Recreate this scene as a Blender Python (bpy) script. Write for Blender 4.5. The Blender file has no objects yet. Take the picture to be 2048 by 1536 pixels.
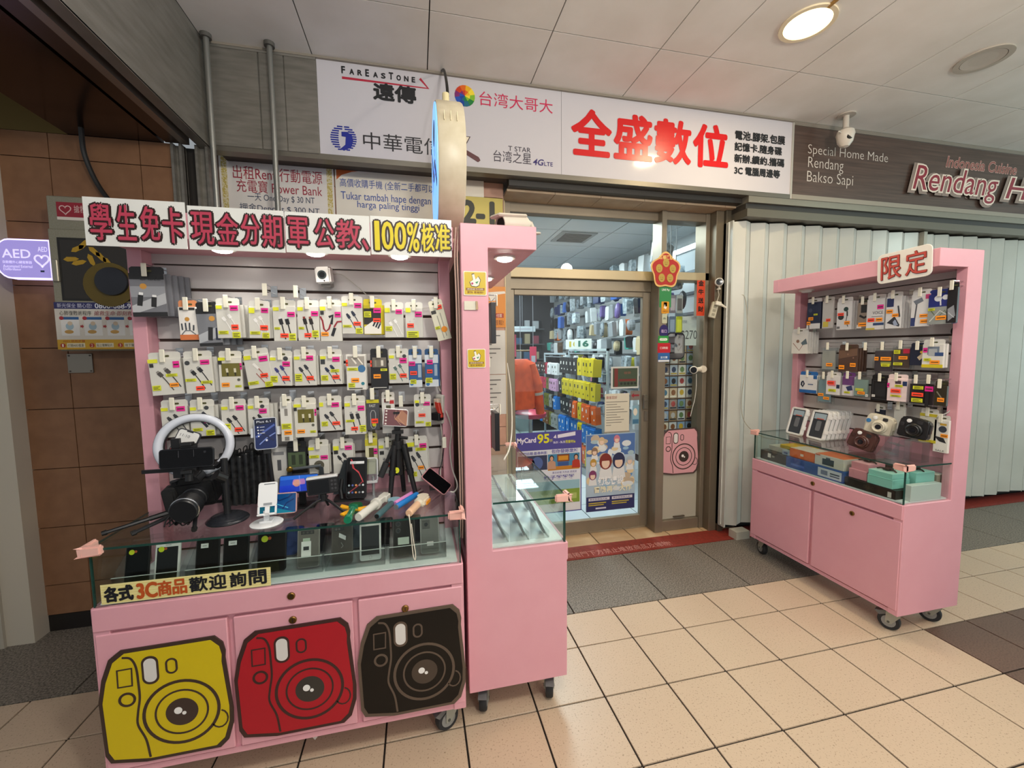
import bpy, bmesh, math, random
from mathutils import Matrix, Vector
random.seed(11)
S = bpy.context.scene
COL = S.collection
PI = math.pi
R = math.radians

# ------------------------------------------------------------------ camera, world, exposure, large lights
cam_d = bpy.data.cameras.new('camera')
cam_d.sensor_width = 36.0
cam_d.lens = 36.0 * 828.87 / 2048.0
cam_d.clip_start = 0.05
cam = bpy.data.objects.new('camera', cam_d)
COL.objects.link(cam)
cam.matrix_world = Matrix(((0.97485301, 0.02895477, -0.2209598, 0.0),
                           (-0.22255575, 0.07565912, -0.97197975, 0.0),
                           (-0.01142583, 0.99671326, 0.08020057, 1.46),
                           (0, 0, 0, 1)))
S.camera = cam
S.view_settings.view_transform = 'Standard'
S.view_settings.look = 'None'
S.view_settings.gamma = 1.0
S.view_settings.use_curve_mapping = False
S.view_settings.exposure = -0.14
S.cycles.use_denoising = True
S.cycles.max_bounces = 10
S.cycles.transparent_max_bounces = 24
S.cycles.sample_clamp_indirect = 6.0
world = bpy.data.worlds.new('world')
S.world = world
world.use_nodes = True
wb = world.node_tree.nodes['Background']
wb.inputs[0].default_value = (0.88, 0.95, 1.0, 1)
wb.inputs[1].default_value = 0.36


def area(name, loc, size, power, color=(1, 1, 1), rot=(0, 0, 0), shape='DISK', size_y=None, spread=None):
    d = bpy.data.lights.new(name, 'AREA')
    d.shape = shape
    d.size = size
    if size_y:
        d.size_y = size_y
    d.energy = power
    d.color = color
    if spread:
        d.spread = spread
    o = bpy.data.objects.new(name, d)
    o.location = loc
    o.rotation_euler = rot
    COL.objects.link(o)
    return o


WARM = (1.0, 0.88, 0.74)
NEUT = (1.0, 0.95, 0.87)
COOL = (0.83, 0.97, 1.0)
# ceiling downlights of the arcade (the visible one at 1.97, 1.84 and its neighbours outside the frame)
area('downlight_visible', (1.968, 1.838, 3.075), 0.17, 14, (1.0, 0.80, 0.50))
# unseen point fill lights, added to brighten the ceiling and the arcade


def point_fill(loc, power, color, r=0.08):
    d = bpy.data.lights.new('added_point_fill', 'POINT')
    d.energy = power
    d.color = color
    d.shadow_soft_size = r
    o = bpy.data.objects.new('added_point_fill', d)
    o.location = loc
    COL.objects.link(o)


point_fill((0.35, 0.15, 2.66), 62, NEUT)
point_fill((2.2, 0.0, 2.66), 72, WARM)
point_fill((4.8, 0.5, 2.66), 34, (0.76, 1.0, 0.95))
point_fill((0.9, -1.7, 2.6), 70, NEUT)
# front fill added behind the camera, then daylight from the arcade's open far end
area('added_front_fill', (1.0, -2.4, 1.7), 5.0, 26, (1.0, 0.97, 0.93), (R(90), 0, 0), 'RECTANGLE', 2.2)
area('arcade_daylight', (7.4, 0.5, 1.6), 2.4, 60, (0.74, 0.98, 0.97), (0, R(90), 0), 'RECTANGLE', 3.0)
# fluorescent panels inside the shop
SHOP = (0.86, 0.97, 1.0)
area('shop_light', (1.3, 4.2, 2.68), 0.6, 75, SHOP, (0, 0, 0), 'RECTANGLE', 1.6)
area('shop_light', (1.3, 6.2, 2.68), 0.6, 75, SHOP, (0, 0, 0), 'RECTANGLE', 1.6)


# ------------------------------------------------------------------ materials
def lin(c):
    c = c / 255.0
    return c / 12.92 if c <= 0.04045 else ((c + 0.055) / 1.055) ** 2.4


def rgb(c):
    if isinstance(c, str):
        c = tuple(int(c[i:i + 2], 16) for i in (0, 2, 4))
    return (lin(c[0]), lin(c[1]), lin(c[2]), 1.0)


MATS = {}


def mt(name, c, rough=0.5, metal=0.0, noise=None, bump=0.0, emit=0.0, stretch=(1, 1, 1), spec=0.5, coat=0.0):
    """noise = (scale, second colour, low, high)"""
    if name in MATS:
        return MATS[name]
    m = bpy.data.materials.new(name)
    m.use_nodes = True
    nt = m.node_tree
    b = nt.nodes['Principled BSDF']
    b.inputs['Base Color'].default_value = rgb(c)
    b.inputs['Roughness'].default_value = rough
    b.inputs['Metallic'].default_value = metal
    b.inputs['Specular IOR Level'].default_value = spec
    b.inputs['Coat Weight'].default_value = coat
    b.inputs['Coat Roughness'].default_value = 0.05
    m.diffuse_color = rgb(c)
    if emit:
        b.inputs['Emission Color'].default_value = rgb(c)
        b.inputs['Emission Strength'].default_value = emit
    if noise or bump:
        g = nt.nodes.new('ShaderNodeNewGeometry')
        mp = nt.nodes.new('ShaderNodeMapping')
        mp.inputs['Scale'].default_value = stretch
        nt.links.new(g.outputs['Position'], mp.inputs['Vector'])
        n = nt.nodes.new('ShaderNodeTexNoise')
        n.inputs['Scale'].default_value = noise[0] if noise else 60
        n.inputs['Detail'].default_value = 4
        nt.links.new(mp.outputs['Vector'], n.inputs['Vector'])
        if noise:
            r = nt.nodes.new('ShaderNodeValToRGB')
            r.color_ramp.elements[0].position = noise[2]
            r.color_ramp.elements[1].position = noise[3]
            r.color_ramp.elements[0].color = rgb(noise[1])
            r.color_ramp.elements[1].color = rgb(c)
            nt.links.new(n.outputs['Fac'], r.inputs['Fac'])
            nt.links.new(r.outputs['Color'], b.inputs['Base Color'])
        if bump:
            bp = nt.nodes.new('ShaderNodeBump')
            bp.inputs['Strength'].default_value = bump
            bp.inputs['Distance'].default_value = 0.003
            nt.links.new(n.outputs['Fac'], bp.inputs['Height'])
            nt.links.new(bp.outputs['Normal'], b.inputs['Normal'])
    MATS[name] = m
    return m


def glass_mat(name, tint, gloss=1.0, rough=0.0, ior=1.45):
    if name in MATS:
        return MATS[name]
    m = bpy.data.materials.new(name)
    m.use_nodes = True
    nt = m.node_tree
    nt.nodes.clear()
    out = nt.nodes.new('ShaderNodeOutputMaterial')
    tr = nt.nodes.new('ShaderNodeBsdfTransparent')
    tr.inputs[0].default_value = tint + (1,)
    gl = nt.nodes.new('ShaderNodeBsdfGlossy')
    gl.inputs['Roughness'].default_value = rough
    fr = nt.nodes.new('ShaderNodeLayerWeight')
    fr.inputs[0].default_value = 0.5
    pw = nt.nodes.new('ShaderNodeMath')
    pw.operation = 'POWER'
    pw.inputs[1].default_value = 5.0
    mu = nt.nodes.new('ShaderNodeMath')
    mu.operation = 'MULTIPLY_ADD'
    mu.use_clamp = True
    mu.inputs[1].default_value = 0.9 * min(gloss, 1.05)
    mu.inputs[2].default_value = 0.04 * gloss
    mx = nt.nodes.new('ShaderNodeMixShader')
    nt.links.new(fr.outputs['Facing'], pw.inputs[0])
    nt.links.new(pw.outputs[0], mu.inputs[0])
    nt.links.new(mu.outputs[0], mx.inputs[0])
    nt.links.new(tr.outputs[0], mx.inputs[1])
    nt.links.new(gl.outputs[0], mx.inputs[2])
    nt.links.new(mx.outputs[0], out.inputs[0])
    m.diffuse_color = (0.8, 0.9, 0.9, 0.3)
    MATS[name] = m
    return m


GLASS = glass_mat('clear_glass', (0.93, 0.97, 0.955))
DOORGLASS = glass_mat('door_glass', (0.95, 0.98, 0.975), 0.7)
PLASTIC = glass_mat('clear_plastic', (0.90, 0.92, 0.92), 1.6, 0.12, 1.5)
FOIL = glass_mat('plastic_film', (0.80, 0.84, 0.86), 3.0, 0.25, 1.5)


def c(h, rough=0.5, metal=0.0):
    return mt('paint_%s_%d_%d' % (h, rough * 100, metal * 100), h, rough, metal)


WHITE, BLACK, GREY = c('e9e8e4'), c('141414'), c('8d8d8b')
DARK = c('0b0b0c', 0.35)
YEL, PNK, RED, ORG = c('d8dc2a'), c('e0218f'), c('ff4a2e'), c('ff9a1f')
CHROME = mt('chrome_wire', 'd0d0d0', 0.22, 1.0)
BRASS = mt('old_brass', '8a6a3c', 0.35, 1.0)
PINK = mt('pink_paint', 'dca1ad', 0.42, noise=(9, 'da9eaa', 0.35, 0.65), bump=0.03)
PINKPEACH = mt('peach_rubber', 'eab6aa', 0.5)
STEEL = mt('brushed_steel', '8c8880', 0.38, 0.45, noise=(7, '78756d', 0.3, 0.7), stretch=(1, 1, 6))
DARKSTEEL = mt('dark_steel', '57473c', 0.3, 0.8)
ALU = mt('bronze_aluminium', '8f8574', 0.42, 0.55, noise=(5, '857b6b', 0.3, 0.7))
RUBBER = c('232426', 0.7)


# ------------------------------------------------------------------ mesh builder
TX = {}


def tmesh(s, off, shear):
    k = (s, off, shear)
    if k not in TX:
        cu = bpy.data.curves.new('lettering', 'FONT')
        cu.body = s
        cu.offset = off
        cu.shear = shear
        cu.resolution_u = 3
        o = bpy.data.objects.new('lettering', cu)
        me = bpy.data.meshes.new_from_object(o)
        TX[k] = ([tuple(v.co) for v in me.vertices], [tuple(p.vertices) for p in me.polygons])
        bpy.data.objects.remove(o)
        bpy.data.curves.remove(cu)
        bpy.data.meshes.remove(me)
    return TX[k]


class MB:
    def __init__(s, T=None):
        s.v, s.f, s.mi, s.mats, s.T = [], [], [], [], T

    def add(s, vs, fs, m):
        if m not in s.mats:
            s.mats.append(m)
        k, n = s.mats.index(m), len(s.v)
        if s.T is not None:
            vs = [tuple(s.T @ Vector(v)) for v in vs]
        s.v += vs
        s.f += [tuple(i + n for i in f) for f in fs]
        s.mi += [k] * len(fs)
        return s

    def box(s, x0, y0, z0, x1, y1, z1, m):
        vs = [(x, y, z) for z in (z0, z1) for y in (y0, y1) for x in (x0, x1)]
        return s.add(vs, [(0, 2, 3, 1), (4, 5, 7, 6), (0, 1, 5, 4), (2, 6, 7, 3), (0, 4, 6, 2), (1, 3, 7, 5)], m)

    def prism(s, p, z0, z1, m):
        a = sum(p[i][0] * p[(i + 1) % len(p)][1] - p[(i + 1) % len(p)][0] * p[i][1] for i in range(len(p)))
        if a < 0:
            p = p[::-1]
        n = len(p)
        vs = [(x, y, z0) for x, y in p] + [(x, y, z1) for x, y in p]
        return s.add(vs, [tuple(range(n - 1, -1, -1)), tuple(range(n, 2 * n))] + [(i, (i + 1) % n, n + (i + 1) % n, n + i) for i in range(n)], m)

    def ell(s, cx, cy, rx, ry, z0, z1, m, n=24):
        return s.prism([(cx + rx * math.cos(2 * PI * i / n), cy + ry * math.sin(2 * PI * i / n)) for i in range(n)], z0, z1, m)

    def rrect(s, x0, y0, x1, y1, r, z0, z1, m, n=4):
        return s.prism(rr(x0, y0, x1, y1, r, n), z0, z1, m)

    def ring(s, cx, cy, ro, ri, z0, z1, m, n=32, ey=1.0, a0=0.0, a1=2 * PI):
        full = abs(a1 - a0 - 2 * PI) < 1e-6
        k = n if full else n + 1
        vs = []
        for i in range(k):
            a = a0 + (a1 - a0) * i / n
            for r, z in ((ro, z0), (ro, z1), (ri, z1), (ri, z0)):
                vs.append((cx + r * math.cos(a), cy + ey * r * math.sin(a), z))
        fs = []
        for i in range(n):
            j = (i + 1) % k
            for q in range(4):
                fs.append((4 * i + q, 4 * j + q, 4 * j + (q + 1) % 4, 4 * i + (q + 1) % 4))
        if not full:
            fs += [(0, 1, 2, 3), (4 * n + 3, 4 * n + 2, 4 * n + 1, 4 * n)]
        return s.add(vs, fs, m)

    def line(s, pts, w, z0, z1, m, closed=False):
        """a flat stroke along a polyline in the xy plane"""
        P = [Vector(p) for p in pts]
        n = len(P)
        L, Rr = [], []
        for i in range(n):
            a = P[i - 1] if (i or closed) else None
            b = P[(i + 1) % n] if (i < n - 1 or closed) else None
            d = Vector((0, 0))
            if a is not None:
                d += (P[i] - a).normalized()
            if b is not None:
                d += (b - P[i]).normalized()
            d = d.normalized() if d.length > 1e-6 else Vector((1, 0))
            nn = Vector((-d.y, d.x)) * (w / 2)
            L.append(P[i] + nn)
            Rr.append(P[i] - nn)
        vs = [(q.x, q.y, z) for z in (z0, z1) for q in L + Rr]
        fs = []
        for i in range(n if closed else n - 1):
            j = (i + 1) % n
            fs += [(2 * n + i, 3 * n + i, 3 * n + j, 2 * n + j), (i, j, n + j, n + i), (i, 2 * n + i, 2 * n + j, j), (n + i, n + j, 3 * n + j, 3 * n + i)]
        return s.add(vs, fs, m)

    def cyl(s, p0, p1, r0, m, r1=None, n=12, cap=True):
        r1 = r0 if r1 is None else r1
        p0, p1 = Vector(p0), Vector(p1)
        d = (p1 - p0).normalized()
        a = d.orthogonal().normalized()
        b = d.cross(a)
        vs = []
        for p, r in ((p0, r0), (p1, r1)):
            vs += [tuple(p + (a * math.cos(2 * PI * i / n) + b * math.sin(2 * PI * i / n)) * r) for i in range(n)]
        fs = [(i, (i + 1) % n, n + (i + 1) % n, n + i) for i in range(n)]
        if cap:
            fs += [tuple(range(n - 1, -1, -1)), tuple(range(n, 2 * n))]
        return s.add(vs, fs, m)

    def tube(s, pts, r, m, n=6, close=False):
        P = [Vector(p) for p in pts]
        k = len(P)
        vs, fs = [], []
        a = None
        for i in range(k):
            d = (P[(i + 1) % k] - P[i - 1]) if close else (P[min(i + 1, k - 1)] - P[max(i - 1, 0)])
            d = d.normalized() if d.length > 1e-9 else Vector((0, 0, 1))
            if a is None:
                a = d.orthogonal().normalized()
            else:
                a = (a - d * a.dot(d))
                a = a.normalized() if a.length > 1e-6 else d.orthogonal().normalized()
            b = d.cross(a)
            vs += [tuple(P[i] + (a * math.cos(2 * PI * j / n) + b * math.sin(2 * PI * j / n)) * r) for j in range(n)]
        for i in range(k if close else k - 1):
            q = (i + 1) % k
            fs += [(i * n + j, i * n + (j + 1) % n, q * n + (j + 1) % n, q * n + j) for j in range(n)]
        if not close:
            fs += [tuple(range(n - 1, -1, -1)), tuple(range((k - 1) * n, k * n))]
        return s.add(vs, fs, m)

    def lathe(s, prof, m, n=20, o=(0, 0, 0), ax='z'):
        """prof: (radius, height) pairs turned round an axis through o"""
        vs, fs = [], []
        for r, h in prof:
            for i in range(n):
                x, y = r * math.cos(2 * PI * i / n), r * math.sin(2 * PI * i / n)
                p = {'z': (x, y, h), 'y': (y, h, x), 'x': (h, x, y)}[ax]
                vs.append((p[0] + o[0], p[1] + o[1], p[2] + o[2]))
        for k in range(len(prof) - 1):
            fs += [(k * n + i, k * n + (i + 1) % n, (k + 1) * n + (i + 1) % n, (k + 1) * n + i) for i in range(n)]
        fs += [tuple(range(n - 1, -1, -1)), tuple(range((len(prof) - 1) * n, len(prof) * n))]
        return s.add(vs, fs, m)

    def text(s, t, x0, y0, x1, y1, z, m, off=0.0, shear=0.0, base=None):
        """flat lettering fitted into the box x0..x1, y0..y1"""
        v0, _ = tmesh(t, base if base is not None else 0.0, shear)
        v, f = tmesh(t, off, shear)
        xs, ys = [p[0] for p in v0], [p[1] for p in v0]
        ax, bx, ay, by = min(xs), max(xs), min(ys), max(ys)
        sx, sy = (x1 - x0) / (bx - ax), (y1 - y0) / (by - ay)
        return s.add([(x0 + (p[0] - ax) * sx, y0 + (p[1] - ay) * sy, z) for p in v], f, m)

    def build(s, name, parent=None, M=None, bevel=0.0, smooth=False, seg=1):
        me = bpy.data.meshes.new(name)
        me.from_pydata(s.v, [], s.f)
        for m in s.mats:
            me.materials.append(m)
        me.polygons.foreach_set('material_index', s.mi)
        bm = bmesh.new()
        bm.from_mesh(me)
        if bevel:
            bmesh.ops.remove_doubles(bm, verts=bm.verts, dist=1e-5)
            ed = [e for e in bm.edges if len(e.link_faces) == 2 and e.calc_face_angle(0) > 0.6]
            bmesh.ops.bevel(bm, geom=ed, offset=bevel, segments=seg, affect='EDGES', clamp_overlap=True)
        bm.normal_update()
        bm.to_mesh(me)
        bm.free()
        if smooth:
            me.polygons.foreach_set('use_smooth', [True] * len(me.polygons))
            try:
                me.set_sharp_from_angle(angle=R(38))
            except Exception:
                pass
        o = bpy.data.objects.new(name, me)
        COL.objects.link(o)
        if parent is not None:
            o.parent = parent
        if M is not None:
            o.matrix_local = M
        return o


def rr(x0, y0, x1, y1, r, n=4):
    out = []
    for cx, cy, a in ((x1 - r, y1 - r, 0), (x0 + r, y1 - r, 90), (x0 + r, y0 + r, 180), (x1 - r, y0 + r, 270)):
        out += [(cx + r * math.cos(R(a + 90 * i / n)), cy + r * math.sin(R(a + 90 * i / n))) for i in range(n + 1)]
    return out


def bez(pts, n=8):
    """smooth curve through the given points (Catmull-Rom)"""
    P = [Vector(p) for p in pts]
    P = [P[0] * 2 - P[1]] + P + [P[-1] * 2 - P[-2]]
    out = []
    for i in range(1, len(P) - 2):
        a, b, cc, d = P[i - 1:i + 3]
        for k in range(n):
            t = k / n
            out.append(tuple(0.5 * ((2 * b) + (cc - a) * t + (2 * a - 5 * b + 4 * cc - d) * t * t + (3 * b - a - 3 * cc + d) * t ** 3)))
    out.append(tuple(P[-2]))
    return out


def FR(kind, x, y, z, yaw=0, pitch=0, roll=0):
    """frame whose local x runs along a face, local y is up and local z points out of the face"""
    b = {'F': ((1, 0, 0), (0, 0, -1), (0, 1, 0)), 'R': ((0, 0, 1), (1, 0, 0), (0, 1, 0)), 'L': ((0, 0, -1), (-1, 0, 0), (0, 1, 0)), 'Z': ((1, 0, 0), (0, 1, 0), (0, 0, 1))}[kind]
    return Matrix.Translation((x, y, z)) @ Matrix(b).to_4x4() @ LR(0, 0, 0, yaw, pitch, roll)


def LR(x, y, z, yaw=0, pitch=0, roll=0):
    return Matrix.Translation((x, y, z)) @ Matrix.Rotation(R(yaw), 4, 'Y') @ Matrix.Rotation(R(pitch), 4, 'X') @ Matrix.Rotation(R(roll), 4, 'Z')


LABELS = {}


def tag(o, label, cat, group=None):
    o['label'] = label
    o['category'] = cat
    if group:
        o['group'] = group
    return o


def T(name, label, cat, M, group=None):
    o = bpy.data.objects.new(name, None)
    o.empty_display_size = 0.02
    COL.objects.link(o)
    o.matrix_world = M
    return tag(o, label, cat, group)


def word(parent, t, x0, y0, x1, y1, z, m, off=0.0, shear=0.0):
    p = MB()
    p.text(t, x0, y0, x1, y1, z, m, off, shear)
    return p.build('lettering', parent)


def short(t, n=16):
    return ' '.join(t.split()[:n])


def struct(o):
    o['kind'] = 'structure'
    return o


def dup(o, M=None, parent=None):
    n = o.copy()
    COL.objects.link(n)
    n.parent = parent
    if M is not None:
        n.matrix_local = M
    for ch in list(o.children):
        dup(ch, None, n)
    return n


def clone(o, parent, M):
    n = o.copy()
    COL.objects.link(n)
    n.parent = parent
    n.matrix_local = M
    return n


def fat(p, t, x0, y0, x1, y1, z, m, d):
    """bold lettering: the same flat letters laid several times, shifted by d"""
    for k, (a, b) in enumerate(((-1, -1), (1, -1), (-1, 1), (1, 1), (0, 1.4), (0, -1.4), (1.4, 0), (-1.4, 0), (0, 0))):
        p.text(t, x0 + a * d, y0 + b * d, x1 + a * d, y1 + b * d, z + 0.00018 * k, m)
# ------------------------------------------------------------------ the arcade: floor
TILE = mt('beige_terrazzo', 'c4ae96', 0.36, noise=(150, '8a745c', 0.27, 0.42), bump=0.012)
TILE_DARK = mt('brown_terrazzo', '6b5448', 0.42, noise=(150, '4d3a31', 0.3, 0.55))
GRANITE = mt('grey_granite', '8b8277', 0.55, noise=(130, '4a443b', 0.36, 0.62), bump=0.08)
GROUT = c('1d1510', 0.9)
THRESH = mt('threshold_tile', 'c9ad88', 0.4, noise=(8, 'bf9f78', 0.35, 0.65))
REDPAINT = mt('red_floor_paint', '8e3227', 0.5, noise=(40, '7a2c22', 0.35, 0.6))
SHOPTILE = mt('shop_floor_tile', 'c2cbd0', 0.25)

floor = struct(MB().box(-3.2, -2.6, -0.06, 7.4, 9.0, -0.006, GROUT).build('floor'))
GX, PX = 1.028, 0.2967
YS = [0.006, 0.308, 0.61, 0.911, 1.212, 1.514, 1.815, 2.066]


def tile_mesh(w, d, m, name):
    g = 0.0036
    return MB().box(g, g, -0.012, w - g, d - g, 0.0, m).build(name, floor, bevel=0.001)


first = {}
for i in range(-14, 20):
    x = GX + i * PX
    for j in range(len(YS) - 1):
        if j < 3 and not -6 < i < 12:
            continue
        dark = i >= 5 and YS[j + 1] < 1.6
        k = (dark, round(YS[j + 1] - YS[j], 3))
        if k not in first:
            first[k] = tile_mesh(PX, YS[j + 1] - YS[j], TILE_DARK if dark else TILE, 'floor_tile')
            first[k].location = (x, YS[j], 0)
        else:
            clone(first[k], floor, Matrix.Translation((x, YS[j], 0)))
gs = tile_mesh(0.578, 0.555, GRANITE, 'granite_slab')
for i in range(-7, 10):
    M = Matrix.Translation((1.388 + 0.578 * i, 2.066, 0))
    if i == -7:
        gs.matrix_local = M
    else:
        clone(gs, floor, M)
# tiles between the red strip and the door
th = tile_mesh(0.30, 0.20, THRESH, 'threshold_tile')
th.location = (0.40, 2.80, 0)
for i in range(0, 7):
    for j, y in enumerate((2.80, 3.0)):
        if i or j:
            clone(th, floor, Matrix.Translation((0.40 + 0.30 * i, y, 0)))
red = MB().box(-1.1, 2.624, -0.02, 7.0, 2.80, 0.001, REDPAINT).build('painted_strip', floor)
rt = MB(Matrix.Translation((0, 0, 0)))
rt.text('鐵捲門下方禁止堆放商品及雜物!', 0.98, 2.645, 1.82, 2.715, 0.0022, c('c9928a'))
rt.build('floor_lettering', floor)
st = tile_mesh(0.45, 0.45, SHOPTILE, 'shop_tile')
st.location = (0.53, 3.13, 0)
for i in range(5):
    for j in range(9):
        if i or j:
            clone(st, floor, Matrix.Translation((0.53 + 0.45 * i, 3.13 + 0.45 * j, 0)))

# ------------------------------------------------------------------ ceiling
CZ = 3.09
CEIL = mt('ceiling_board', 'e8e4dd', 0.65, noise=(4, 'ddd8cf', 0.3, 0.7))
CGAP = c('1f1d1a', 0.9)
ceiling = struct(MB().box(-1.05, -2.6, CZ + 0.012, 7.4, 2.64, CZ + 0.06, CGAP).build('ceiling'))
SX = [-1.04, -0.515, 0.105, 0.727, 1.342, 1.65, 2.257, 2.888, 3.5, 4.12, 4.74, 5.36, 5.98, 6.6, 7.2]
SY = [-2.5, -1.35, -0.2, 0.97, 2.155, 2.605]
cm = {}
for i in range(len(SX) - 1):
    for j in range(len(SY) - 1):
        w, d = round(SX[i + 1] - SX[i], 3), round(SY[j + 1] - SY[j], 3)
        if (w, d) not in cm:
            cm[w, d] = MB().box(0.003, 0.003, 0, w - 0.003, d - 0.003, 0.014, CEIL).build('ceiling_panel', ceiling, Matrix.Translation((SX[i], SY[j], CZ)))
        else:
            clone(cm[w, d], ceiling, Matrix.Translation((SX[i], SY[j], CZ)))
MB().box(-1.04, 2.585, CZ - 0.012, 2.70, 2.60, CZ, c('8c8478')).build('edge_trim', ceiling)

# visible downlight
lamp = T('ceiling_downlight', 'round recessed warm downlight glowing in the ceiling above the shop sign', 'light', FR('Z', 1.968, 1.838, CZ))
MB().ring(0, 0, 0.125, 0.104, -0.008, 0.0, c('e8d9b8'), 40).build('trim_ring', lamp)
MB().ell(0, 0, 0.105, 0.105, -0.005, -0.003, mt('lamp_glow', (255, 226, 160), 0.5, emit=9.0), 40).build('diffuser', lamp)
MB().box(-0.006, -0.17, -0.012, 0.006, -0.11, 0.0, c('a07838')).build('spring_clip', lamp)
# round ceiling speaker
spk = T('ceiling_speaker', 'round dusty cover plate of a speaker in the ceiling above the food stall sign', 'speaker', FR('Z', 3.2, 1.842, CZ))
MB().ring(0, 0, 0.122, 0.095, -0.007, 0.0, c('b1a99c'), 36).build('trim_ring', spk)
MB().lathe([(0.095, 0.0), (0.092, -0.006), (0.06, -0.003), (0.0, -0.002)], c('bdb5aa', 0.8), 36).build('cover', spk)

# ------------------------------------------------------------------ soffit and steel fascia on the west side
soff = struct(MB().box(-1.06, -0.6, 2.55, -1.04, 2.60, CZ, STEEL).build('wall_soffit'))
lip = MB()
lip.box(-1.09, -0.6, 2.548, -1.04, 2.60, 2.556, STEEL)
lip.build('lower_lip', soff)
MB().box(-1.13, -0.6, 2.60, -1.09, 2.58, 2.61, BLACK).build('shutter_slot', soff)
MB().box(-1.165, -0.6, 2.552, -1.13, 2.58, 2.60, mt('worn_steel_rail', '9a8f84', 0.35, 0.7)).build('slot_rail', soff)
MB().box(-1.238, -0.6, 2.556, -1.165, 2.58, 2.60, DARKSTEEL).build('soffit_panel', soff)
MB().box(-1.255, -0.6, 2.585, -1.238, 2.58, 2.60, BLACK).build('soffit_gap', soff)
MB().box(-1.66, -0.6, 2.556, -1.255, 2.60, 2.60, mt('bronze_mirror_sheet', '4a372b', 0.16, 0.85)).build('soffit_panel', soff)
MB().box(-3.0, 2.585, 2.556, -1.66, 2.62, 3.05, mt('gold_steel', '8f7a4c', 0.3, 0.9)).build('header_panel', soff)
MB().box(-3.2, -0.6, 3.02, -1.66, 2.62, 3.06, DARKSTEEL).build('upper_panel', soff)
fas = struct(MB().box(-1.04, 2.60, 2.565, -0.497, 2.64, CZ, STEEL).build('wall_fascia'))
for x0, x1 in ((-1.03, -0.79), (-0.785, -0.665), (-0.66, -0.50)):
    MB().box(x0, 2.592, 2.57, x1, 2.60, 3.07, STEEL).build('steel_panel', fas, bevel=0.002)
MB().box(-1.03, 2.588, 3.066, -0.50, 2.60, 3.086, mt('steel_trim', 'a7a49c', 0.3, 0.7)).build('edge_trim', fas)
for x, z0, lab in ((-1.006, 2.16, 'thin grey conduit pipe in the corner beside the steel fascia'), (-0.712, 2.16, 'thin grey conduit pipe running down in front of the power bank rental notice')):
    p = MB()
    p.tube([(x, 2.54, 3.09), (x, 2.54, 2.62), (x - 0.004, 2.55, 2.5), (x - 0.004, 2.55, z0)], 0.014, mt('grey_conduit', '8b8b86', 0.35, 0.6), 10)
    p.lathe([(0.026, 3.07), (0.026, 3.09)], c('55534e'), 12, (x, 2.54, 0))
    tag(p.build('conduit_pipe', smooth=True), lab, 'pipe')

# ------------------------------------------------------------------ brown tiled wall on the west side
BTILE = mt('brown_wall_tile', '866043', 0.55, noise=(14, '7a553a', 0.3, 0.7), bump=0.15)
lw = struct(MB().box(-2.4, 2.60, 0.0, -1.22, 2.68, 2.56, c('4a3120', 0.9)).build('wall_west'))
bt = None
for i in range(4):
    for j in range(9):
        x0, z0 = -2.13 + 0.385 * i - (0.0 if i else 0.0), -0.058 + 0.3115 * j
        x1, z1 = min(x0 + 0.385, -1.215), min(z0 + 0.3115, 2.556)
        z0 = max(z0, 0.09)
        if x1 - x0 < 0.03:
            continue
        MB().box(x0 + 0.002, 2.585, z0 + 0.002, x1 - 0.002, 2.60, z1 - 0.002, BTILE).build('wall_tile', lw)
MB().box(-2.13, 2.588, 0.0, -1.22, 2.60, 0.088, c('17120f')).build('base_strip', lw)
# steel guide channels between the tiled wall and the shop wall
ch = struct(MB().box(-1.22, 2.64, 0.0, -1.112, 2.80, 2.56, c('2a2622')).build('trim_1'))
for x0, x1, y in ((-1.215, -1.165, 2.57), (-1.105, -1.045, 2.57)):
    b = MB()
    b.box(x0, y, 0, x0 + 0.012, 2.62, 2.552, STEEL)
    b.box(x1 - 0.012, y, 0, x1, 2.62, 2.552, STEEL)
    b.box(x0, y + 0.03, 0, x1, y + 0.04, 2.552, STEEL)
    b.build('guide_channel', ch)
cable = MB()
cable.tube(bez([(-1.55, 2.5, 2.56), (-1.57, 2.54, 2.45), (-1.54, 2.56, 2.32), (-1.47, 2.56, 2.2)]), 0.011, BLACK, 8)
tag(cable.build('power_cable', smooth=True), 'black cable drooping from the dark soffit behind the defibrillator cabinet', 'cable')
# pale pillar and door at the far west edge
pil = struct(MB().box(-2.13, 2.50, 0.0, -1.945, 2.60, 2.56, c('b8b0a0', 0.5)).build('wall_pillar'))
MB().box(-2.10, 2.485, 0.0, -2.06, 2.50, 1.9, c('a9a294', 0.5)).build('pillar_trim', pil)
dr = struct(MB().box(-2.9, 2.52, 0.0, -2.13, 2.56, 2.5, c('a8a79f', 0.5)).build('door_1'))
plate = T('wall_plate', 'square stainless plate screwed to the brown tiles under the defibrillator cabinet', 'plate', FR('F', -1.695, 2.585, 1.42))
MB().box(-0.055, -0.05, 0, 0.055, 0.05, 0.006, mt('plate_steel', '93897c', 0.3, 0.85)).build('cover', plate, bevel=0.002)
for x in (-0.045, 0.045):
    for y in (-0.04, 0.04):
        MB().ell(x, y, 0.004, 0.004, 0.006, 0.008, c('4a4239'), 8).build('screw', plate)
sb = T('notice_plate', 'small brass framed notice with yellow sticker on the brown tiles beside the phone stall', 'sign', FR('F', -1.372, 2.585, 1.13))
MB().box(-0.05, -0.055, 0, 0.05, 0.055, 0.012, BRASS).build('backing', sb)
MB().box(-0.04, -0.045, 0.012, 0.04, 0.03, 0.013, c('1c1a16')).build('dark_print', sb)
MB().box(-0.04, 0.03, 0.012, 0.04, 0.048, 0.013, c('d5c21c')).build('yellow_print', sb)

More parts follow.
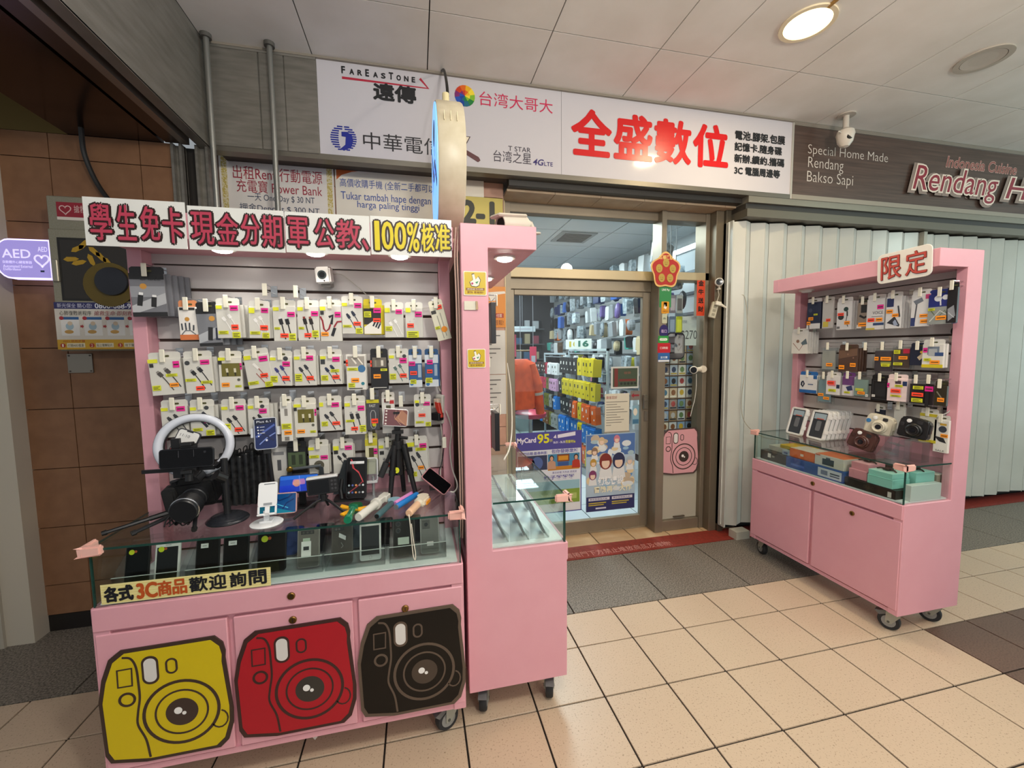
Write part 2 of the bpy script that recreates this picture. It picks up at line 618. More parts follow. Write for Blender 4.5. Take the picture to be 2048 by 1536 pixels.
# ------------------------------------------------------------------ shop wall, door frame, shutter box
PTILE = mt('pink_wall_tile', 'c49a84', 0.5, noise=(12, 'b98d77', 0.3, 0.7))
sw = struct(MB().box(-1.112, 2.825, 0.0, 0.60, 2.90, 2.75, c('8a7062', 0.8)).build('wall_shop'))
for i in range(6):
    for j in range(9):
        x0 = -1.06 + 0.30 * i
        x1 = min(x0 + 0.30, 0.595)
        MB().box(x0 + 0.002, 2.815, 0.31 * j + 0.002, x1 - 0.002, 2.825, min(0.31 * j + 0.308, 2.74), PTILE).build('wall_tile', sw)
MB().box(-1.11, 2.80, 2.625, 0.60, 2.825, 2.75, c('2b2622')).build('shutter_slot', sw)
box = struct(MB().box(-1.04, 2.62, 2.575, 7.2, 2.99, CZ, c('4c463f', 0.7)).build('trim_2'))
MB().box(-1.04, 2.596, 2.545, 2.70, 2.66, 2.575, mt('sign_frame_alu', '77736a', 0.4, 0.7)).build('sign_rail', box)
MB().box(0.60, 2.66, 2.51, 2.70, 2.72, 2.58, c('2a2723')).build('dark_slot', box)
for i in range(6):
    MB().box(0.60 + 0.33 * i, 2.72, 2.495, 0.60 + 0.33 * i + 0.327, 2.985, 2.51, mt('soffit_tile', 'b09a80', 0.55, noise=(9, 'a18a70', 0.3, 0.7))).build('soffit_tile', box)
for z0, z1, y0, mm in ((2.50, 2.545, 2.60, mt('rail_alu', '8b8578', 0.4, 0.6)), (2.46, 2.50, 2.625, c('302c27')), (2.405, 2.46, 2.61, mt('rail_alu_dark', '6d675b', 0.45, 0.6))):
    MB().box(2.34, y0, z0, 7.2, 2.99, z1, mm).build('shutter_rail', box)

# door frame (bronze aluminium)
DY = 2.955
frame = struct(MB().box(0.60, 2.90, 0.0, 0.66, 2.99, 2.50, ALU).build('door_2'))
fr = lambda n, x0, y0, z0, x1, y1, z1, mm=ALU: MB().box(x0, y0, z0, x1, y1, z1, mm).build(n, frame, bevel=0.003)
fr('jamb_edge', 0.595, 2.88, 0.0, 0.62, 2.99, 2.50, mt('pale_alu', 'c9b795', 0.4, 0.3))
fr('top_rail', 0.66, 2.91, 2.43, 1.83, 2.99, 2.50)
fr('transom_rail', 0.66, 2.93, 1.985, 1.83, 3.0, 2.055, mt('transom_alu', 'b4a585', 0.4, 0.4))
fr('upper_mullion', 1.82, 2.86, 2.05, 1.862, 2.99, 2.50)
fr('upper_rail', 1.862, 2.87, 2.43, 2.235, 2.99, 2.50)
fr('mid_rail', 1.862, 2.86, 1.985, 2.235, 2.99, 2.045, mt('transom_alu', 'b4a585', 0.4, 0.4))
fr('side_post', 1.80, 2.86, 0.0, 1.868, 3.02, 2.05)
fr('side_post', 2.20, 2.86, 0.0, 2.235, 2.99, 2.50)
fr('bottom_rail', 1.868, 2.87, 0.0, 2.20, 2.99, 0.085)
fr('corner_column', 2.235, 2.79, 0.0, 2.30, 3.0, 2.50, mt('column_alu', '776d5c', 0.42, 0.5))
fr('corner_column', 2.30, 2.765, 0.0, 2.345, 3.0, 2.50, mt('column_dark', '5a5346', 0.42, 0.5))
fr('door_head', 0.66, 2.965, 1.905, 1.80, 3.01, 1.985)
leaf = lambda n, x0, z0, x1, z1, mm=ALU, y0=2.975, y1=3.015: MB().box(x0, y0, z0, x1, y1, z1, mm).build(n, frame, bevel=0.003)
leaf('door_stile', 0.66, 0.015, 0.70, 1.905)
leaf('door_stile', 1.735, 0.015, 1.80, 1.905)
leaf('door_rail', 0.70, 0.015, 1.735, 0.115)
leaf('door_rail', 0.70, 1.865, 1.735, 1.905)
leaf('glass_pane', 0.70, 0.115, 1.735, 1.865, DOORGLASS, 2.992, 2.998)
leaf('glass_pane', 0.66, 2.055, 1.82, 2.43, DOORGLASS, 2.965, 2.97)
leaf('glass_pane', 1.862, 2.045, 2.20, 2.43, DOORGLASS, 2.93, 2.935)
leaf('glass_pane', 1.868, 0.49, 2.20, 1.985, DOORGLASS, 2.915, 2.92)
leaf('lower_panel', 1.868, 0.085, 2.20, 0.49, c('aaa595', 0.6), 2.90, 2.92)
hd = MB()
hd.box(1.742, 2.945, 0.985, 1.772, 2.975, 1.10, mt('worn_lock', '8a8476', 0.35, 0.8))
hd.box(1.735, 2.935, 1.05, 1.765, 2.95, 1.075, MATS['worn_lock'])
hd.build('door_handle', frame, bevel=0.003)
MB().box(1.757, 2.965, 0.885, 1.787, 2.975, 0.965, mt('lock_plate', '9a958a', 0.3, 0.8)).build('lock_plate', frame, bevel=0.002)
MB().box(1.985, 2.885, 0.10, 2.085, 2.90, 0.108, c('6c6355', 0.4, 0.6)).build('pull_handle', frame)

# white folding shutter to the east
SHUT = mt('shutter_white', 'bfc1ba', 0.28, noise=(3, 'b4b6ae', 0.3, 0.7))
shut = struct(MB().box(2.36, 2.82, 0.0, 7.0, 2.86, 2.42, c('2b2824')).build('wall_shutter'))
x, k = 2.30, 0
y = 2.79
MB().box(2.30, 2.70, 0.06, 2.312, 2.80, 2.40, SHUT).build('shutter_panel', shut)
pts = [(2.29, 2.735)]
while x < 6.4:
    w = 0.105 if k % 2 == 0 else 0.062
    pts.append((pts[-1][0] + w, 2.675 if k % 2 == 0 else 2.705))
    if k == 1:
        pass
    x = pts[-1][0]
    k += 1
for i in range(len(pts) - 1):
    (xa, ya), (xb, yb) = pts[i], pts[i + 1]
    d = Vector((xb - xa, yb - ya))
    nx, ny = -d.y / d.length * 0.006, d.x / d.length * 0.006
    e = d.normalized() * (0.0026 if i % 2 else 0.0018)
    zt = 2.395 - 0.006 * ((i // 2) % 2)
    zb = 0.075 + 0.01 * math.sin(i * 0.9)
    p = MB()
    p.prism([(xa + e.x, ya + e.y), (xb - e.x, yb - e.y), (xb - e.x + nx, yb - e.y + ny), (xa + e.x + nx, ya + e.y + ny)], zb, zt, SHUT)
    p.build('shutter_panel', shut)
MB().box(4.10, 2.655, 0.06, 4.135, 2.69, 2.40, mt('meeting_post', 'a9a698', 0.35, 0.2)).build('meeting_post', shut)
MB().box(2.33, 2.60, 0.0, 2.45, 2.68, 0.06, c('b9b5a6')).build('foot_flap', shut)
# shop interior shell
IW = mt('shop_wall_paint', 'cfd2d2', 0.7)
east = struct(MB().box(2.95, 3.02, 0.0, 3.0, 8.8, 2.75, IW).build('wall_east'))
back = struct(MB().box(0.3, 8.75, 0.0, 3.0, 8.8, 2.75, c('4c4a4d', 0.8)).build('wall_back'))
west2 = struct(MB().box(0.25, 3.02, 0.0, 0.3, 8.8, 2.75, c('8e8c8b', 0.8)).build('wall_inner'))
MB().box(2.345, 2.99, 0.0, 2.99, 3.02, 2.75, c('77736b')).build('return_panel', east)
MB().box(0.3, 2.99, 0.0, 0.60, 3.02, 2.75, c('77736b')).build('return_panel', west2)
sc = struct(MB().box(0.25, 2.99, 2.72, 3.0, 8.8, 2.76, c('56595c')).build('ceiling_shop'))
SCP = mt('shop_ceiling_board', 'd5dadc', 0.7)
for i in range(5):
    for j in range(10):
        MB().box(0.27 + 0.6 * i + 0.006, 3.0 + 0.6 * j + 0.006, 2.705, min(0.27 + 0.6 * i + 0.594, 2.94), 3.0 + 0.6 * j + 0.594, 2.72, SCP).build('ceiling_panel', sc)
vent = T('ceiling_vent', 'square grey air vent in the shop ceiling behind the transom glass', 'vent', FR('Z', 1.72, 4.42, 2.705))
MB().box(-0.20, -0.20, -0.012, 0.20, 0.20, 0.0, c('9aa0a2')).build('frame', vent)
for i in range(9):
    MB().box(-0.15, -0.15 + 0.034 * i, -0.022, 0.15, -0.135 + 0.034 * i, -0.012, c('5e6365')).build('slat', vent)
GLOW = mt('fluorescent_glow', (226, 246, 255), 0.5, emit=7.0)
for x, y, lab in ((0.62, 4.3, 'fluorescent ceiling panel just inside the shop door'), (1.77, 7.1, 'large fluorescent ceiling panel deep inside the shop'), (1.9, 8.2, 'fluorescent ceiling panel by the back wall of the shop')):
    t = T('ceiling_light', lab, 'light', FR('Z', x, y, 2.705))
    MB().box(-0.28, -0.28, -0.012, 0.28, 0.28, 0.0, c('cfd3d4')).build('frame', t)
    for q in (-0.19, -0.065, 0.065, 0.19):
        MB().box(-0.25, q - 0.045, -0.016, 0.25, q + 0.045, -0.012, GLOW).build('diffuser', t)
t = T('tube_light', 'long fluorescent tube light hanging above the hung goods behind the transom', 'light', FR('Z', 2.66, 3.95, 2.47))
MB().box(-0.035, -0.62, 0.0, 0.035, 0.62, 0.03, c('cfd3d4')).build('fitting', t)
MB().cyl((0, -0.6, -0.018), (0, 0.6, -0.018), 0.017, mt('tube_glow', (226, 246, 255), 0.5, emit=22.0)).build('tube', t)
for q in (-0.45, 0.45):
    MB().cyl((0, q, 0.03), (0, q, 0.235), 0.005, c('8a8a8a')).build('hanger', t)

# ------------------------------------------------------------------ signs above the shop
SIGN = mt('sign_acrylic', 'c6c3c8', 0.09, spec=0.35)
NAVY = c('1b2a8c', 0.3)
sg = T('shop_sign', 'white telecom sign board with four phone carrier logos under the ceiling', 'sign', FR('F', 0, 2.615, 0))
MB().box(-0.497, 2.573, 0, 0.929, CZ - 0.004, 0.015, SIGN).build('board', sg)
Z = 0.0165
p = MB()
xs = [-0.366, -0.322, -0.276, -0.226, -0.178, -0.135, -0.090, -0.047, -0.003, 0.036]
for i, (chh, big) in enumerate(zip('FAREASTONE', (1, 0, 0, 1, 0, 0, 1, 0, 0, 0))):
    w = 0.022 if chh not in 'EFL' else 0.017
    h = 0.036 if big else 0.027
    fat(p, chh, -0.366 + 0.0425 * i, 3.02, -0.366 + 0.0425 * i + w, 3.02 + h, Z, c('17181c'), 0.0011)
q = MB()
fat(q, '遠傳', -0.198, 2.902, 0.035, 2.99, Z, c('17181c'), 0.003)
q.build('lettering', sg)
word(sg, '中華電信', -0.266, 2.622, 0.182, 2.717, Z, c('1d1b20'))
word(sg, 'T STAR', 0.584, 2.690, 0.728, 2.719, Z, c('3a3340'))
word(sg, '台湾之星', 0.490, 2.619, 0.731, 2.687, Z, c('3a3340'))
word(sg, '4G', 0.743, 2.620, 0.812, 2.656, Z, c('31246a'), 0.02, 0.2)
word(sg, 'LTE', 0.816, 2.620, 0.872, 2.644, Z, c('31246a'), 0.01)
word(sg, '台湾大哥大', 0.409, 2.938, 0.873, 3.02, Z, c('c41f4e'))
p.build('lettering', sg)
p = MB()
p.line([(-0.366, 2.996), (0.108, 2.996), (0.062, 3.045)], 0.013, 0.015, Z, c('b01f3a'))
p.build('arrow_print', sg)
cols = ['c43a1c', 'd9641c', 'e6b022', 'f0d63a', '7fb52c', '1d7a3a', '17647a', '123f96', '1e4fae', '7b2a6b']
p = MB()
n = 10
for ring_, (r0, r1) in enumerate(((0.0, 0.032), (0.032, 0.061))):
    for i in range(n):
        a0, a1 = 2 * PI * i / n + 0.2, 2 * PI * (i + 1) / n + 0.2
        k = cols[(i * 7 + 3) % 10 if False else (12 - i) % 10]
        if ring_ == 0:
            q = [(0, 0), (r1 * math.cos(a0), r1 * math.sin(a0)), (r1 * math.cos(a1), r1 * math.sin(a1))]
            p.prism([(0.322 + u, 2.98 + v) for u, v in q], 0.015, Z, c(k, 0.3))
        else:
            am = (a0 + a1) / 2
            q = [(r0 * math.cos(a0), r0 * math.sin(a0)), (r1 * math.cos(a0), r1 * math.sin(a0)), (r1 * math.cos(am), r1 * math.sin(am)), (r1 * math.cos(a1), r1 * math.sin(a1)), (r0 * math.cos(a1), r0 * math.sin(a1))]
            p.prism([(0.322 + u, 2.98 + v) for u, v in q], 0.015, Z, c(cols[(13 - i) % 10], 0.3))
p.build('logo', sg)
p = MB()
cx, cy, r = -0.371, 2.67, 0.07
for i in range(11):
    yy = -0.062 + 0.0124 * i
    hw = math.sqrt(max(r * r - yy * yy, 0))
    p.box(cx - hw, cy + yy - 0.0036, 0.015, cx - hw + hw * (0.62 if i < 9 else 0.9), cy + yy + 0.0036, Z, NAVY)
    p.box(cx + hw * (0.15 if i > 8 else 0.4), cy + yy - 0.0036, 0.015, cx + hw, cy + yy + 0.0036, Z, NAVY)
p.prism([(cx - 0.01, cy + 0.034), (cx + 0.02, cy + 0.036), (cx + 0.045, cy + 0.02), (cx + 0.052, cy - 0.01), (cx + 0.04, cy - 0.045), (cx + 0.0, cy - 0.068), (cx - 0.02, cy - 0.06), (cx + 0.008, cy - 0.035), (cx + 0.012, cy + 0.008), (cx - 0.01, cy + 0.01)], 0.015, Z + 0.0004, NAVY)
p.build('emblem_print', sg)
p = MB()
p.prism([(0.24, 2.64), (0.31, 2.75), (0.352, 2.75), (0.292, 2.64)], 0.015, Z - 0.0003, c('4a3a3a'))
p.prism([(0.25, 2.642), (0.313, 2.746), (0.344, 2.746), (0.286, 2.642)], 0.015, Z, c('e8dcc4'))
p.prism([(0.22, 2.66), (0.30, 2.655), (0.395, 2.605), (0.41, 2.617), (0.40, 2.635), (0.315, 2.675)], 0.015, Z + 0.0003, c('5a3234'))
p.build('star_print', sg)

rs = T('shop_sign', 'white shop sign board with four big red characters and black small print', 'sign', FR('F', 0, 2.615, 0))
MB().box(0.931, 2.573, 0, 2.69, CZ - 0.004, 0.015, SIGN).build('board', rs)
p = MB()
for i, ch_ in enumerate('全盛數位'):
    q = MB()
    fat(q, ch_, 1.003 + 0.294 * i, 2.713, 1.268 + 0.294 * i, 2.986, Z, c('c8161a', 0.3), 0.0065)
    q.build('character', rs)
q = MB()
fat(q, '電池.腳架.包膜', 2.211, 2.917, 2.628, 2.975, Z, c('17181c'), 0.0016)
q.build('lettering', rs)
q = MB()
fat(q, '記憶卡.隨身碟', 2.209, 2.841, 2.604, 2.896, Z, c('17181c'), 0.0016)
q.build('lettering', rs)
q = MB()
fat(q, '新辦.續約.攜碼', 2.210, 2.762, 2.628, 2.817, Z, c('17181c'), 0.0016)
q.build('lettering', rs)
q = MB()
fat(q, '3C 電腦周邊等', 2.213, 2.681, 2.595, 2.736, Z, c('17181c'), 0.0016)
q.build('lettering', rs)
MB().box(2.69, 2.545, 0, 2.705, CZ - 0.002, 0.02, c('b9b5ac', 0.4, 0.3)).build('end_trim', rs)

ws = T('restaurant_sign', 'brown wood grain restaurant sign with white and dark red lettering', 'sign', FR('F', 0, 2.615, 0))
WOOD = mt('brown_woodgrain', '5c4a42', 0.28, noise=(9, '463832', 0.3, 0.7), stretch=(0.35, 1, 9))
MB().box(2.715, 2.575, 0, 7.0, 3.075, 0.012, WOOD).build('board', ws)
MB().box(2.705, 3.062, 0, 7.0, CZ - 0.002, 0.02, c('8d857a', 0.4, 0.3)).build('top_trim', ws)
MB().box(2.705, 2.545, 0, 7.0, 2.578, 0.022, c('9a9183', 0.4, 0.3)).build('bottom_trim', ws)
p = MB()
wl = c('cfc6bd')
word(ws, 'Special Home Made', 2.838, 2.858, 3.596, 2.945, 0.0135, wl, -0.012)
word(ws, 'Rendang', 2.844, 2.757, 3.171, 2.858, 0.0135, wl, -0.012)
word(ws, 'Bakso Sapi', 2.839, 2.655, 3.269, 2.758, 0.0135, wl, -0.012)
word(ws, 'Indonesia Cuisine', 4.199, 2.897, 5.002, 2.982, 0.0135, c('d9b0a4'), 0.03, 0.25)
word(ws, 'Indonesia Cuisine', 4.199, 2.897, 5.002, 2.982, 0.0145, c('8a4a44'), 0.0, 0.25)
word(ws, 'Rendang', 3.816, 2.624, 4.745, 2.870, 0.030, c('8d7a70'), 0.09, 0.25)
word(ws, 'Ha', 4.840, 2.680, 5.250, 2.854, 0.030, c('8d7a70'), 0.09, 0.25)
word(ws, 'Rendang', 3.836, 2.632, 4.765, 2.878, 0.032, c('ead8c8'), 0.045, 0.25)
word(ws, 'Ha', 4.860, 2.688, 5.270, 2.862, 0.032, c('ead8c8'), 0.045, 0.25)
word(ws, 'Rendang', 3.836, 2.632, 4.765, 2.878, 0.0335, c('8c1f33', 0.3), 0.0, 0.25)
word(ws, 'Ha', 4.860, 2.688, 5.270, 2.862, 0.0335, c('8c1f33', 0.3), 0.0, 0.25)
# ------------------------------------------------------------------ the pink display stalls
SLATM = mt('white_slat_board', 'c9c4c2', 0.3)
GROOVE = c('4d3b33', 0.7)
DECK = c('dfe6e6', 0.4)
LEDGLOW = mt('led_glow', (255, 250, 238), 0.5, emit=14.0)


def caster(parent, x, z, yaw, brake=True):
    t = bpy.data.objects.new('caster', None)
    COL.objects.link(t)
    t.parent = parent
    t.matrix_local = LR(x, 0, z, yaw)
    t.empty_display_size = 0.02
    w = MB().lathe([(0.024, -0.015), (0.042, -0.015), (0.046, -0.008), (0.046, 0.008), (0.042, 0.015), (0.024, 0.015)], RUBBER, 24, (-0.012, 0.046, 0))
    w.lathe([(0.009, -0.0165), (0.029, -0.0165), (0.029, 0.0165), (0.009, 0.0165)], c('8f918f', 0.4, 0.3), 18, (-0.012, 0.046, 0))
    w.build('wheel', t, smooth=True)
    g = c('a6a89e', 0.4, 0.5)
    f = MB()
    for s in (-1, 1):
        f.prism([(-0.025, 0.038), (0.0, 0.038), (0.034, 0.09), (0.034, 0.112), (-0.022, 0.112)], s * 0.0195 - 0.0015, s * 0.0195 + 0.0015, g)
    f.box(-0.022, 0.096, -0.021, 0.034, 0.104, 0.021, g)
    f.box(-0.03, 0.108, -0.03, 0.04, 0.115, 0.03, g)
    f.cyl((-0.012, 0.046, -0.023), (-0.012, 0.046, 0.023), 0.006, c('60625e', 0.4, 0.6), n=8)
    f.build('fork', t)
    if brake:
        MB().prism([(-0.068, 0.084), (-0.05, 0.066), (0.0, 0.094), (-0.01, 0.105)], -0.017, 0.017, c('6f7274', 0.4, 0.5)).build('brake_pedal', t)


def lockm(parent, x, y, z):
    m = MB()
    m.lathe([(0.0125, 0.0), (0.0125, 0.004), (0.010, 0.006), (0.0, 0.006)], BRASS, 18, (0, 0, 0))
    m.box(-0.0015, -0.006, 0.006, 0.0015, 0.006, 0.0068, c('231b10'))
    m.build('lock', parent, LR(x, y, z))


CAMPTS = dict(
    out=[(-.1055, .179), (.1395, .183), (.1635, .158), (.1695, .128), (.1675, .104), (.1815, -.054), (.1795, -.105), (.1625, -.160), (.1365, -.183), (-.0565, -.183), (-.1565, -.166), (-.1695, -.139), (-.1745, .025), (-.1615, .091), (-.1385, .154)],
    grip=[(-.1115, .167), (-.0885, .160), (-.0755, .129), (-.0725, .074), (-.0725, .025), (-.0805, -.022), (-.0835, -.063), (-.0645, -.117), (-.0565, -.179)])


def camera_art(name, parent, M, body, linec, s=1.0, lens='3b2d28', cut=True, sx=1.0):
    o = [(x * s * sx, y * s) for x, y in CAMPTS['out']]
    p = MB()
    L, Bd, Wh = c(linec, 0.5), mt('painted_' + body, body, 0.45, spec=0.25), c('d9d6d2', 0.35)
    big = [(x * (1 + 0.011 / max(abs(x), .05)), y * (1 + 0.011 / max(abs(y), .05))) for x, y in o]
    p.prism(big, 0.0, 0.005, L)
    p.prism(o, 0.004, 0.0062, Bd)
    z0, z1 = 0.006, 0.0068
    q = lambda pts: [(x * s * sx, y * s) for x, y in pts]
    p.line(bez(q(CAMPTS['grip']), 5), 0.0065 * s, z0, z1, L)
    p.line(q([(-.128, .127), (-.088, .128), (-.09, .071), (-.129, .071)]), 0.006 * s, z0, z1, L, True)
    p.ring(-.107 * s * sx, .027 * s, 0.024 * s, 0.0165 * s, z0, z1, L, 24)
    p.rrect(*(q([(-.061, .066)])[0]), *(q([(-.013, .160)])[0]), 0.023 * s * sx, z0, z1, L, 6)
    p.rrect(*(q([(-.0545, .074)])[0]), *(q([(-.0195, .152)])[0]), 0.017 * s * sx, z0, z1 + 0.0006, Wh, 6)
    p.line(rr(.0085 * s * sx, .093 * s, .0375 * s * sx, .140 * s, 0.0142 * s * sx, 5), 0.006 * s, z0, z1, L, True)
    cx, cy = .043 * s * sx, -.044 * s
    for r, w in ((.110, .0095), (.0765, .006)):
        p.ring(cx, cy, r * s, (r - w) * s, z0, z1, L, 44)
    p.ell(cx, cy, .046 * s, .046 * s, z0, z1, c(lens, 0.4), 32)
    if lens != linec:
        pass
    p.ell(cx - .0105 * s, cy + .006 * s, .0115 * s, .0115 * s, z0, z1 + 0.0006, c('ecebe8'), 16)
    p.ell(cx + .006 * s, cy - .005 * s, .006 * s, .006 * s, z0, z1 + 0.0006, c('ecebe8'), 12)
    lp = [(cx + (.105 + .024 * math.cos(R(a))) * s, cy + (-.047 + .03 * math.sin(R(a))) * s) for a in range(-150, 100, 25)]
    p.line(lp, 0.005 * s, z0, z1, L)
    return p.build(name, parent, M)


def cart(label, M, L, doors, lamps, slat_lo=0.93, guards=(True, True)):
    t = T('display_stall', label, 'market stall', M)
    D = 0.405
    MB().box(0.02, 0.115, 0.004, L - 0.02, 0.606, D - 0.014, PINK).build('cabinet', t)
    MB().box(0.003, 0.61, D - 0.012, L - 0.003, 0.685, D + 0.006, PINK).build('counter_rim', t, bevel=0.003)
    MB().box(0.003, 0.115, D - 0.02, L - 0.003, 0.135, D - 0.006, PINK).build('bottom_rail', t)
    pr = [(0.0, .115), (D, .115), (D, .685), (.10, .685), (.10, 1.835), (.285, 1.835), (.285, 1.92), (0.0, 1.92)]
    A = Matrix(((0, 0, 1, 0), (0, 1, 0, 0), (1, 0, 0, 0), (0, 0, 0, 1)))
    for x0, x1 in ((0.0, 0.045), (L - 0.045, L)):
        b = MB(A)
        b.prism(pr, x0, x1, PINK)
        b.build('side_panel', t, bevel=0.002)
    MB().box(0.045, 1.835, 0.0, L - 0.045, 1.92, 0.285, PINK).build('canopy', t, bevel=0.002)
    MB().box(0.045, 0.686, 0.0, L - 0.045, 1.835, 0.026, GROOVE).build('back_board', t)
    v, k = 1.795, 0
    MB().box(0.045, 1.80, 0.026, L - 0.045, 1.835, 0.04, SLATM).build('slat', t)
    while v > slat_lo + 0.05:
        MB().box(0.0455, v - 0.0845, 0.026, L - 0.0455, v, 0.04, SLATM).build('slat', t, bevel=0.002)
        v -= 0.0953
    MB().box(0.045, 0.70, 0.026, L - 0.045, v + 0.005, 0.05, PINK).build('back_ledge', t)
    MB().box(0.02, 0.686, 0.05, L - 0.02, 0.692, D - 0.012, DECK).build('deck', t)
    # glass case
    g0, g1 = 0.686, 0.868
    G = lambda n, x0, y0, z0, x1, y1, z1: MB().box(x0, y0, z0, x1, y1, z1, GLASS).build(n, t)
    G('front_glass', 0.010, g0, D - 0.010, L - 0.010, g1, D - 0.005)
    G('end_glass', 0.010, g0, 0.105, 0.015, g1, D - 0.011)
    G('end_glass', L - 0.015, g0, 0.105, L - 0.010, g1, D - 0.011)
    G('top_glass', 0.006, g1 + 0.001, 0.052, L - 0.006, g1 + 0.008, D + 0.004)
    GE = mt('glass_edge', '24443d', 0.15)
    e = lambda x0, y0, z0, x1, y1, z1: MB().box(x0, y0, z0, x1, y1, z1, GE).build('glass_edge', t)
    e(0.006, g1 + 0.0008, D + 0.0042, L - 0.006, g1 + 0.0078, D + 0.0055)
    e(0.0047, g1 + 0.0008, 0.105, 0.0059, g1 + 0.0078, D + 0.004)
    e(L - 0.0059, g1 + 0.0008, 0.105, L - 0.0047, g1 + 0.0078, D + 0.004)
    e(0.0075, g0, D - 0.0045, 0.0115, g1, D - 0.0032)
    e(L - 0.0115, g0, D - 0.0045, L - 0.0075, g1, D - 0.0032)
    e(0.0088, g0, D - 0.013, 0.0097, g1, D - 0.0034)
    e(L - 0.0097, g0, D - 0.013, L - 0.0088, g1, D - 0.0034)
    for on, x, s in ((guards[0], 0.006, -1), (guards[1], L - 0.006, 1)):
        if on:
            b = MB()
            xa, xb = sorted((x + s * 0.014, x - s * 0.045))
            b.box(xa, g1 - 0.012, D - 0.002, xb, g1 + 0.019, D + 0.018, PINKPEACH)
            xa, xb = sorted((x + s * 0.014, x - s * 0.002))
            b.box(xa, g1 - 0.012, D - 0.05, xb, g1 + 0.019, D + 0.018, PINKPEACH)
            b.build('corner_guard', t, bevel=0.005, seg=2, smooth=True)
    ds = []
    for x0, x1 in doors:
        d = MB().box(x0, 0.142, D - 0.014, x1, 0.598, D + 0.003, PINK).build('door', t, bevel=0.003)
        ds.append(d)
    for x in (0.06, L - 0.06):
        for z in (0.065, D - 0.06):
            caster(t, x, z, 25 if x > 0.3 else -15)
    for i, x in enumerate(lamps):
        d = MB()
        d.ring(x, 0.19, 0.042, 0.030, -1.835, -1.829, c('cfcac4', 0.3, 0.3), 28)
        d.T = None
        A2 = Matrix(((1, 0, 0, 0), (0, 0, -1, 0), (0, 1, 0, 0), (0, 0, 0, 1)))
        d = MB(A2)
        d.ring(x, 0.19, 0.043, 0.031, -1.0, -0.992, c('d9d4cd', 0.3, 0.3), 28)
        d.lathe([(0.029, -1.0), (0.03, -0.986), (0.02, -0.982), (0.0, -0.982)], LEDGLOW if lamps[x] else c('e6e8ea', 0.15), 20, (x, 0.19, 0))
        o = d.build('downlight', t, Matrix.Translation((0, 0, 0)), smooth=True)
        # A2 maps (x, y, z) -> (x, -z, y): lamp faces down at v = 1.835
        o.matrix_local = Matrix.Translation((0, 0.835, 0))
        if lamps[x]:
            ld = bpy.data.lights.new('stall_lamp', 'SPOT')
            ld.energy = lamps[x]
            ld.spot_size = R(120)
            ld.spot_blend = 0.8
            ld.shadow_soft_size = 0.03
            ld.color = (1.0, 0.97, 0.9)
            lo = bpy.data.objects.new('stall_lamp', ld)
            COL.objects.link(lo)
            lo.matrix_world = M @ Matrix.Translation((x, 1.808, 0.19)) @ Matrix.Rotation(R(-90), 4, 'X') @ Matrix.Rotation(R(8), 4, 'X')
    return t, ds


ML = FR('F', -1.0, 1.875, 0)
LW = 1.142
stall, dd = cart('long pink phone accessory stall with painted yellow, red and black toy cameras', ML, LW, [(0.006, 0.367), (0.385, 0.755), (0.773, 1.136)], {0.34: 2.2, 0.645: 2.6, 0.945: 2.2})
camera_art('camera_print', dd[0], LR(0.184, 0.353, 0.4085), 'cbb41c', '3a2a22', 1.0, sx=0.97)
camera_art('camera_print', dd[1], LR(0.5645, 0.353, 0.4085), 'a81e28', '3a1f1c', 1.0, '33302c')
camera_art('camera_print', dd[2], LR(0.950, 0.342, 0.4085), '17130f', '5a4b3f', 1.0, '43382f')
lockm(stall, 0.5645, 0.648, 0.411)
lockm(dd[1], 0.5645, 0.562, 0.408)
lockm(dd[2], 0.932, 0.545, 0.408)
MM = FR('R', 0.163, 1.53, 0)
stall2, d2 = cart('pink stall turned side-on beside the shop door with yellow stickers on its post', MM, 0.97, [(0.006, 0.47), (0.49, 0.964)], {0.13: 1.5, 0.6: 1.5})
MR = FR('L', 2.695, 2.43, 0)
stall3, d3 = cart('pink stall on casters in front of the white folding shutter', MR, 0.94, [(0.006, 0.452), (0.472, 0.934)], {0.17: 0, 0.72: 0})
lockm(stall3, 0.467, 0.648, 0.411)
lockm(d3[1], 0.70, 0.555, 0.408)


# ------------------------------------------------------------------ hung goods
def label_mesh(x0, y0, x1, y1, m, z, name, parent, lines=2):
    p = MB()
    p.box(x0, y0, z, x1, y1, z + 0.0005, m)
    for i in range(lines):
        h = (y1 - y0) / (lines + 1)
        yy = y0 + h * (i + 0.75)
        p.box(x0 + (x1 - x0) * 0.12, yy, z + 0.0005, x1 - (x1 - x0) * (0.12 + 0.2 * (i % 2)), yy + h * 0.4, z + 0.0009, c('33281a'))
    return p.build(name, parent)


def art(parent, w, h, ops, z, name='print'):
    p = MB()
    X = lambda x: x * w
    Y = lambda y: -y * h
    k = 0
    for o in ops:
        zz = z + 0.00015 * k
        k += 1
        m = c(o[1])
        if o[0] == 'r':
            p.box(X(o[2]), Y(o[5]), zz, X(o[4]), Y(o[3]), zz + 0.0003, m)
        elif o[0] == 'c':
            p.ell(X(o[2]), Y(o[3]), o[4] * w, o[4] * w, zz, zz + 0.0003, m, 16)
        elif o[0] == 'l':
            p.line([(X(a), Y(b)) for a, b in o[3]], o[2] * w, zz, zz + 0.0003, m)
        elif o[0] == 'p':
            p.prism([(X(a), Y(b)) for a, b in o[2]], zz, zz + 0.0003, m)
        elif o[0] == 't':
            p.text(o[2], X(o[3]), Y(o[6]), X(o[5]), Y(o[4]), zz + 0.0003, m)
    return p.build(name, parent)


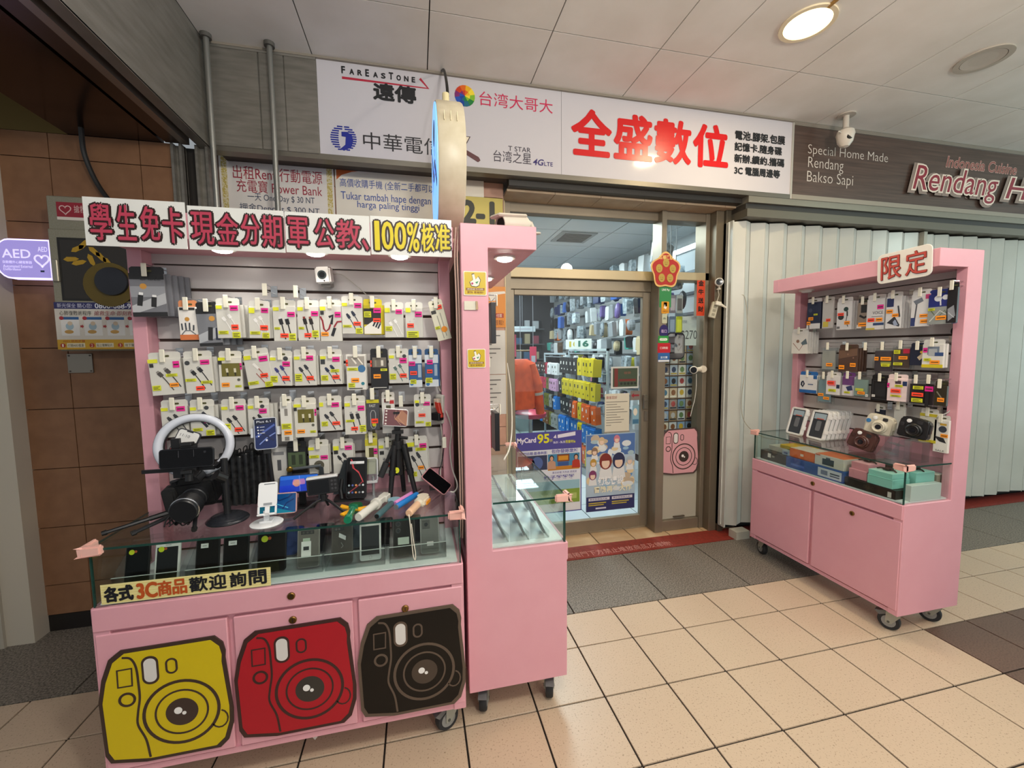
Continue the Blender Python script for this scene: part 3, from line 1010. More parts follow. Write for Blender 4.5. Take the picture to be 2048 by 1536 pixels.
def cable_ops(col, tip, y0=0.33, thick=0.035):
    """two cables with plugs running down to one corner"""
    o = []
    for dx, dy in ((-0.22, 0.08), (0.02, 0.0)):
        ax, ay = dx, y0 + dy
        o.append(('l', tip, 0.10, [(ax - 0.045, ay - 0.045), (ax, ay)]))
        o.append(('l', col, 0.14, [(ax - 0.005, ay - 0.005), (ax + 0.10, ay + 0.10)]))
        o.append(('l', col, thick, [(ax + 0.09, ay + 0.09), (ax + 0.22, ay + 0.25), (ax + 0.40, min(ay + 0.50, 0.97))]))
    return o


def steep_ops(col, tip):
    o = []
    for dx in (-0.18, 0.10):
        o.append(('l', tip, 0.11, [(dx - 0.02, 0.30), (dx, 0.37)]))
        o.append(('l', col, 0.17, [(dx, 0.36), (dx + 0.06, 0.52)]))
        o.append(('l', col, 0.05, [(dx + 0.055, 0.5), (dx + 0.20, 0.95)]))
    return o


def hook(M, length, y, label, grp, zwall=0.0435):
    """wire hook from the slat board out to the front of a pack; local z points out"""
    t = T('display_hook', label, 'hook', M, grp)
    p = MB()
    p.tube([(0, 0, 0), (0, 0, length - 0.012), (0, 0.012, length)], 0.0018, CHROME, 6)
    p.tube([(0, 0.022, 0), (0, 0.022, length + 0.004), (0, 0.016, length + 0.006)], 0.0016, CHROME, 6)
    p.box(-0.012, -0.012, -0.003, 0.012, 0.03, 0.0, CHROME)
    p.build('wire', t)
    MB().box(-0.008, -0.022, length + 0.004, 0.008, 0.024, length + 0.009, c('e8e4d2', 0.3)).build('tag_holder', t, bevel=0.0015)
    return t


def pack(M, w, h, depth, body, label, cat='package', grp=None, ops=(), labels=(), tab='white', stack=0, du=0.0, stack_label=None, name='cable_package', clear=False, hk=None):
    """a hung package; origin at the top centre of its front face, local z out"""
    t = T(name, label, cat, M, grp)
    bm_ = PLASTIC if clear else (body if not isinstance(body, str) else c(body, 0.35))
    car = MB().box(-w / 2, -h, -depth, w / 2, 0, 0, bm_).build('carton', t, bevel=0.001)
    if clear and isinstance(body, str):
        MB().box(-w * 0.42, -h * 0.93, -depth * 0.8, w * 0.42, -h * 0.12, -depth * 0.25, c(body, 0.5)).build('content', t)
    if tab:
        q = MB()
        q.prism([(-w * 0.5, 0), (w * 0.5, 0), (w * 0.5, 0.018), (w * 0.42, 0.024), (-w * 0.42, 0.024), (-w * 0.5, 0.018)], -depth * 0.6, -depth * 0.6 + 0.001, c(tab, 0.4))
        q.rrect(-0.014, 0.006, 0.014, 0.013, 0.0034, -depth * 0.6 + 0.001, -depth * 0.6 + 0.0014, c('4b4a26'))
        q.build('hang_tab', t)
    if ops:
        art(t, w, h, ops, 0.0003)
    for m, x0, y0, x1, y1 in labels:
        nm = 'price_label' if m in ('p', 'o', 'r') else ('brand_patch' if m == 'b' else 'text_label')
        cm_ = {'p': PNK, 'o': ORG, 'r': RED, 'y': YEL, 'b': c('dfe02e'), 'k': c('2b2b2b'), 'w': WHITE}[m]
        label_mesh(x0 * w, -y1 * h, x1 * w, -y0 * h, cm_, 0.0022, nm, t, 3 if m == 'y' else (0 if m in 'bk' else 1))
    for k in range(1, stack + 1):
        o = car.copy()
        o.name = name
        COL.objects.link(o)
        o.parent = None
        o.matrix_world = M @ LR(du * k, 0.001 * (k % 2), -(depth + 0.004) * k)
        tag(o, short('%s pack behind the %s' % (('first', 'second', 'third', 'fourth', 'fifth')[k - 1], label)), cat, grp)
    return t


ST = ML  # frame of the long stall
B0 = ('b', -0.47, 0.03, -0.22, 0.13)
PTR = ('p', 0.12, 0.03, 0.46, 0.18)


def onhook(Mf, u, vtop, w, h, d, zf, label, roll=0, yaw=0, hooklen=None, hlabel=None, hookgrp=None, zwall=0.0435, **kw):
    M = Mf @ LR(u, vtop, zf, yaw, 0, roll)
    body = kw.pop('body')
    p = pack(M, w, h, d, body, label, **kw)
    if hlabel is not False:
        hook(Mf @ LR(u, vtop + 0.0095, zwall), zf - zwall + 0.004, vtop, hlabel or short('chrome hook carrying the ' + label), hookgrp or 'wire hooks on the slat walls', zwall)
    return p


WB = 'd3d1c9'
ZF = 0.148
G1 = 'cable packages on the long stall'
R1, R2, R3, R4 = 'top row', 'second row', 'third row', 'lowest row'
CAB = [
    # u, vtop, w, h, roll, yaw, label, body, tab, ops, labels, stack, du
    (0.081, 1.745, 0.099, 0.150, 2, 8, 'black charging cable card at the west end of the top row', '6f7076', '18181a',
     [('r', '1b1b1d', -0.5, 0.0, 0.5, 0.14), ('r', '8e9096', -0.5, 0.3, 0.5, 0.55), ('p', 'b0b2b6', [(-0.5, 0.75), (0.5, 0.45), (0.5, 0.7), (-0.5, 0.95)]), ('c', 'c08a3a', -0.12, 0.30, 0.10), ('l', 'e6e6e6', 0.12, [(-0.2, 0.44), (-0.22, 0.52)]), ('l', '1c1c1e', 0.15, [(-0.22, 0.5), (-0.28, 0.75)]), ('l', 'e6e6e6', 0.12, [(0.17, 0.50), (0.16, 0.57)]), ('l', '1c1c1e', 0.15, [(0.16, 0.55), (0.12, 0.78)]), ('r', '1b1b1d', -0.5, 0.9, 0.5, 1.0), ('t', '2a2a2c', 'CABLE', -0.2, 0.08, 0.4, 0.16)], [], 4, 0.013),
    (0.199, 1.630, 0.057, 0.118, 1, 4, 'white and orange four plug cable box in the top row', 'e6e2dc', 'd68a5a',
     [('r', 'c9713f', -0.5, 0.84, 0.5, 1.0), ('r', '2b2b2b', -0.42, 0.02, 0.4, 0.1), ('c', 'c08a3a', -0.05, 0.37, 0.13), ('l', '3a4048', 0.08, [(-0.36, 0.5), (-0.34, 0.7)]), ('l', '3a4048', 0.08, [(-0.16, 0.48), (-0.14, 0.7)]), ('l', '3a4048', 0.08, [(0.06, 0.48), (0.05, 0.7)]), ('l', '3a4048', 0.08, [(0.28, 0.55), (0.25, 0.72)]), ('l', '5b6067', 0.05, [(-0.4, 0.84), (-0.2, 0.72), (0.1, 0.72), (0.36, 0.84)])], [], 1, 0.006),
    (0.262, 1.625, 0.072, 0.135, 3, 6, 'grey and black cable card between the orange box and the white boxes', '73757b', '18181a',
     [('r', '1b1b1d', -0.5, 0.0, 0.5, 0.14), ('p', 'a8abb0', [(-0.5, 0.7), (0.5, 0.45), (0.5, 0.75), (-0.5, 0.92)]), ('c', 'c08a3a', 0.15, 0.27, 0.13), ('l', '1c1c1e', 0.2, [(0.05, 0.5), (-0.02, 0.85)]), ('l', '22283c', 0.2, [(0.36, 0.52), (0.32, 0.85)]), ('r', '1b1b1d', -0.5, 0.92, 0.5, 1.0)], [], 3, 0.016),
    (0.327, 1.640, 0.076, 0.122, 1, 2, 'white box with two white cables at the west of the top row', WB, WB, cable_ops('f4f2ee', 'd4d2cc', 0.3), [B0, PTR, ('r', 0.12, 0.60, 0.42, 0.75), ('y', -0.44, 0.78, -0.02, 0.88), ('y', 0.14, 0.82, 0.48, 1.0)], 4, 0.009),
    (0.431, 1.632, 0.070, 0.115, -1, 0, 'white box with two pale cables beside the first bare hook', WB, WB, cable_ops('eeece8', 'cfcdc6', 0.3), [('b', -0.47, 0.03, -0.2, 0.2), PTR, ('r', 0.05, 0.58, 0.42, 0.74), ('y', -0.44, 0.78, 0.05, 0.88), ('y', 0.14, 0.82, 0.48, 1.0)], 1, 0.008),
    (0.516, 1.636, 0.078, 0.130, 0, 0, 'white box with thick black cable plugs near the middle of the top row', WB, WB, steep_ops('1e1f23', 'd8d8d8'), [B0, ('p', 0.15, 0.16, 0.48, 0.30), ('r', -0.2, 0.78, 0.15, 0.90), ('y', 0.18, 0.78, 0.48, 0.98), ('y', -0.45, 0.6, -0.2, 0.67)], 0, 0),
    (0.599, 1.637, 0.076, 0.130, 0, 0, 'white box with black cables and reddish plugs below the small white camera', WB, WB, steep_ops('25201f', '8d3a33'), [B0, ('p', 0.15, 0.14, 0.48, 0.28), ('r', -0.2, 0.78, 0.12, 0.90), ('y', 0.16, 0.70, 0.46, 0.9), ('y', -0.45, 0.6, -0.2, 0.67)], 0, 0),
    (0.679, 1.640, 0.078, 0.136, 0, 0, 'white box with a red braided angled cable', WB, WB, [('l', '8c1f2b', 0.08, [(-0.48, 0.3), (-0.38, 0.42), (-0.33, 0.65), (-0.24, 0.72), (-0.1, 0.65), (-0.02, 0.52)]), ('l', '1d1d22', 0.13, [(-0.08, 0.32), (0.1, 0.27), (0.02, 0.52)]), ('l', '8c1f2b', 0.08, [(0.14, 0.6), (0.3, 0.45), (0.5, 0.44)]), ('l', '1d1d22', 0.14, [(0.18, 0.62), (0.04, 0.85)])], [B0, ('p', 0.20, 0.17, 0.48, 0.32), ('o', -0.46, 0.74, -0.12, 0.85), ('k', -0.46, 0.15, -0.3, 0.25)], 0, 0),
    (0.758, 1.655, 0.077, 0.122, 0, 0, 'white box with two navy blue cables in the top row', WB, WB, cable_ops('20273c', '20273c', 0.33), [B0, PTR, ('r', 0.05, 0.62, 0.40, 0.74), ('y', -0.46, 0.72, -0.04, 0.80), ('y', 0.14, 0.82, 0.48, 1.0)], 1, 0.004),
    (0.834, 1.645, 0.070, 0.115, 0, -3, 'bright yellow and black cable box', 'c3b418', 'cdbc22', [('r', '2a2624', -0.48, 0.12, 0.44, 0.66), ('p', 'e8e4da', [(-0.48, 0.75), (0.1, 0.5), (0.44, 0.62), (0.44, 0.98), (-0.48, 0.98)]), ('l', '232a36', 0.09, [(0.0, 0.72), (0.14, 0.55)]), ('l', '232a36', 0.09, [(0.14, 0.76), (0.28, 0.58)]), ('l', '232a36', 0.09, [(0.26, 0.8), (0.4, 0.62)])], [('p', 0.05, 0.10, 0.46, 0.27), ('r', 0.02, 0.45, 0.42, 0.58), ('y', -0.46, 0.22, -0.08, 0.42)], 2, 0.008),
    (0.914, 1.634, 0.073, 0.116, 0, -4, 'white box with two thin white cables beside the yellow box', WB, WB, cable_ops('f5f4f0', 'cbc8c0', 0.4), [('b', -0.47, 0.0, -0.2, 0.15), ('p', 0.1, 0.05, 0.44, 0.2), ('y', -0.46, 0.62, -0.1, 0.78)], 0, 0),
    (0.992, 1.635, 0.068, 0.118, 0, -4, 'white box with grey cables and a large yellow label, top row east', WB, WB, cable_ops('d2d0ca', 'c2c0ba', 0.4), [('b', -0.47, 0.0, -0.2, 0.15), ('p', 0.06, 0.12, 0.46, 0.3), ('r', -0.4, 0.52, -0.02, 0.66), ('y', -0.44, 0.78, 0.25, 1.0)], 0, 0),
    (1.079, 1.645, 0.056, 0.142, 14, -10, 'narrow cream cable box hanging tilted by the post', 'd9d5c0', 'd9d5c0', [('r', '3a3a36', -0.45, 0.12, -0.1, 0.22), ('l', '9a978a', 0.06, [(-0.1, 0.28), (-0.02, 0.95)]), ('l', '9a978a', 0.06, [(0.16, 0.22), (0.2, 0.9)]), ('c', 'e08a1a', 0.16, 0.70, 0.22)], [('r', 0.02, 0.0, 0.4, 0.12), ('y', -0.45, 0.58, -0.1, 0.66)], 0, 0),
    # second row
    (0.115, 1.445, 0.096, 0.130, 3, 6, 'wide white box with grey cables at the west end of the second row', WB, WB, cable_ops('4c4744', '8a8680', 0.3), [('b', -0.5, 0.0, -0.2, 0.1), ('k', -0.46, 0.12, -0.34, 0.22), ('p', 0.26, 0.08, 0.46, 0.26), ('o', 0.08, 0.68, 0.36, 0.79), ('y', 0.0, 0.42, 0.36, 0.5), ('y', -0.46, 0.72, -0.2, 0.86)], 2, 0.010),
    (0.219, 1.448, 0.088, 0.130, 2, 5, 'white box with black cables and a round dark badge', WB, WB, cable_ops('25262a', '8f8f8f', 0.3) + [('c', '3a3d40', -0.36, 0.14, 0.09)], [('p', 0.1, 0.07, 0.42, 0.2), ('r', -0.14, 0.80, 0.16, 0.92), ('y', -0.48, 0.58, -0.1, 0.66), ('y', 0.06, 0.66, 0.46, 0.74)], 1, 0.012),
    (0.324, 1.447, 0.074, 0.126, 0, 3, 'white card with an olive window and two plugs in the second row', 'd9d6cb', 'd9d6cb', [('r', '6b6428', -0.38, 0.17, 0.45, 0.56), ('l', 'd8d2b8', 0.1, [(-0.15, 0.32), (-0.13, 0.44)]), ('l', '33301c', 0.07, [(-0.13, 0.44), (-0.12, 0.54)]), ('l', 'd8d2b8', 0.1, [(0.2, 0.32), (0.21, 0.44)]), ('l', '33301c', 0.07, [(0.21, 0.44), (0.22, 0.54)]), ('c', '5b5b52', 0.35, 0.66, 0.07)], [('b', -0.5, 0.0, -0.2, 0.09), ('k', -0.5, 0.09, -0.34, 0.2), ('p', 0.44, 0.17, 0.52, 0.36), ('o', -0.4, 0.74, -0.06, 0.86), ('y', 0.18, 0.82, 0.46, 0.88)], 0, 0),
    (0.410, 1.455, 0.086, 0.124, 7, -2, 'tilted white box with a thin red cable in the second row', WB, WB, [('l', 'a8504a', 0.03, [(0.02, 0.4), (0.3, 0.75)]), ('l', 'a8504a', 0.03, [(-0.1, 0.55), (0.2, 0.9)]), ('l', 'efece6', 0.1, [(-0.15, 0.25), (0.02, 0.42)])], [('b', -0.47, 0.0, -0.2, 0.12), ('p', 0.12, 0.06, 0.46, 0.22), ('r', 0.06, 0.58, 0.36, 0.7), ('y', -0.48, 0.78, -0.06, 0.88), ('y', 0.18, 0.84, 0.48, 1.0)], 3, 0.007),
    (0.496, 1.447, 0.077, 0.110, -2, 0, 'white box with two violet blue cables in the second row', WB, WB, cable_ops('3a3c78', '4a4c88', 0.35) + [('c', '3a3d40', 0.22, 0.06, 0.11)], [B0, ('p', 0.08, 0.16, 0.42, 0.33), ('r', 0.06, 0.66, 0.40, 0.82), ('y', -0.46, 0.66, -0.14, 0.88)], 1, 0.004),
    (0.579, 1.450, 0.078, 0.115, 0, 0, 'white box with dark grey cables in the middle of the second row', WB, WB, cable_ops('34363e', '34363e', 0.35), [B0, ('p', 0.06, 0.0, 0.4, 0.16), ('r', 0.06, 0.68, 0.38, 0.82), ('y', -0.46, 0.60, -0.14, 0.85)], 2, 0.006),
    (0.672, 1.450, 0.079, 0.113, 0, 0, 'white box with dark blue cables and a shield badge in the second row', WB, WB, cable_ops('222c48', '2c3a5c', 0.38) + [('r', '35393d', -0.46, 0.14, -0.26, 0.3)], [B0, ('p', 0.08, 0.06, 0.42, 0.22), ('r', 0.05, 0.68, 0.38, 0.82), ('y', -0.02, 0.48, 0.38, 0.58), ('y', -0.46, 0.68, -0.14, 0.86)], 1, 0.003),
    (0.764, 1.452, 0.073, 0.140, 0, 0, 'clear topped cable box with a round blue print', 'dfddd6', None, [('r', '9c968e', -0.42, 0.05, 0.44, 0.33), ('l', 'ece6da', 0.08, [(-0.2, 0.1), (0.02, 0.26)]), ('l', 'ece6da', 0.06, [(0.1, 0.1), (0.35, 0.28)]), ('c', '3c6f9c', 0.28, 0.40, 0.2), ('c', '2e7d8c', 0.32, 0.82, 0.09), ('r', '55524c', -0.4, 0.94, 0.3, 0.97)], [('r', -0.5, 0.14, -0.4, 0.32), ('y', -0.44, 0.37, 0.1, 0.45), ('o', -0.26, 0.66, 0.14, 0.78), ('y', -0.42, 0.8, -0.08, 0.92)], 1, 0.002),
    (0.851, 1.450, 0.066, 0.138, 0, -2, 'black cable box with an orange price label', '17171a', '17171a', [('r', '6f695f', -0.38, 0.08, 0.42, 0.36), ('l', 'd8d2c6', 0.14, [(0.18, 0.16), (0.18, 0.32)]), ('l', '8a857a', 0.1, [(-0.2, 0.16), (-0.2, 0.34)]), ('r', 'c9c7c2', -0.4, 0.94, 0.4, 0.96)], [('r', -0.5, 0.16, -0.42, 0.34), ('o', -0.34, 0.56, 0.08, 0.68), ('y', 0.08, 0.4, 0.46, 0.47)], 0, 0),
    (0.926, 1.450, 0.077, 0.116, 0, -4, 'white box with teal tinted cables beside the blue packs', WB, WB, cable_ops('5c7470', 'e8e6e0', 0.35) + [('c', '3a3d40', 0.3, 0.06, 0.1)], [B0, ('p', 0.06, 0.12, 0.42, 0.3), ('r', 0.06, 0.66, 0.4, 0.8), ('y', -0.46, 0.66, -0.14, 0.86)], 1, 0.006),
    (0.991, 1.447, 0.052, 0.130, 0, -5, 'slim blue plug pack hanging third from the post', '2f5d94', '24507f', [('r', 'd5dde4', -0.5, 0.0, 0.5, 0.26), ('r', '9fb4c6', 0.2, 0.3, 0.45, 0.7), ('r', 'd5dde4', -0.5, 0.78, 0.5, 1.0), ('c', '3b78b4', -0.3, 0.9, 0.14)], [('p', -0.48, 0.2, 0.0, 0.34), ('r', -0.4, 0.5, 0.12, 0.62), ('y', -0.4, 0.76, 0.06, 0.9)], 0, 0),
    (1.056, 1.447, 0.054, 0.130, 0, -6, 'slim blue plug pack hanging nearest the post', '2f5d94', '24507f', [('r', 'd5dde4', -0.5, 0.0, 0.5, 0.26), ('r', '9fb4c6', 0.2, 0.3, 0.42, 0.66), ('r', 'd5dde4', -0.5, 0.78, 0.5, 1.0), ('c', '3b78b4', -0.3, 0.92, 0.14)], [('p', -0.34, 0.16, 0.1, 0.3), ('r', -0.34, 0.46, 0.06, 0.58), ('y', -0.46, 0.72, 0.04, 0.88)], 1, 0.004),
    # third row
    (0.134, 1.272, 0.082, 0.112, 1, 4, 'white box with dark plugs behind the top of the ring light', WB, WB, cable_ops('3a3a3d', '3a3a3d', 0.3), [B0, ('p', 0.1, 0.0, 0.42, 0.16), ('y', 0.02, 0.42, 0.4, 0.5)], 0, 0),
    (0.222, 1.270, 0.076, 0.112, 0, 4, 'white box with three black braided plugs seen through the ring light', WB, WB, [('l', '2c2f38', 0.12, [(-0.26, 0.32), (-0.02, 0.5), (0.2, 0.7)]), ('l', '2c2f38', 0.12, [(-0.12, 0.26), (0.12, 0.42), (0.3, 0.62)]), ('l', '2c2f38', 0.12, [(0.02, 0.2), (0.24, 0.36)]), ('c', '3a3d40', 0.2, 0.06, 0.1)], [B0, ('p', 0.08, 0.4, 0.42, 0.56), ('y', -0.4, 0.72, 0.0, 0.82), ('y', 0.14, 0.8, 0.48, 0.98)], 2, 0.008),
    (0.325, 1.268, 0.080, 0.112, 0, 3, 'white box with thin black cables above the black tripod cartons', WB, WB, cable_ops('2b2b2d', '2b2b2d', 0.38), [B0, ('p', 0.12, 0.0, 0.44, 0.16), ('r', 0.02, 0.74, 0.34, 0.88), ('y', -0.44, 0.6, -0.14, 0.82)], 1, 0.004),
    (0.409, 1.268, 0.072, 0.112, 0, 2, 'white box with black cables behind the propped blue phone', WB, WB, cable_ops('2b2b2d', '2b2b2d', 0.38) + [('c', '3a3d40', 0.2, 0.06, 0.1)], [B0, ('p', 0.04, 0.14, 0.4, 0.3)], 2, 0.010),
    (0.503, 1.272, 0.040, 0.150, 0, 0, 'slim white adapter box with an orange label', 'e2e0d9', 'e2e0d9', [('r', '8a8680', -0.12, 0.16, 0.16, 0.34), ('r', '7d7973', -0.2, 0.88, 0.2, 0.98)], [('y', -0.4, 0.54, 0.44, 0.68), ('o', -0.2, 0.72, 0.46, 0.83)], 1, 0.008),
    (0.571, 1.264, 0.078, 0.130, 0, 0, 'white card with an olive window in the third row', 'd9d6cb', 'd9d6cb', [('r', '6b6428', -0.34, 0.16, 0.40, 0.56), ('l', 'd8d2b8', 0.1, [(-0.1, 0.3), (-0.09, 0.42)]), ('l', '33301c', 0.07, [(-0.09, 0.42), (-0.08, 0.54)]), ('l', 'd8d2b8', 0.1, [(0.2, 0.3), (0.21, 0.42)]), ('l', '33301c', 0.07, [(0.21, 0.42), (0.22, 0.54)]), ('c', '5b5b52', 0.34, 0.64, 0.07)], [('b', -0.5, 0.0, -0.18, 0.09), ('k', -0.5, 0.1, -0.36, 0.2), ('p', 0.44, 0.16, 0.52, 0.36), ('o', -0.38, 0.76, -0.04, 0.87), ('y', 0.2, 0.8, 0.46, 0.87)], 0, 0),
    (0.662, 1.268, 0.082, 0.114, 1, 0, 'white box with black plugs in the middle of the third row', WB, WB, cable_ops('33353a', '33353a', 0.38), [('b', -0.47, 0.0, -0.3, 0.14), ('p', 0.06, 0.02, 0.4, 0.18), ('r', 0.06, 0.68, 0.4, 0.8), ('y', -0.42, 0.66, -0.14, 0.82)], 0, 0),
    (0.753, 1.265, 0.079, 0.130, 0, 0, 'white box with thick black and grey cables in the third row', WB, WB, steep_ops('2a2b30', '9a9a9a'), [B0, ('p', 0.14, 0.12, 0.46, 0.27), ('r', -0.2, 0.76, 0.12, 0.87), ('y', -0.44, 0.54, -0.04, 0.61), ('y', 0.2, 0.72, 0.5, 0.92)], 1, 0.003),
    (0.821, 1.285, 0.048, 0.136, 0, -2, 'dark grey fast charge cable blister with a yellow band', '44454a', '56575c', [('r', 'c9bf20', -0.5, 0.1, 0.5, 0.2), ('t', 'd8d8d8', 'FAST', -0.28, 0.24, 0.22, 0.32), ('l', 'a9a9ac', 0.05, [(-0.2, 0.5), (-0.1, 0.42), (0.1, 0.42), (0.2, 0.5), (0.2, 0.88), (0.1, 0.95), (-0.1, 0.95), (-0.2, 0.88), (-0.2, 0.5)]), ('c', 'c9bf20', 0.06, 0.84, 0.16)], [('r', -0.14, 0.66, 0.38, 0.8)], 0, 0),
    (0.880, 1.275, 0.050, 0.142, 0, -2, 'slim white package with a red logo behind the white phone', 'dad7d0', 'c9c5be', [('r', '6b2f2c', -0.3, 0.02, 0.06, 0.12), ('r', 'b3262c', 0.12, 0.06, 0.46, 0.16), ('r', '514f3c', -0.16, 0.2, 0.2, 0.32)], [], 0, 0),
    (1.015, 1.262, 0.068, 0.110, 0, -5, 'white box with pale cables beside the power strip', WB, WB, cable_ops('cfcfca', 'e8e6e0', 0.35) + [('c', '3a3d40', -0.3, 0.16, 0.12)], [('b', -0.44, 0.0, -0.2, 0.1), ('p', 0.06, 0.06, 0.44, 0.2), ('r', -0.24, 0.5, 0.16, 0.62), ('y', -0.42, 0.78, 0.06, 0.86), ('y', 0.16, 0.82, 0.48, 0.98)], 0, 0),
    # lowest row
    (0.524, 1.088, 0.070, 0.104, 0, 0, 'black card with a green window and two earpieces', '1d1d1d', '1d1d1d', [('r', '4f5f42', -0.46, 0.18, 0.44, 0.86), ('r', '2c3626', -0.28, 0.28, -0.08, 0.66), ('r', '2c3626', 0.1, 0.28, 0.3, 0.66)], [], 0, 0),
    (0.604, 1.090, 0.074, 0.116, 0, 0, 'white card with a round grey cable winder print', WB, WB, [('c', '5a5648', 0.0, 0.68, 0.26), ('c', '3b382f', 0.0, 0.68, 0.12)], [('b', -0.5, 0.04, -0.22, 0.14), ('p', 0.1, 0.34, 0.46, 0.48), ('y', -0.46, 0.32, 0.02, 0.42)], 1, 0.004),
    (0.696, 1.088, 0.078, 0.118, 0, 0, 'white box with black plugs above the red screened phone', WB, WB, cable_ops('2b2b2d', '2b2b2d', 0.33), [('b', -0.47, 0.03, -0.2, 0.17), ('k', -0.44, 0.18, -0.24, 0.3), ('p', 0.1, 0.03, 0.44, 0.18)], 1, 0.003),
    (0.805, 1.104, 0.048, 0.146, 0, -2, 'slim yellow topped adapter card', 'd8d4b0', 'd6d07a', [('r', 'cfc42c', -0.5, 0.0, 0.5, 0.18), ('r', '4a4420', -0.2, 0.24, 0.2, 0.5)], [('p', 0.2, 0.26, 0.5, 0.42)], 0, 0),
    (0.869, 1.080, 0.074, 0.124, 0, -3, 'white box behind the black tripod legs', WB, WB, cable_ops('8a8a88', 'c2c0ba', 0.4), [B0, ('k', -0.42, 0.22, -0.2, 0.34), ('p', 0.2, 0.1, 0.46, 0.24), ('r', 0.0, 0.62, 0.28, 0.76)], 1, 0.004),
    (0.986, 1.082, 0.088, 0.170, 2, -4, 'large white box with dark grey cables in the lowest row', WB, WB, cable_ops('35373a', '35373a', 0.3), [('b', -0.47, 0.0, -0.1, 0.1), ('k', -0.42, 0.12, -0.2, 0.22), ('p', 0.14, 0.04, 0.46, 0.16), ('y', -0.06, 0.14, 0.42, 0.22), ('o', 0.0, 0.6, 0.28, 0.69), ('y', -0.34, 0.74, -0.06, 0.86)], 1, 0.004),
]
for (u, vt, w, h, ro, ya, lab, body, tab, ops, labs, stack, du) in CAB:
    onhook(ST, u, vt, w, h, 0.014, ZF if vt > 1.2 else 0.112, lab, roll=ro, yaw=ya, body=body, tab=tab, ops=ops, labels=labs, stack=stack, du=du, grp=G1, )
for u, v, lab in ((0.455, 1.705, 'bare chrome hook above the top row near the first white boxes'), (0.56, 1.70, 'bare chrome hook with white tip above the thick black plug box'), (0.93, 1.27, 'bare hook beside the white phone on the black tripod'), (1.10, 1.09, 'bare hook low on the slat wall by the post')):
    hook(ST @ LR(u, v - 0.01, 0.0435), 0.10, v, lab, 'wire hooks on the slat walls')
# ------------------------------------------------------------------ hand painted paper banner on the canopy of the long stall
PAPER = c('dfe0dc', 0.3)


def banner_char(t, x0, y0, x1, y1, z, fill, edge, d, e, parent):
    p = MB()
    fat(p, t, x0, y0, x1, y1, z, edge, d + e)
    fat(p, t, x0, y0, x1, y1, z + 0.0018, fill, d)
    p.build('character', parent)


CRIM, DKB = c('b23a52'), c('2b1612')
for (x0, x1, y0, y1, ro, txt, spans, fillc, lab) in (
        (0.003, 0.279, 1.803, 1.951, 0.6, '學生免卡', [(.020, .075), (.092, .140), (.155, .205), (.215, .270)], CRIM, 'white paper with four red brush characters at the west end of the stall banner'),
        (0.285, 0.571, 1.803, 1.942, 0.3, '現金分期', [(.295, .358), (.368, .430), (.440, .495), (.503, .563)], CRIM, 'second white paper of the stall banner with four red characters about cash instalments'),
        (0.574, 0.848, 1.805, 1.941, 0.0, '軍公教、', [(.583, .645), (.668, .728), (.738, .815), (.822, .842)], CRIM, 'third white paper of the stall banner with three red characters and a comma'),
        (0.851, 1.137, 1.809, 1.943, -0.4, '100%核准', [(.866, .880), (.890, .928), (.934, .972), (.978, 1.018), (1.028, 1.072), (1.078, 1.130)], c('d9c61a'), 'white paper with yellow lettering 100% at the east end of the stall banner')):
    t = T('paper_banner', lab, 'banner', ML @ LR(0, 0, 0.288), 'paper signs along the stall canopy')
    MB().box(x0, y0, 0, x1, y1, 0.0012, PAPER).build('paper', t)
    h = y1 - y0
    for i, (ch_, (a, b)) in enumerate(zip(txt, spans)):
        lo, hi = (0.12, 0.86) if ch_ not in '、' else (0.12, 0.4)
        banner_char(ch_, a, y0 + h * (lo + 0.02 * ((i * 7) % 3)), b, y0 + h * hi, 0.0014, fillc, DKB, 0.0008 if fillc == CRIM else 0.0012, 0.0046, t)

ts = T('paper_sign', 'pale yellow striped sign reading 3C in orange stuck to the front glass', 'sign', ML @ LR(0, 0, 0.4025))
b = MB()
b.prism([(0.030, 0.693), (0.502, 0.689), (0.504, 0.752), (0.030, 0.756)], 0.0, 0.001, c('e6dc9a', 0.35))
b.build('paper', ts)
p = MB()
for i in range(7):
    p.box(0.031, 0.697 + 0.0085 * i, 0.001, 0.503, 0.6985 + 0.0085 * i, 0.0012, c('d8c978'))
p.build('stripe', ts)
k = c('16171c')
for t_, a, b_, m, d in (('各', .040, .075, k, .0016), ('式', .078, .114, k, .0016), ('3C', .126, .178, c('b8501c'), .0018), ('商', .182, .218, c('b8501c'), .0011), ('品', .222, .260, c('b8501c'), .0011), ('歡', .268, .318, k, .0010), ('迎', .324, .372, k, .0011), ('詢', .384, .430, k, .0011), ('問', .440, .490, k, .0013)):
    p = MB()
    fat(p, t_, a, .700, b_, .747, .0016, m, d)
    p.build('character', ts)

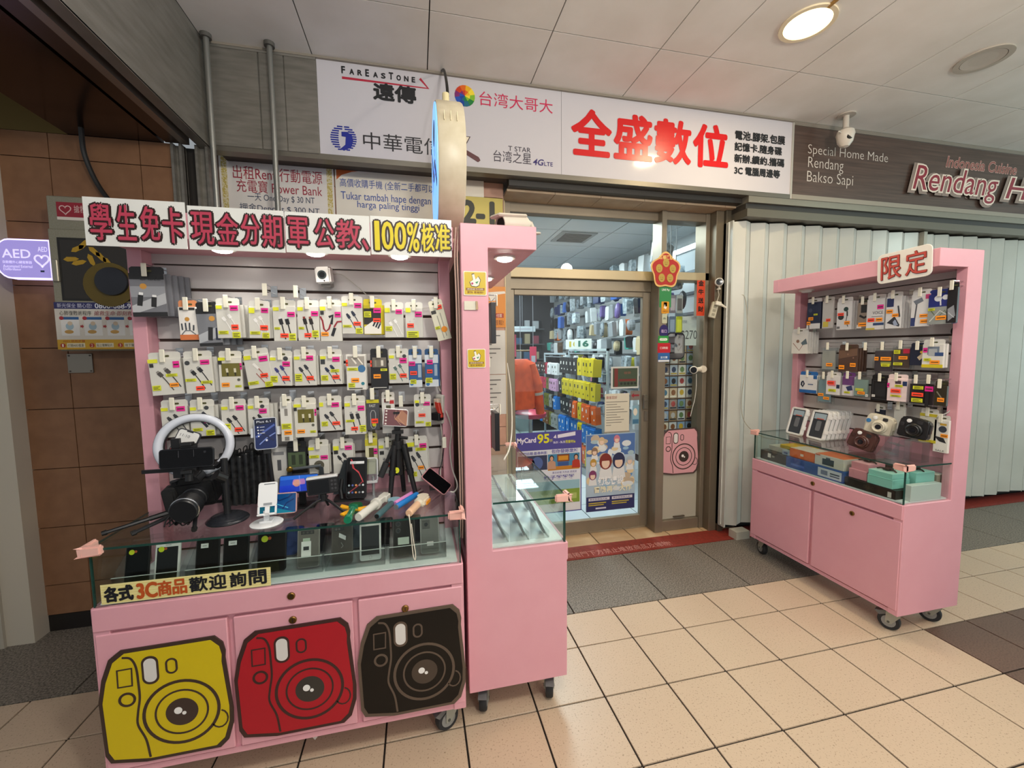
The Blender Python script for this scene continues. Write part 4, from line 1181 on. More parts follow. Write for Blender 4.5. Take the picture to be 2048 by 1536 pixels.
# two yellow stickers and a peeled tape on the post of the side-on stall
for z, s, lab in ((1.706, 0.0425, 'large yellow payment sticker with a pointing hand high on the pink post'), (1.433, 0.034, 'smaller yellow payment sticker with a pointing hand lower on the pink post')):
    t = T('payment_sticker', lab, 'sticker', FR('F', 0.2135, 1.5275, z))
    MB().rrect(-s, -s * 1.03, s, s * 1.03, 0.004, -0.001, 0.0005, c('e6dfcf'), 3).build('border', t)
    MB().rrect(-s * .92, -s * .95, s * .92, s * .95, 0.004, 0.0005, 0.001, c('c9ad14', 0.35), 3).build('face', t)
    p = MB()
    hand = [(-.35, -.25), (-.5, .1), (-.2, .3), (-.3, .8), (-.08, .86), (.05, .35), (.3, .62), (.5, .3), (.35, -.2), (.1, -.32)]
    p.prism([(x * s, y * s) for x, y in hand], 0.001, 0.0015, c('4a3c18'))
    p.prism([(x * s * .88, y * s * .88 + .02 * s) for x, y in hand], 0.0014, 0.002, c('eae6da'))
    p.ell(-.25 * s, -.02 * s, .1 * s, .1 * s, 0.0019, 0.0023, c('a8326a'), 10)
    p.prism([(.0, .1 * s), (.3 * s, .2 * s), (.15 * s, -.05 * s)], 0.0019, 0.0023, c('2e8a5a'))
    p.build('hand_print', t)
    p = MB()
    p.box(-.8 * s, -.6 * s, 0.001, .8 * s, -.38 * s, 0.0013, c('8a5a1a'))
    p.text('用悠遊卡付款', -.7 * s, -.57 * s, .7 * s, -.41 * s, 0.0018, c('f0e6c8'))
    p.text('更快 更輕鬆!', -.7 * s, -.85 * s, .7 * s, -.66 * s, 0.0018, c('7a3a14'))
    p.build('lettering', t)
tape = MB()
tape.box(-0.024, -0.016, 0, 0.022, 0.016, 0.002, c('d8d3c2', 0.6))
tape.prism([(0.018, -0.016), (0.027, -0.013), (0.025, 0.015), (0.018, 0.016)], 0.001, 0.006, c('b59a78', 0.6))
o = tape.build('tape_scrap', None, FR('F', 0.196, 1.5275, 1.626))
tag(o, 'peeling piece of white tape between the two yellow stickers', 'tape')
# wires running down the gap between the long stall and the side-on stall
for x, d, lab in ((0.158, 0.0, 'thin beige wire running down beside the pink post'), (0.1495, 0.010, 'pinkish wire in the gap between the two pink stalls')):
    w = MB()
    w.tube(bez([(x + 0.003, 1.565 + d, 1.915), (x - 0.004, 1.56 + d, 1.8), (x - 0.001, 1.565 + d, 1.6), (x - 0.003, 1.565 + d, 1.2), (x - 0.002, 1.57 + d, 0.9), (x - 0.003, 1.6 + d, 0.72)]), 0.003, c('c9a99a'), 6)
    tag(w.build('wire', smooth=True), lab, 'wire')

# ------------------------------------------------------------------ small white camera on the slat wall of the long stall
def lens_disc(p, z, r, m1=BLACK):
    p.lathe([(r, z), (r, z + 0.004), (r * 0.72, z + 0.0045), (r * 0.5, z + 0.002), (0, z + 0.002)], m1, 24)


cw = T('security_camera', 'small cube shaped white camera on the slat wall under the canopy', 'camera', ML @ LR(0.652, 1.765, 0.085, -4, 8, 3))
MB().box(-0.028, -0.032, -0.028, 0.028, 0.032, 0.028, c('e6e2dd', 0.3)).build('body', cw, bevel=0.006, seg=2, smooth=True)
p = MB(Matrix.Translation((-0.002, 0.002, 0)))
p.lathe([(0.0165, 0.028), (0.0165, 0.0295), (0.0, 0.0295)], c('3b4242', 0.3), 24)
p.lathe([(0.011, 0.0295), (0.010, 0.031), (0.0, 0.031)], DARK, 24)
p.build('lens', cw)
MB().ell(0.004, -0.021, 0.003, 0.003, 0.028, 0.029, BLACK, 10).build('sensor', cw)
MB().box(-0.015, -0.045, -0.040, 0.02, -0.032, 0.01, c('8a8580')).build('foot', cw)
w = MB()
w.tube(bez([(0.68, 1.775, 0.07), (0.72, 1.77, 0.06), (0.80, 1.70, 0.055), (0.85, 1.655, 0.055), (0.93, 1.63, 0.06), (1.01, 1.64, 0.065), (1.06, 1.645, 0.06), (1.09, 1.62, 0.055), (1.094, 1.4, 0.052), (1.096, 1.29, 0.055)], 6), 0.0016, c('b9b4aa'), 5)
o = w.build('camera_cable', None, ML.copy(), smooth=True)
tag(o, 'thin grey cable from the small white camera down to the power strip', 'cable')

# power strip with plugs on the east post
ps = T('power_strip', 'white power strip hanging by the post with a red plug and a black adapter', 'power strip', ML @ LR(1.0905, 1.215, 0.0865, -42, 0, -2))
MB().box(-0.021, -0.062, -0.012, 0.021, 0.062, 0.012, c('d8d5cc', 0.4)).build('body', ps, bevel=0.004)
for y in (0.038, 0.0, -0.036):
    MB().box(-0.015, y - 0.014, 0.012, 0.015, y + 0.014, 0.0135, c('b5b2a8')).build('socket', ps)
MB().box(-0.013, 0.006, 0.0135, 0.013, 0.046, 0.032, c('d2bfae', 0.4)).build('white_plug', ps, bevel=0.003)
MB().prism([(-0.004, 0.034), (0.018, 0.03), (0.034, -0.03), (0.026, -0.034), (0.002, 0.008)], 0.020, 0.036, c('c0392b', 0.4)).build('red_plug', ps, bevel=0.002)
MB().box(-0.014, -0.044, 0.0135, 0.03, -0.012, 0.046, c('17171a', 0.4)).build('black_adapter', ps, bevel=0.003)
for pts, r_, col_, lab in (
        ([(1.098, 1.30, 0.075), (1.075, 1.42, 0.085), (1.062, 1.475, 0.10), (1.052, 1.44, 0.11), (1.06, 1.36, 0.10), (1.093, 1.29, 0.085)], 0.0026, 'd9d5c9', 'white lead looped over the blue packs above the power strip'),
        ([(1.112, 1.21, 0.115), (1.128, 1.16, 0.12), (1.134, 1.12, 0.12), (1.124, 1.05, 0.13), (1.13, 0.97, 0.14), (1.148, 0.905, 0.17), (1.134, 0.882, 0.19), (1.118, 0.881, 0.185)], 0.003, 'e3ded4', 'white charging lead hanging from the power strip to the pink phone'),
        ([(1.098, 1.15, 0.095), (1.104, 1.08, 0.10), (1.098, 1.03, 0.10), (1.086, 0.975, 0.11), (1.077, 0.95, 0.115), (1.081, 0.91, 0.13)], 0.002, '25252a', 'thin black lead hanging below the power strip'),
        ([(1.090, 1.15, 0.09), (1.095, 1.08, 0.085), (1.088, 0.99, 0.09), (1.082, 0.93, 0.11), (1.088, 0.90, 0.125)], 0.0026, 'c9c4ba', 'grey lead hanging from the underside of the power strip')):
    w = MB()
    w.tube(bez(pts, 6), r_, c(col_), 6)
    tag(w.build('charging_cable', None, ML.copy(), smooth=True), lab, 'cable')

# ------------------------------------------------------------------ things on the glass counter of the long stall
TOPV = 0.8765


def phone(M, w, h, label, scr, frame='2a2a2c', ops=(), back=False, th=0.008, grp=None, name='smartphone', r=0.010):
    """phone lying in the local xy plane, screen (or back) towards local z, origin at its centre"""
    t = T(name, label, 'phone', M, grp)
    MB().rrect(-w / 2, -h / 2, w / 2, h / 2, r, -th / 2, th / 2, c(frame, 0.3, 0.2), 4).build('body', t, bevel=0.0012)
    m = 0.0035
    MB().rrect(-w / 2 + m, -h / 2 + m, w / 2 - m, h / 2 - m, r * 0.8, th / 2, th / 2 + 0.0005, mt('screen_' + scr, scr, 0.14, spec=0.22), 4).build('back_cover' if back else 'screen', t)
    if ops:
        p = MB()
        k = 0
        X, Y = (lambda x: x * (w - 2 * m) / 2), (lambda y: y * (h - 2 * m) / 2)
        for o in ops:
            zz = th / 2 + 0.0005 + 0.0001 * k
            k += 1
            mm = c(o[1], 0.2)
            if o[0] == 'r':
                p.box(X(o[2]), Y(o[3]), zz, X(o[4]), Y(o[5]), zz + 0.0002, mm)
            elif o[0] == 'c':
                p.ell(X(o[2]), Y(o[3]), o[4] * w, o[4] * w, zz, zz + 0.0003, mm, 16)
            elif o[0] == 'l':
                p.line([(X(a), Y(b_)) for a, b_ in o[3]], o[2] * w, zz, zz + 0.0002, mm)
            elif o[0] == 'p':
                p.prism([(X(a), Y(b_)) for a, b_ in o[2]], zz, zz + 0.0002, mm)
            elif o[0] == 't':
                p.text(o[2], X(o[3]), Y(o[4]), X(o[5]), Y(o[6]), zz + 0.0003, mm)
        p.build('screen_print' if not back else 'back_print', t)
    return t


K = c('151517', 0.45)
KS = c('1e1f22', 0.3)
# ring light
rl = T('ring_light', 'white ring light on a black pole at the west end of the counter', 'lamp', ML @ LR(0.333, TOPV, 0.268))
RC = Matrix.Translation((-0.129, 0.254, -0.095)) @ Matrix.Scale(0.99, 4) @ Matrix.Rotation(R(-10), 4, 'X') @ Matrix.Rotation(R(10), 4, 'Y')
n, mring = 48, MB()
vs, fs = [], []
for i in range(n):
    a = 2 * PI * i / n
    for j in range(10):
        b = PI * j / 9
        r = 0.109 + 0.0145 * math.cos(b)
        vs.append((r * math.cos(a), r * 0.94 * math.sin(a), 0.013 * math.sin(b)))
for i in range(n):
    for j in range(9):
        fs.append((i * 10 + j, ((i + 1) % n) * 10 + j, ((i + 1) % n) * 10 + j + 1, i * 10 + j + 1))
mring.add(vs, fs, mt('ring_diffuser', 'd3d8e4', 0.18, coat=0.5))
mring.build('diffuser', rl, RC, smooth=True)
MB().ring(0, 0, 0.1245, 0.0925, -0.014, -0.0005, K, 48, 0.94).build('housing', rl, RC)
p = MB()
p.cyl((0, 0.012, 0), (0, 0.22, 0), 0.011, K)
p.cyl((0, 0.15, 0), (-0.02, 0.17, 0.02), 0.018, K)
p.tube([(0, 0.215, 0), (-0.03, 0.19, -0.02), (-0.05, 0.19, -0.06)], 0.009, K, 8)
p.build('pole', rl)
MB().lathe([(0.064, 0.0), (0.066, 0.004), (0.062, 0.009), (0.058, 0.010), (0.058, 0.012), (0.05, 0.016), (0.05, 0.018), (0.04, 0.022), (0.012, 0.026), (0.0, 0.026)], c('24262c', 0.25), 36, ax='y').build('base', rl, smooth=True)
p = MB()
p.box(-0.245, 0.185, -0.005, -0.03, 0.197, 0.004, K)
p.box(-0.15, 0.165, 0.0, -0.125, 0.30, 0.012, K)
p.build('phone_clamp', rl)
phone(ML @ LR(0.195, 1.135, 0.235, 4, -14, -22), 0.072, 0.128, 'phone with a pale screen and red wallpaper inside the ring light', 'dcdcda', '33333a',
      [('p', 'a3362f', [(-1, -.15), (.1, -.05), (1, -.5), (1, -1), (-1, -1)]), ('p', '6b2a3c', [(-.2, -.06), (.2, -.05), (1, -.5), (.6, -.9)]), ('p', 'd98a6a', [(-1, -.6), (.3, -.75), (.4, -1), (-1, -1)]), ('t', '6a6a70', '11:10', -.75, .62, .2, .78), ('r', '2a2a2e', -.3, .94, .35, 1.0)])
phone(ML @ LR(0.234, 1.112, 0.292, 3, -6, 90), 0.066, 0.158, 'black phone held sideways in front of the ring light', '0f0f11', '1c1c20', [('r', '5b5b60', .12, .3, .88, .31), ('r', '5b5b60', .12, -.28, .88, -.27), ('c', '26262a', .6, -.7, .06)], back=True)
cl = T('phone_clamp', 'black spring clamp gripping the sideways black phone', 'clamp', ML @ LR(0.234, 1.112, 0.2815, 3, -6, 0))
MB().box(-0.022, -0.046, -0.010, 0.022, 0.046, 0.003, K).build('back_plate', cl)
MB().box(-0.016, 0.040, -0.006, 0.016, 0.052, 0.024, K).build('upper_jaw', cl, bevel=0.002)
MB().box(-0.016, -0.054, -0.006, 0.016, -0.041, 0.024, K).build('lower_jaw', cl, bevel=0.002)
MB().cyl((0, -0.054, 0.0), (0, -0.080, 0.0), 0.012, K).build('ball_joint', cl)

# black camera with a long capped lens on splayed tripod legs
dc = T('digital_camera', 'black reflex camera with its lens cap on below the ring light', 'camera', ML @ LR(0.218, 0.984, 0.222, 4, 10, 4) @ Matrix.Scale(1.04, 4))
b = MB()
b.rrect(-0.068, -0.05, 0.068, 0.035, 0.014, -0.03, 0.03, K, 4)
b.build('body', dc, bevel=0.005, seg=2, smooth=True)
b = MB()
b.prism([(-0.035, 0.033), (0.035, 0.033), (0.024, 0.058), (-0.024, 0.058)], -0.026, 0.036, K)
b.build('viewfinder_hump', dc, bevel=0.004, seg=2, smooth=True)
MB().rrect(-0.078, -0.052, -0.04, 0.03, 0.012, 0.0, 0.048, c('1a1a1b', 0.7), 4).build('grip', dc, bevel=0.006, seg=2, smooth=True)
b = MB(Matrix.Translation((0.012, -0.012, 0)))
b.lathe([(0.036, 0.03), (0.037, 0.05), (0.034, 0.052), (0.034, 0.075), (0.039, 0.078), (0.039, 0.115), (0.037, 0.118)], KS, 32)
for i in range(5):
    b.lathe([(0.0395, 0.081 + 0.006 * i), (0.0403, 0.083 + 0.006 * i), (0.0395, 0.085 + 0.006 * i)], K, 32)
b.build('lens_barrel', dc, smooth=True)
b = MB(Matrix.Translation((0.012, -0.012, 0)))
b.lathe([(0.039, 0.118), (0.0405, 0.119), (0.0405, 0.121), (0.039, 0.122)], CHROME, 32)
b.build('lens_ring', dc, smooth=True)
b = MB(Matrix.Translation((0.012, -0.012, 0)))
b.lathe([(0.0385, 0.121), (0.039, 0.131), (0.036, 0.134), (0.0, 0.134)], KS, 32)
b.build('lens_cap', dc, smooth=True)
b = MB()
b.cyl((-0.05, 0.035, 0.01), (-0.05, 0.043, 0.01), 0.011, KS)
b.cyl((0.045, 0.035, -0.005), (0.045, 0.041, -0.005), 0.009, KS)
b.build('control_dial', dc)
tr = T('small_tripod', 'black tripod with flat splayed legs under the reflex camera', 'tripod', ML @ LR(0.215, TOPV, 0.215))
MB().cyl((0, 0.05, 0), (0, 0.062, 0), 0.02, K).build('head', tr)
for q in ((-0.205, 0.016, 0.11), (0.05, 0.011, 0.13), (-0.12, 0.012, 0.12), (0.04, 0.012, -0.13)):
    a = Vector((0.0, 0.05, 0.0))
    e = Vector(q)
    b = MB()
    b.cyl(a, a.lerp(e, 0.55), 0.011, K, 0.009, 8)
    b.cyl(a.lerp(e, 0.5), e, 0.007, KS, 0.006, 8)
    b.cyl(e, e + (e - a).normalized() * 0.012, 0.009, K, 0.008, 8)
    b.build('leg', tr, smooth=True)
sp = MB()
for i in range(7):
    pts = [(0.17 + 0.02 * math.sin(i * 1.7 + k_) + 0.012 * k_, 0.884 + 0.022 * (k_ % 3), 0.29 + 0.012 * math.cos(i + k_ * 1.3)) for k_ in range(6)]
    sp.tube(bez(pts, 4), 0.0022, K, 5)
tag(sp.build('wrist_strap', None, ML.copy(), smooth=True), 'tangled black strap lying on the glass under the capped lens', 'strap')
# tall black cartons and bags hung and stood behind the ring light pole
G5 = 'black selfie tripod bags by the ring light'
for i in range(7):
    hh = 0.205 + 0.012 * math.sin(i * 2.1)
    b = MB()
    b.rrect(-0.014, 0.0, 0.014, hh, 0.006, -0.02, 0.02, mt('black_pouch', '121213', 0.3, noise=(60, '2a2a2b', 0.45, 0.6)), 3)
    t = T('tripod_bag', 'glossy black tripod bag, %s from the west beside the ring light pole' % ('first', 'second', 'third', 'fourth', 'fifth', 'sixth', 'seventh')[i], 'bag', ML @ LR(0.275 + 0.022 * i, TOPV + 0.001, 0.112, 62, 0, 0), G5)
    b.build('pouch', t, bevel=0.004)
    p = MB()
    p.tube(bez([(-0.006, hh - 0.004, 0.0), (-0.008, hh + 0.018, 0.004), (0.006, hh + 0.022, 0.004), (0.008, hh - 0.004, 0.0)], 4), 0.002, K, 5)
    p.build('cord', t)
bc = T('selfie_carton', 'white carton of a phone grip standing behind the propped blue phone', 'carton', ML @ LR(0.452, TOPV, 0.075))
MB().box(-0.032, 0.0, -0.015, 0.032, 0.215, 0.015, c('8f8d8a', 0.35)).build('carton', bc, bevel=0.001)
art(bc, 0.064, 0.215, [('r', 'd9d7d2', -.45, -.98, .45, -.1), ('r', '55565a', -.1, -.75, .12, -.55), ('r', '8a8a8c', -.3, -.9, .3, -.84), ('r', '9a9894', -.12, -.4, .12, -.16)], 0.0154)

# blue phone on a pole
bp = T('phone_pole', 'black telescopic phone pole holding the blue screened phone', 'phone holder', ML @ LR(0.452, TOPV, 0.175))
p = MB()
p.cyl((0, 0.012, 0), (0, 0.10, 0), 0.014, K, 0.010)
p.cyl((0, 0.10, 0), (-0.006, 0.215, 0.004), 0.007, KS)
p.build('pole', bp, smooth=True)
MB().lathe([(0.036, 0.0), (0.036, 0.008), (0.016, 0.014), (0.0, 0.014)], K, 28, ax='y').build('base', bp)
p = MB(LR(-0.010, 0.287, 0.010, 4, -10, 2))
p.box(-0.046, -0.012, -0.012, -0.040, 0.022, 0.012, c('c9ced6'))
p.box(0.040, -0.008, -0.012, 0.047, 0.022, 0.012, c('c9ced6'))
p.box(-0.042, -0.002, -0.014, 0.042, 0.014, -0.007, K)
p.box(-0.012, -0.075, -0.014, 0.012, 0.0, -0.008, K)
p.build('spring_holder', bp)
phone(ML @ LR(0.442, 1.163, 0.185, 4, -10, 2), 0.076, 0.118, 'upright phone with a dark blue sea wallpaper on the pole holder', '24305e', 'b9bec8',
      [('p', '0e1530', [(-1, .55), (1, .7), (1, 1), (-1, 1)]), ('l', '4a5fa8', 0.09, [(-.9, -.2), (-.2, .1), (.9, .55)]), ('l', '7488c8', 0.05, [(-.6, -.7), (.1, -.3), (.95, .0)]), ('l', '16204a', 0.08, [(-.9, .3), (0, -.1), (.8, -.5)]), ('t', 'e6e9f2', 'Plus 6.1', -.8, .74, .55, .88), ('c', 'e6e9f2', -.7, .45, .035), ('c', 'e6e9f2', -.68, .25, .035), ('c', 'e6e9f2', -.66, .05, .035), ('c', 'e6e9f2', -.64, -.15, .035), ('c', 'dfe4f2', .1, -.45, .05), ('r', 'e6e9f2', -.5, .43, -.05, .46), ('r', 'e6e9f2', -.5, .23, -.1, .26), ('r', 'e6e9f2', -.48, .03, -.05, .06)])

# white folding phone stand at the front edge
wsn = T('phone_stand', 'white folding phone stand with round base at the front edge of the glass', 'phone stand', ML @ LR(0.478, TOPV, 0.335))
WH = c('e4e6e8', 0.3)
MB().lathe([(0.050, 0.0), (0.051, 0.003), (0.047, 0.006), (0.0, 0.007)], WH, 36, ax='y').build('base', wsn, smooth=True)
MB().box(-0.008, 0.006, -0.006, 0.008, 0.045, 0.004, WH).build('stem', wsn, bevel=0.001)
MB().box(-0.02, 0.006, -0.012, 0.02, 0.012, 0.012, WH).build('hinge_block', wsn, bevel=0.001)
pl = LR(0.006, 0.085, -0.004, 6, -24, 0)
b = MB()
w_, h_ = 0.029, 0.056
b.rrect(-w_, -h_ + 0.030, w_, h_, 0.008, -0.002, 0.002, WH, 4)
b.box(-w_, -h_, -0.002, -w_ + 0.006, -h_ + 0.032, 0.002, WH)
b.box(w_ - 0.006, -h_, -0.002, w_, -h_ + 0.032, 0.002, WH)
b.box(-0.007, -h_, -0.002, 0.007, -h_ + 0.032, 0.002, WH)
b.box(-w_, -h_, -0.002, w_, -h_ + 0.008, 0.002, WH)
b.build('plate', wsn, pl)
MB().box(-0.012, -0.022, 0.002, 0.014, -0.014, 0.0024, c('8d9297')).build('rubber_pad', wsn, pl)
MB().box(-0.012, h_ - 0.008, 0.002, 0.022, h_ - 0.005, 0.0024, c('6f747a')).build('slot', wsn, pl)
for x in (-0.018, 0.018):
    MB().box(x - 0.009, -h_, 0.0, x + 0.009, -h_ + 0.004, 0.02, WH).build('lip', wsn, pl, bevel=0.001)

TEAL = [('p', '0c4a86', [(-1, -1), (1, -1), (1, .2), (.2, .5), (-.4, .1)]), ('l', '0b2f66', .07, [(-.2, .5), (.5, .6), (.8, .2), (.3, -.1), (.6, -.6), (.9, -.8)]), ('l', '46b3d8', .04, [(-.5, -.6), (.1, .2), (.6, .5)]), ('l', '0b2f66', .06, [(-.6, -.3), (.0, -.5), (.4, -.9)]), ('c', 'b9c832', -.35, .45, .08)]
phone(ML @ LR(0.492, 0.918, 0.262, 0, -16, 90), 0.074, 0.130, 'peach framed phone with a teal wallpaper lying propped behind the white stand', '1d7f9c', 'd9a9a4', TEAL)
phone(ML @ LR(0.549, 0.967, 0.195, 0, -22, 90), 0.066, 0.138, 'phone on its side with a glowing blue and violet wallpaper', '2353c8', '20305c', [('c', 'b07ac0', .1, .0, .34), ('c', 'd79a8e', .05, .1, .2), ('p', '1c3fd0', [(-1, -1), (-.1, -1), (-.2, 1), (-1, 1)]), ('p', '2b6fe0', [(.6, -1), (1, -1), (1, 1), (.5, 1)]), ('l', '8aa6f2', .02, [(-1, -.1), (1, .0)])])
sd = T('phone_stand', 'low black stand under the blue and violet phone', 'phone stand', ML @ LR(0.555, TOPV, 0.19))
MB().rrect(-0.05, -0.035, 0.05, 0.035, 0.01, 0.0, 0.006, K, 3).build('base', sd, Matrix.Rotation(R(-90), 4, 'X'))
MB().box(-0.012, 0.006, -0.016, 0.012, 0.062, -0.006, K).build('stem', sd)
MB().box(-0.035, 0.056, -0.012, 0.035, 0.062, 0.016, K).build('lip', sd)
gl = T('folding_stand', 'grey metal folding stand with a gold knob behind the blue phone', 'phone stand', ML @ LR(0.555, TOPV, 0.13))
GM = c('50565c', 0.35, 0.6)
MB().box(-0.075, 0.0, -0.03, 0.075, 0.006, 0.03, GM).build('base', gl)
for x in (-0.058, 0.058):
    MB().prism([(x - 0.014, 0.006), (x + 0.014, 0.006), (x + 0.010, 0.13), (x - 0.004, 0.138)], -0.004, 0.004, GM).build('side_arm', gl)
MB().cyl((-0.055, 0.13, 0), (0.06, 0.138, 0), 0.006, c('7d8489', 0.3, 0.7)).build('cross_bar', gl)
MB().lathe([(0.011, 0.004), (0.012, 0.010), (0.009, 0.014), (0, 0.014)], mt('gold_knob', 'c9a14a', 0.25, 1.0), 16, (-0.052, 0.132, 0)).build('knob', gl, smooth=True)
# compact camera on a bendy tripod
cc = T('compact_camera', 'silver topped compact camera showing its dark screen on a mini tripod', 'camera', ML @ LR(0.652, 0.981, 0.285, 4, -4, 3))
MB().rrect(-0.052, -0.031, 0.052, 0.030, 0.006, -0.014, 0.012, K, 3).build('body', cc, bevel=0.002)
MB().box(-0.053, 0.024, -0.015, 0.053, 0.034, 0.013, c('dedfdf', 0.3, 0.3)).build('top_plate', cc, bevel=0.003)
MB().box(-0.046, -0.026, 0.012, 0.022, 0.021, 0.0128, c('0a0a0b', 0.1)).build('display', cc)
for i in range(6):
    MB().ell(0.032 + 0.011 * (i % 2), 0.014 - 0.014 * (i // 2), 0.004, 0.004, 0.012, 0.0132, c('3a3a3d'), 12).build('button', cc)
ct = T('mini_tripod', 'mini tripod with bendy black legs under the compact camera', 'tripod', ML @ LR(0.652, TOPV, 0.285))
MB().cyl((0, 0.05, 0), (0, 0.073, 0), 0.011, K).build('head', ct)
for q in ((-0.09, 0.05), (0.085, 0.045), (0.0, -0.07)):
    b = MB()
    b.tube(bez([(0, 0.055, 0), (q[0] * .3, 0.045, q[1] * .3), (q[0] * .75, 0.02, q[1] * .75), (q[0], 0.005, q[1])], 5), 0.0048, K, 7)
    b.build('leg', ct, smooth=True)
# phone with red swirl on a dark desk stand
phone(ML @ LR(0.752, 0.966, 0.170, -3, -14, -1), 0.078, 0.160, 'black phone with a red swirling wallpaper and app icons', '0b0809', '1d1d20',
      [('l', 'b32a34', .05, [(-.6, .95), (-.4, .5), (.2, .3), (.7, -.2)]), ('l', 'd8454a', .025, [(-.5, .9), (-.25, .45), (.3, .2), (.75, -.25)]), ('l', '8c1f2a', .05, [(.7, -.2), (.1, -.45), (-.8, -.75)]), ('r', 'dfe0e2', -.7, .70, .8, .83), ('t', '707074', 'search', -.65, .72, -.1, .81)] + [('c', cc_, -.75 + .37 * i, y, .052) for y in (-.38, -.74) for i, cc_ in enumerate(('8a9aa0', '4a5a9a', 'd08a4a', '6a7078', 'c9ced2'))])
gs_ = T('phone_stand', 'dark grey tilting stand behind the red screened phone', 'phone stand', ML @ LR(0.722, TOPV, 0.140))
MB().prism([(-0.065, 0.02), (-0.02, 0.155), (0.035, 0.155), (0.03, 0.02)], -0.006, 0.004, c('3a3f43', 0.35, 0.4)).build('back_plate', gs_)
MB().rrect(-0.06, -0.045, 0.06, 0.045, 0.02, 0.0, 0.006, K, 4).build('base', gs_, Matrix.Rotation(R(-90), 4, 'X'))
MB().tube([(-0.03, 0.006, 0.02), (-0.035, 0.04, 0.01), (-0.03, 0.08, 0.0)], 0.008, K, 8).build('arm', gs_)
ac = T('phone_stand', 'silver phone stand with a clear backrest beside the black tripod', 'phone stand', ML @ LR(0.812, TOPV, 0.150))
SV = c('b9bcbf', 0.25, 0.6)
MB().lathe([(0.045, 0.0), (0.045, 0.005), (0.0, 0.006)], SV, 32, ax='y').build('base', ac)
MB().cyl((0, 0.005, 0), (0, 0.085, 0), 0.0055, SV).build('stem', ac)
b = MB()
b.line(rr(-0.036, 0.0, 0.022, 0.092, 0.010, 4), 0.005, -0.002, 0.003, c('d5d7d9', 0.3), True)
b.rrect(-0.034, 0.002, 0.020, 0.090, 0.010, -0.001, 0.001, PLASTIC, 4)
b.build('backrest', ac, LR(-0.005, 0.064, 0.0, 0, -14, 0))
MB().box(-0.036, 0.062, 0.0, 0.018, 0.066, 0.02, c('d5d7d9', 0.3)).build('lip', ac)
# big black tripod
bt_ = T('tripod', 'black folded camera tripod standing on the glass with a white phone on top', 'tripod', ML @ LR(0.913, TOPV, 0.170))
hubv = 0.218
MB().cyl((0, 0.09, 0), (0, hubv + 0.01, 0), 0.016, K).build('centre_column', bt_)
MB().cyl((0, hubv - 0.02, 0), (0, hubv + 0.012, 0), 0.024, K, n=16).build('hub', bt_)
for q in ((-0.034, 0.028), (0.066, 0.022), (0.016, -0.052)):
    a = Vector((q[0] * .35, hubv - 0.005, q[1] * .4))
    e = Vector((q[0], 0.006, q[1]))
    b = MB()
    b.cyl(a, a.lerp(e, 0.5), 0.014, K, 0.012, 10)
    b.cyl(a.lerp(e, 0.48), a.lerp(e, 0.58), 0.0145, KS, 0.0135, 10)
    b.cyl(a.lerp(e, 0.58), e, 0.0105, K, 0.009, 10)
    b.cyl(e, e - Vector((0, 0.006, 0)), 0.010, RUBBER, 0.008, 10)
    b.build('leg', bt_, smooth=True)
b = MB()
b.tube(bez([(-0.015, hubv - 0.005, 0.015), (-0.035, hubv - 0.05, 0.02), (-0.058, hubv - 0.105, 0.025)], 4), 0.007, K, 8)
b.cyl((-0.044, hubv - 0.07, 0.022), (-0.068, hubv - 0.125, 0.027), 0.013, RUBBER, 0.012, 10)
b.build('pan_handle', bt_, smooth=True)
b = MB()
b.cyl((0, hubv + 0.01, 0), (0.004, hubv + 0.045, 0.0), 0.012, K)
b.box(-0.02, hubv + 0.04, -0.014, 0.024, hubv + 0.052, 0.014, K)
b.cyl((0.0, hubv + 0.025, 0.0), (0.04, hubv + 0.02, 0.01), 0.006, K)
b.build('tilt_head', bt_, smooth=True)
MB().ell(-0.006, 0.112, 0.010, 0.012, 0.0185, 0.0195, YEL, 16).build('yellow_sticker', bt_)
b = MB()
b.box(-0.012, hubv + 0.052, -0.012, 0.012, hubv + 0.125, -0.006, K)
b.box(-0.012, hubv + 0.121, -0.012, 0.012, hubv + 0.128, 0.014, K)
b.build('clamp', bt_)
phone(ML @ LR(0.909, 1.199, 0.175, 2, -6, 84), 0.070, 0.096, 'white phone with a copper wave wallpaper on top of the black tripod', '8a5a52', 'e2e0df', [('p', '6b3f44', [(-1, -1), (1, -.2), (1, 1), (-1, 1)]), ('p', 'a8765c', [(-1, -1), (.4, -1), (1, -.5), (-.2, .1)]), ('l', 'c79a7a', .02, [(-.8, -.8), (0, -.2), (.8, -.4)]), ('l', 'c79a7a', .02, [(-.9, -.5), (0, .1), (.9, 0)])] + [('r', 'dcd2cc', -.9 + .4 * i, .75, -.72 + .4 * i, .9) for i in range(5)])
# hand held fans and selfie sticks lying on the glass


def along(p0, p1, v0=None):
    a, b = Vector(p0), Vector(p1)
    y = (b - a).normalized()
    x = Vector((0, 1, 0)).cross(y)
    x = x.normalized()
    z = x.cross(y)
    return ML @ Matrix(((x.x, y.x, z.x, a.x), (x.y, y.y, z.y, a.y), (x.z, y.z, z.z, a.z), (0, 0, 0, 1))), (b - a).length


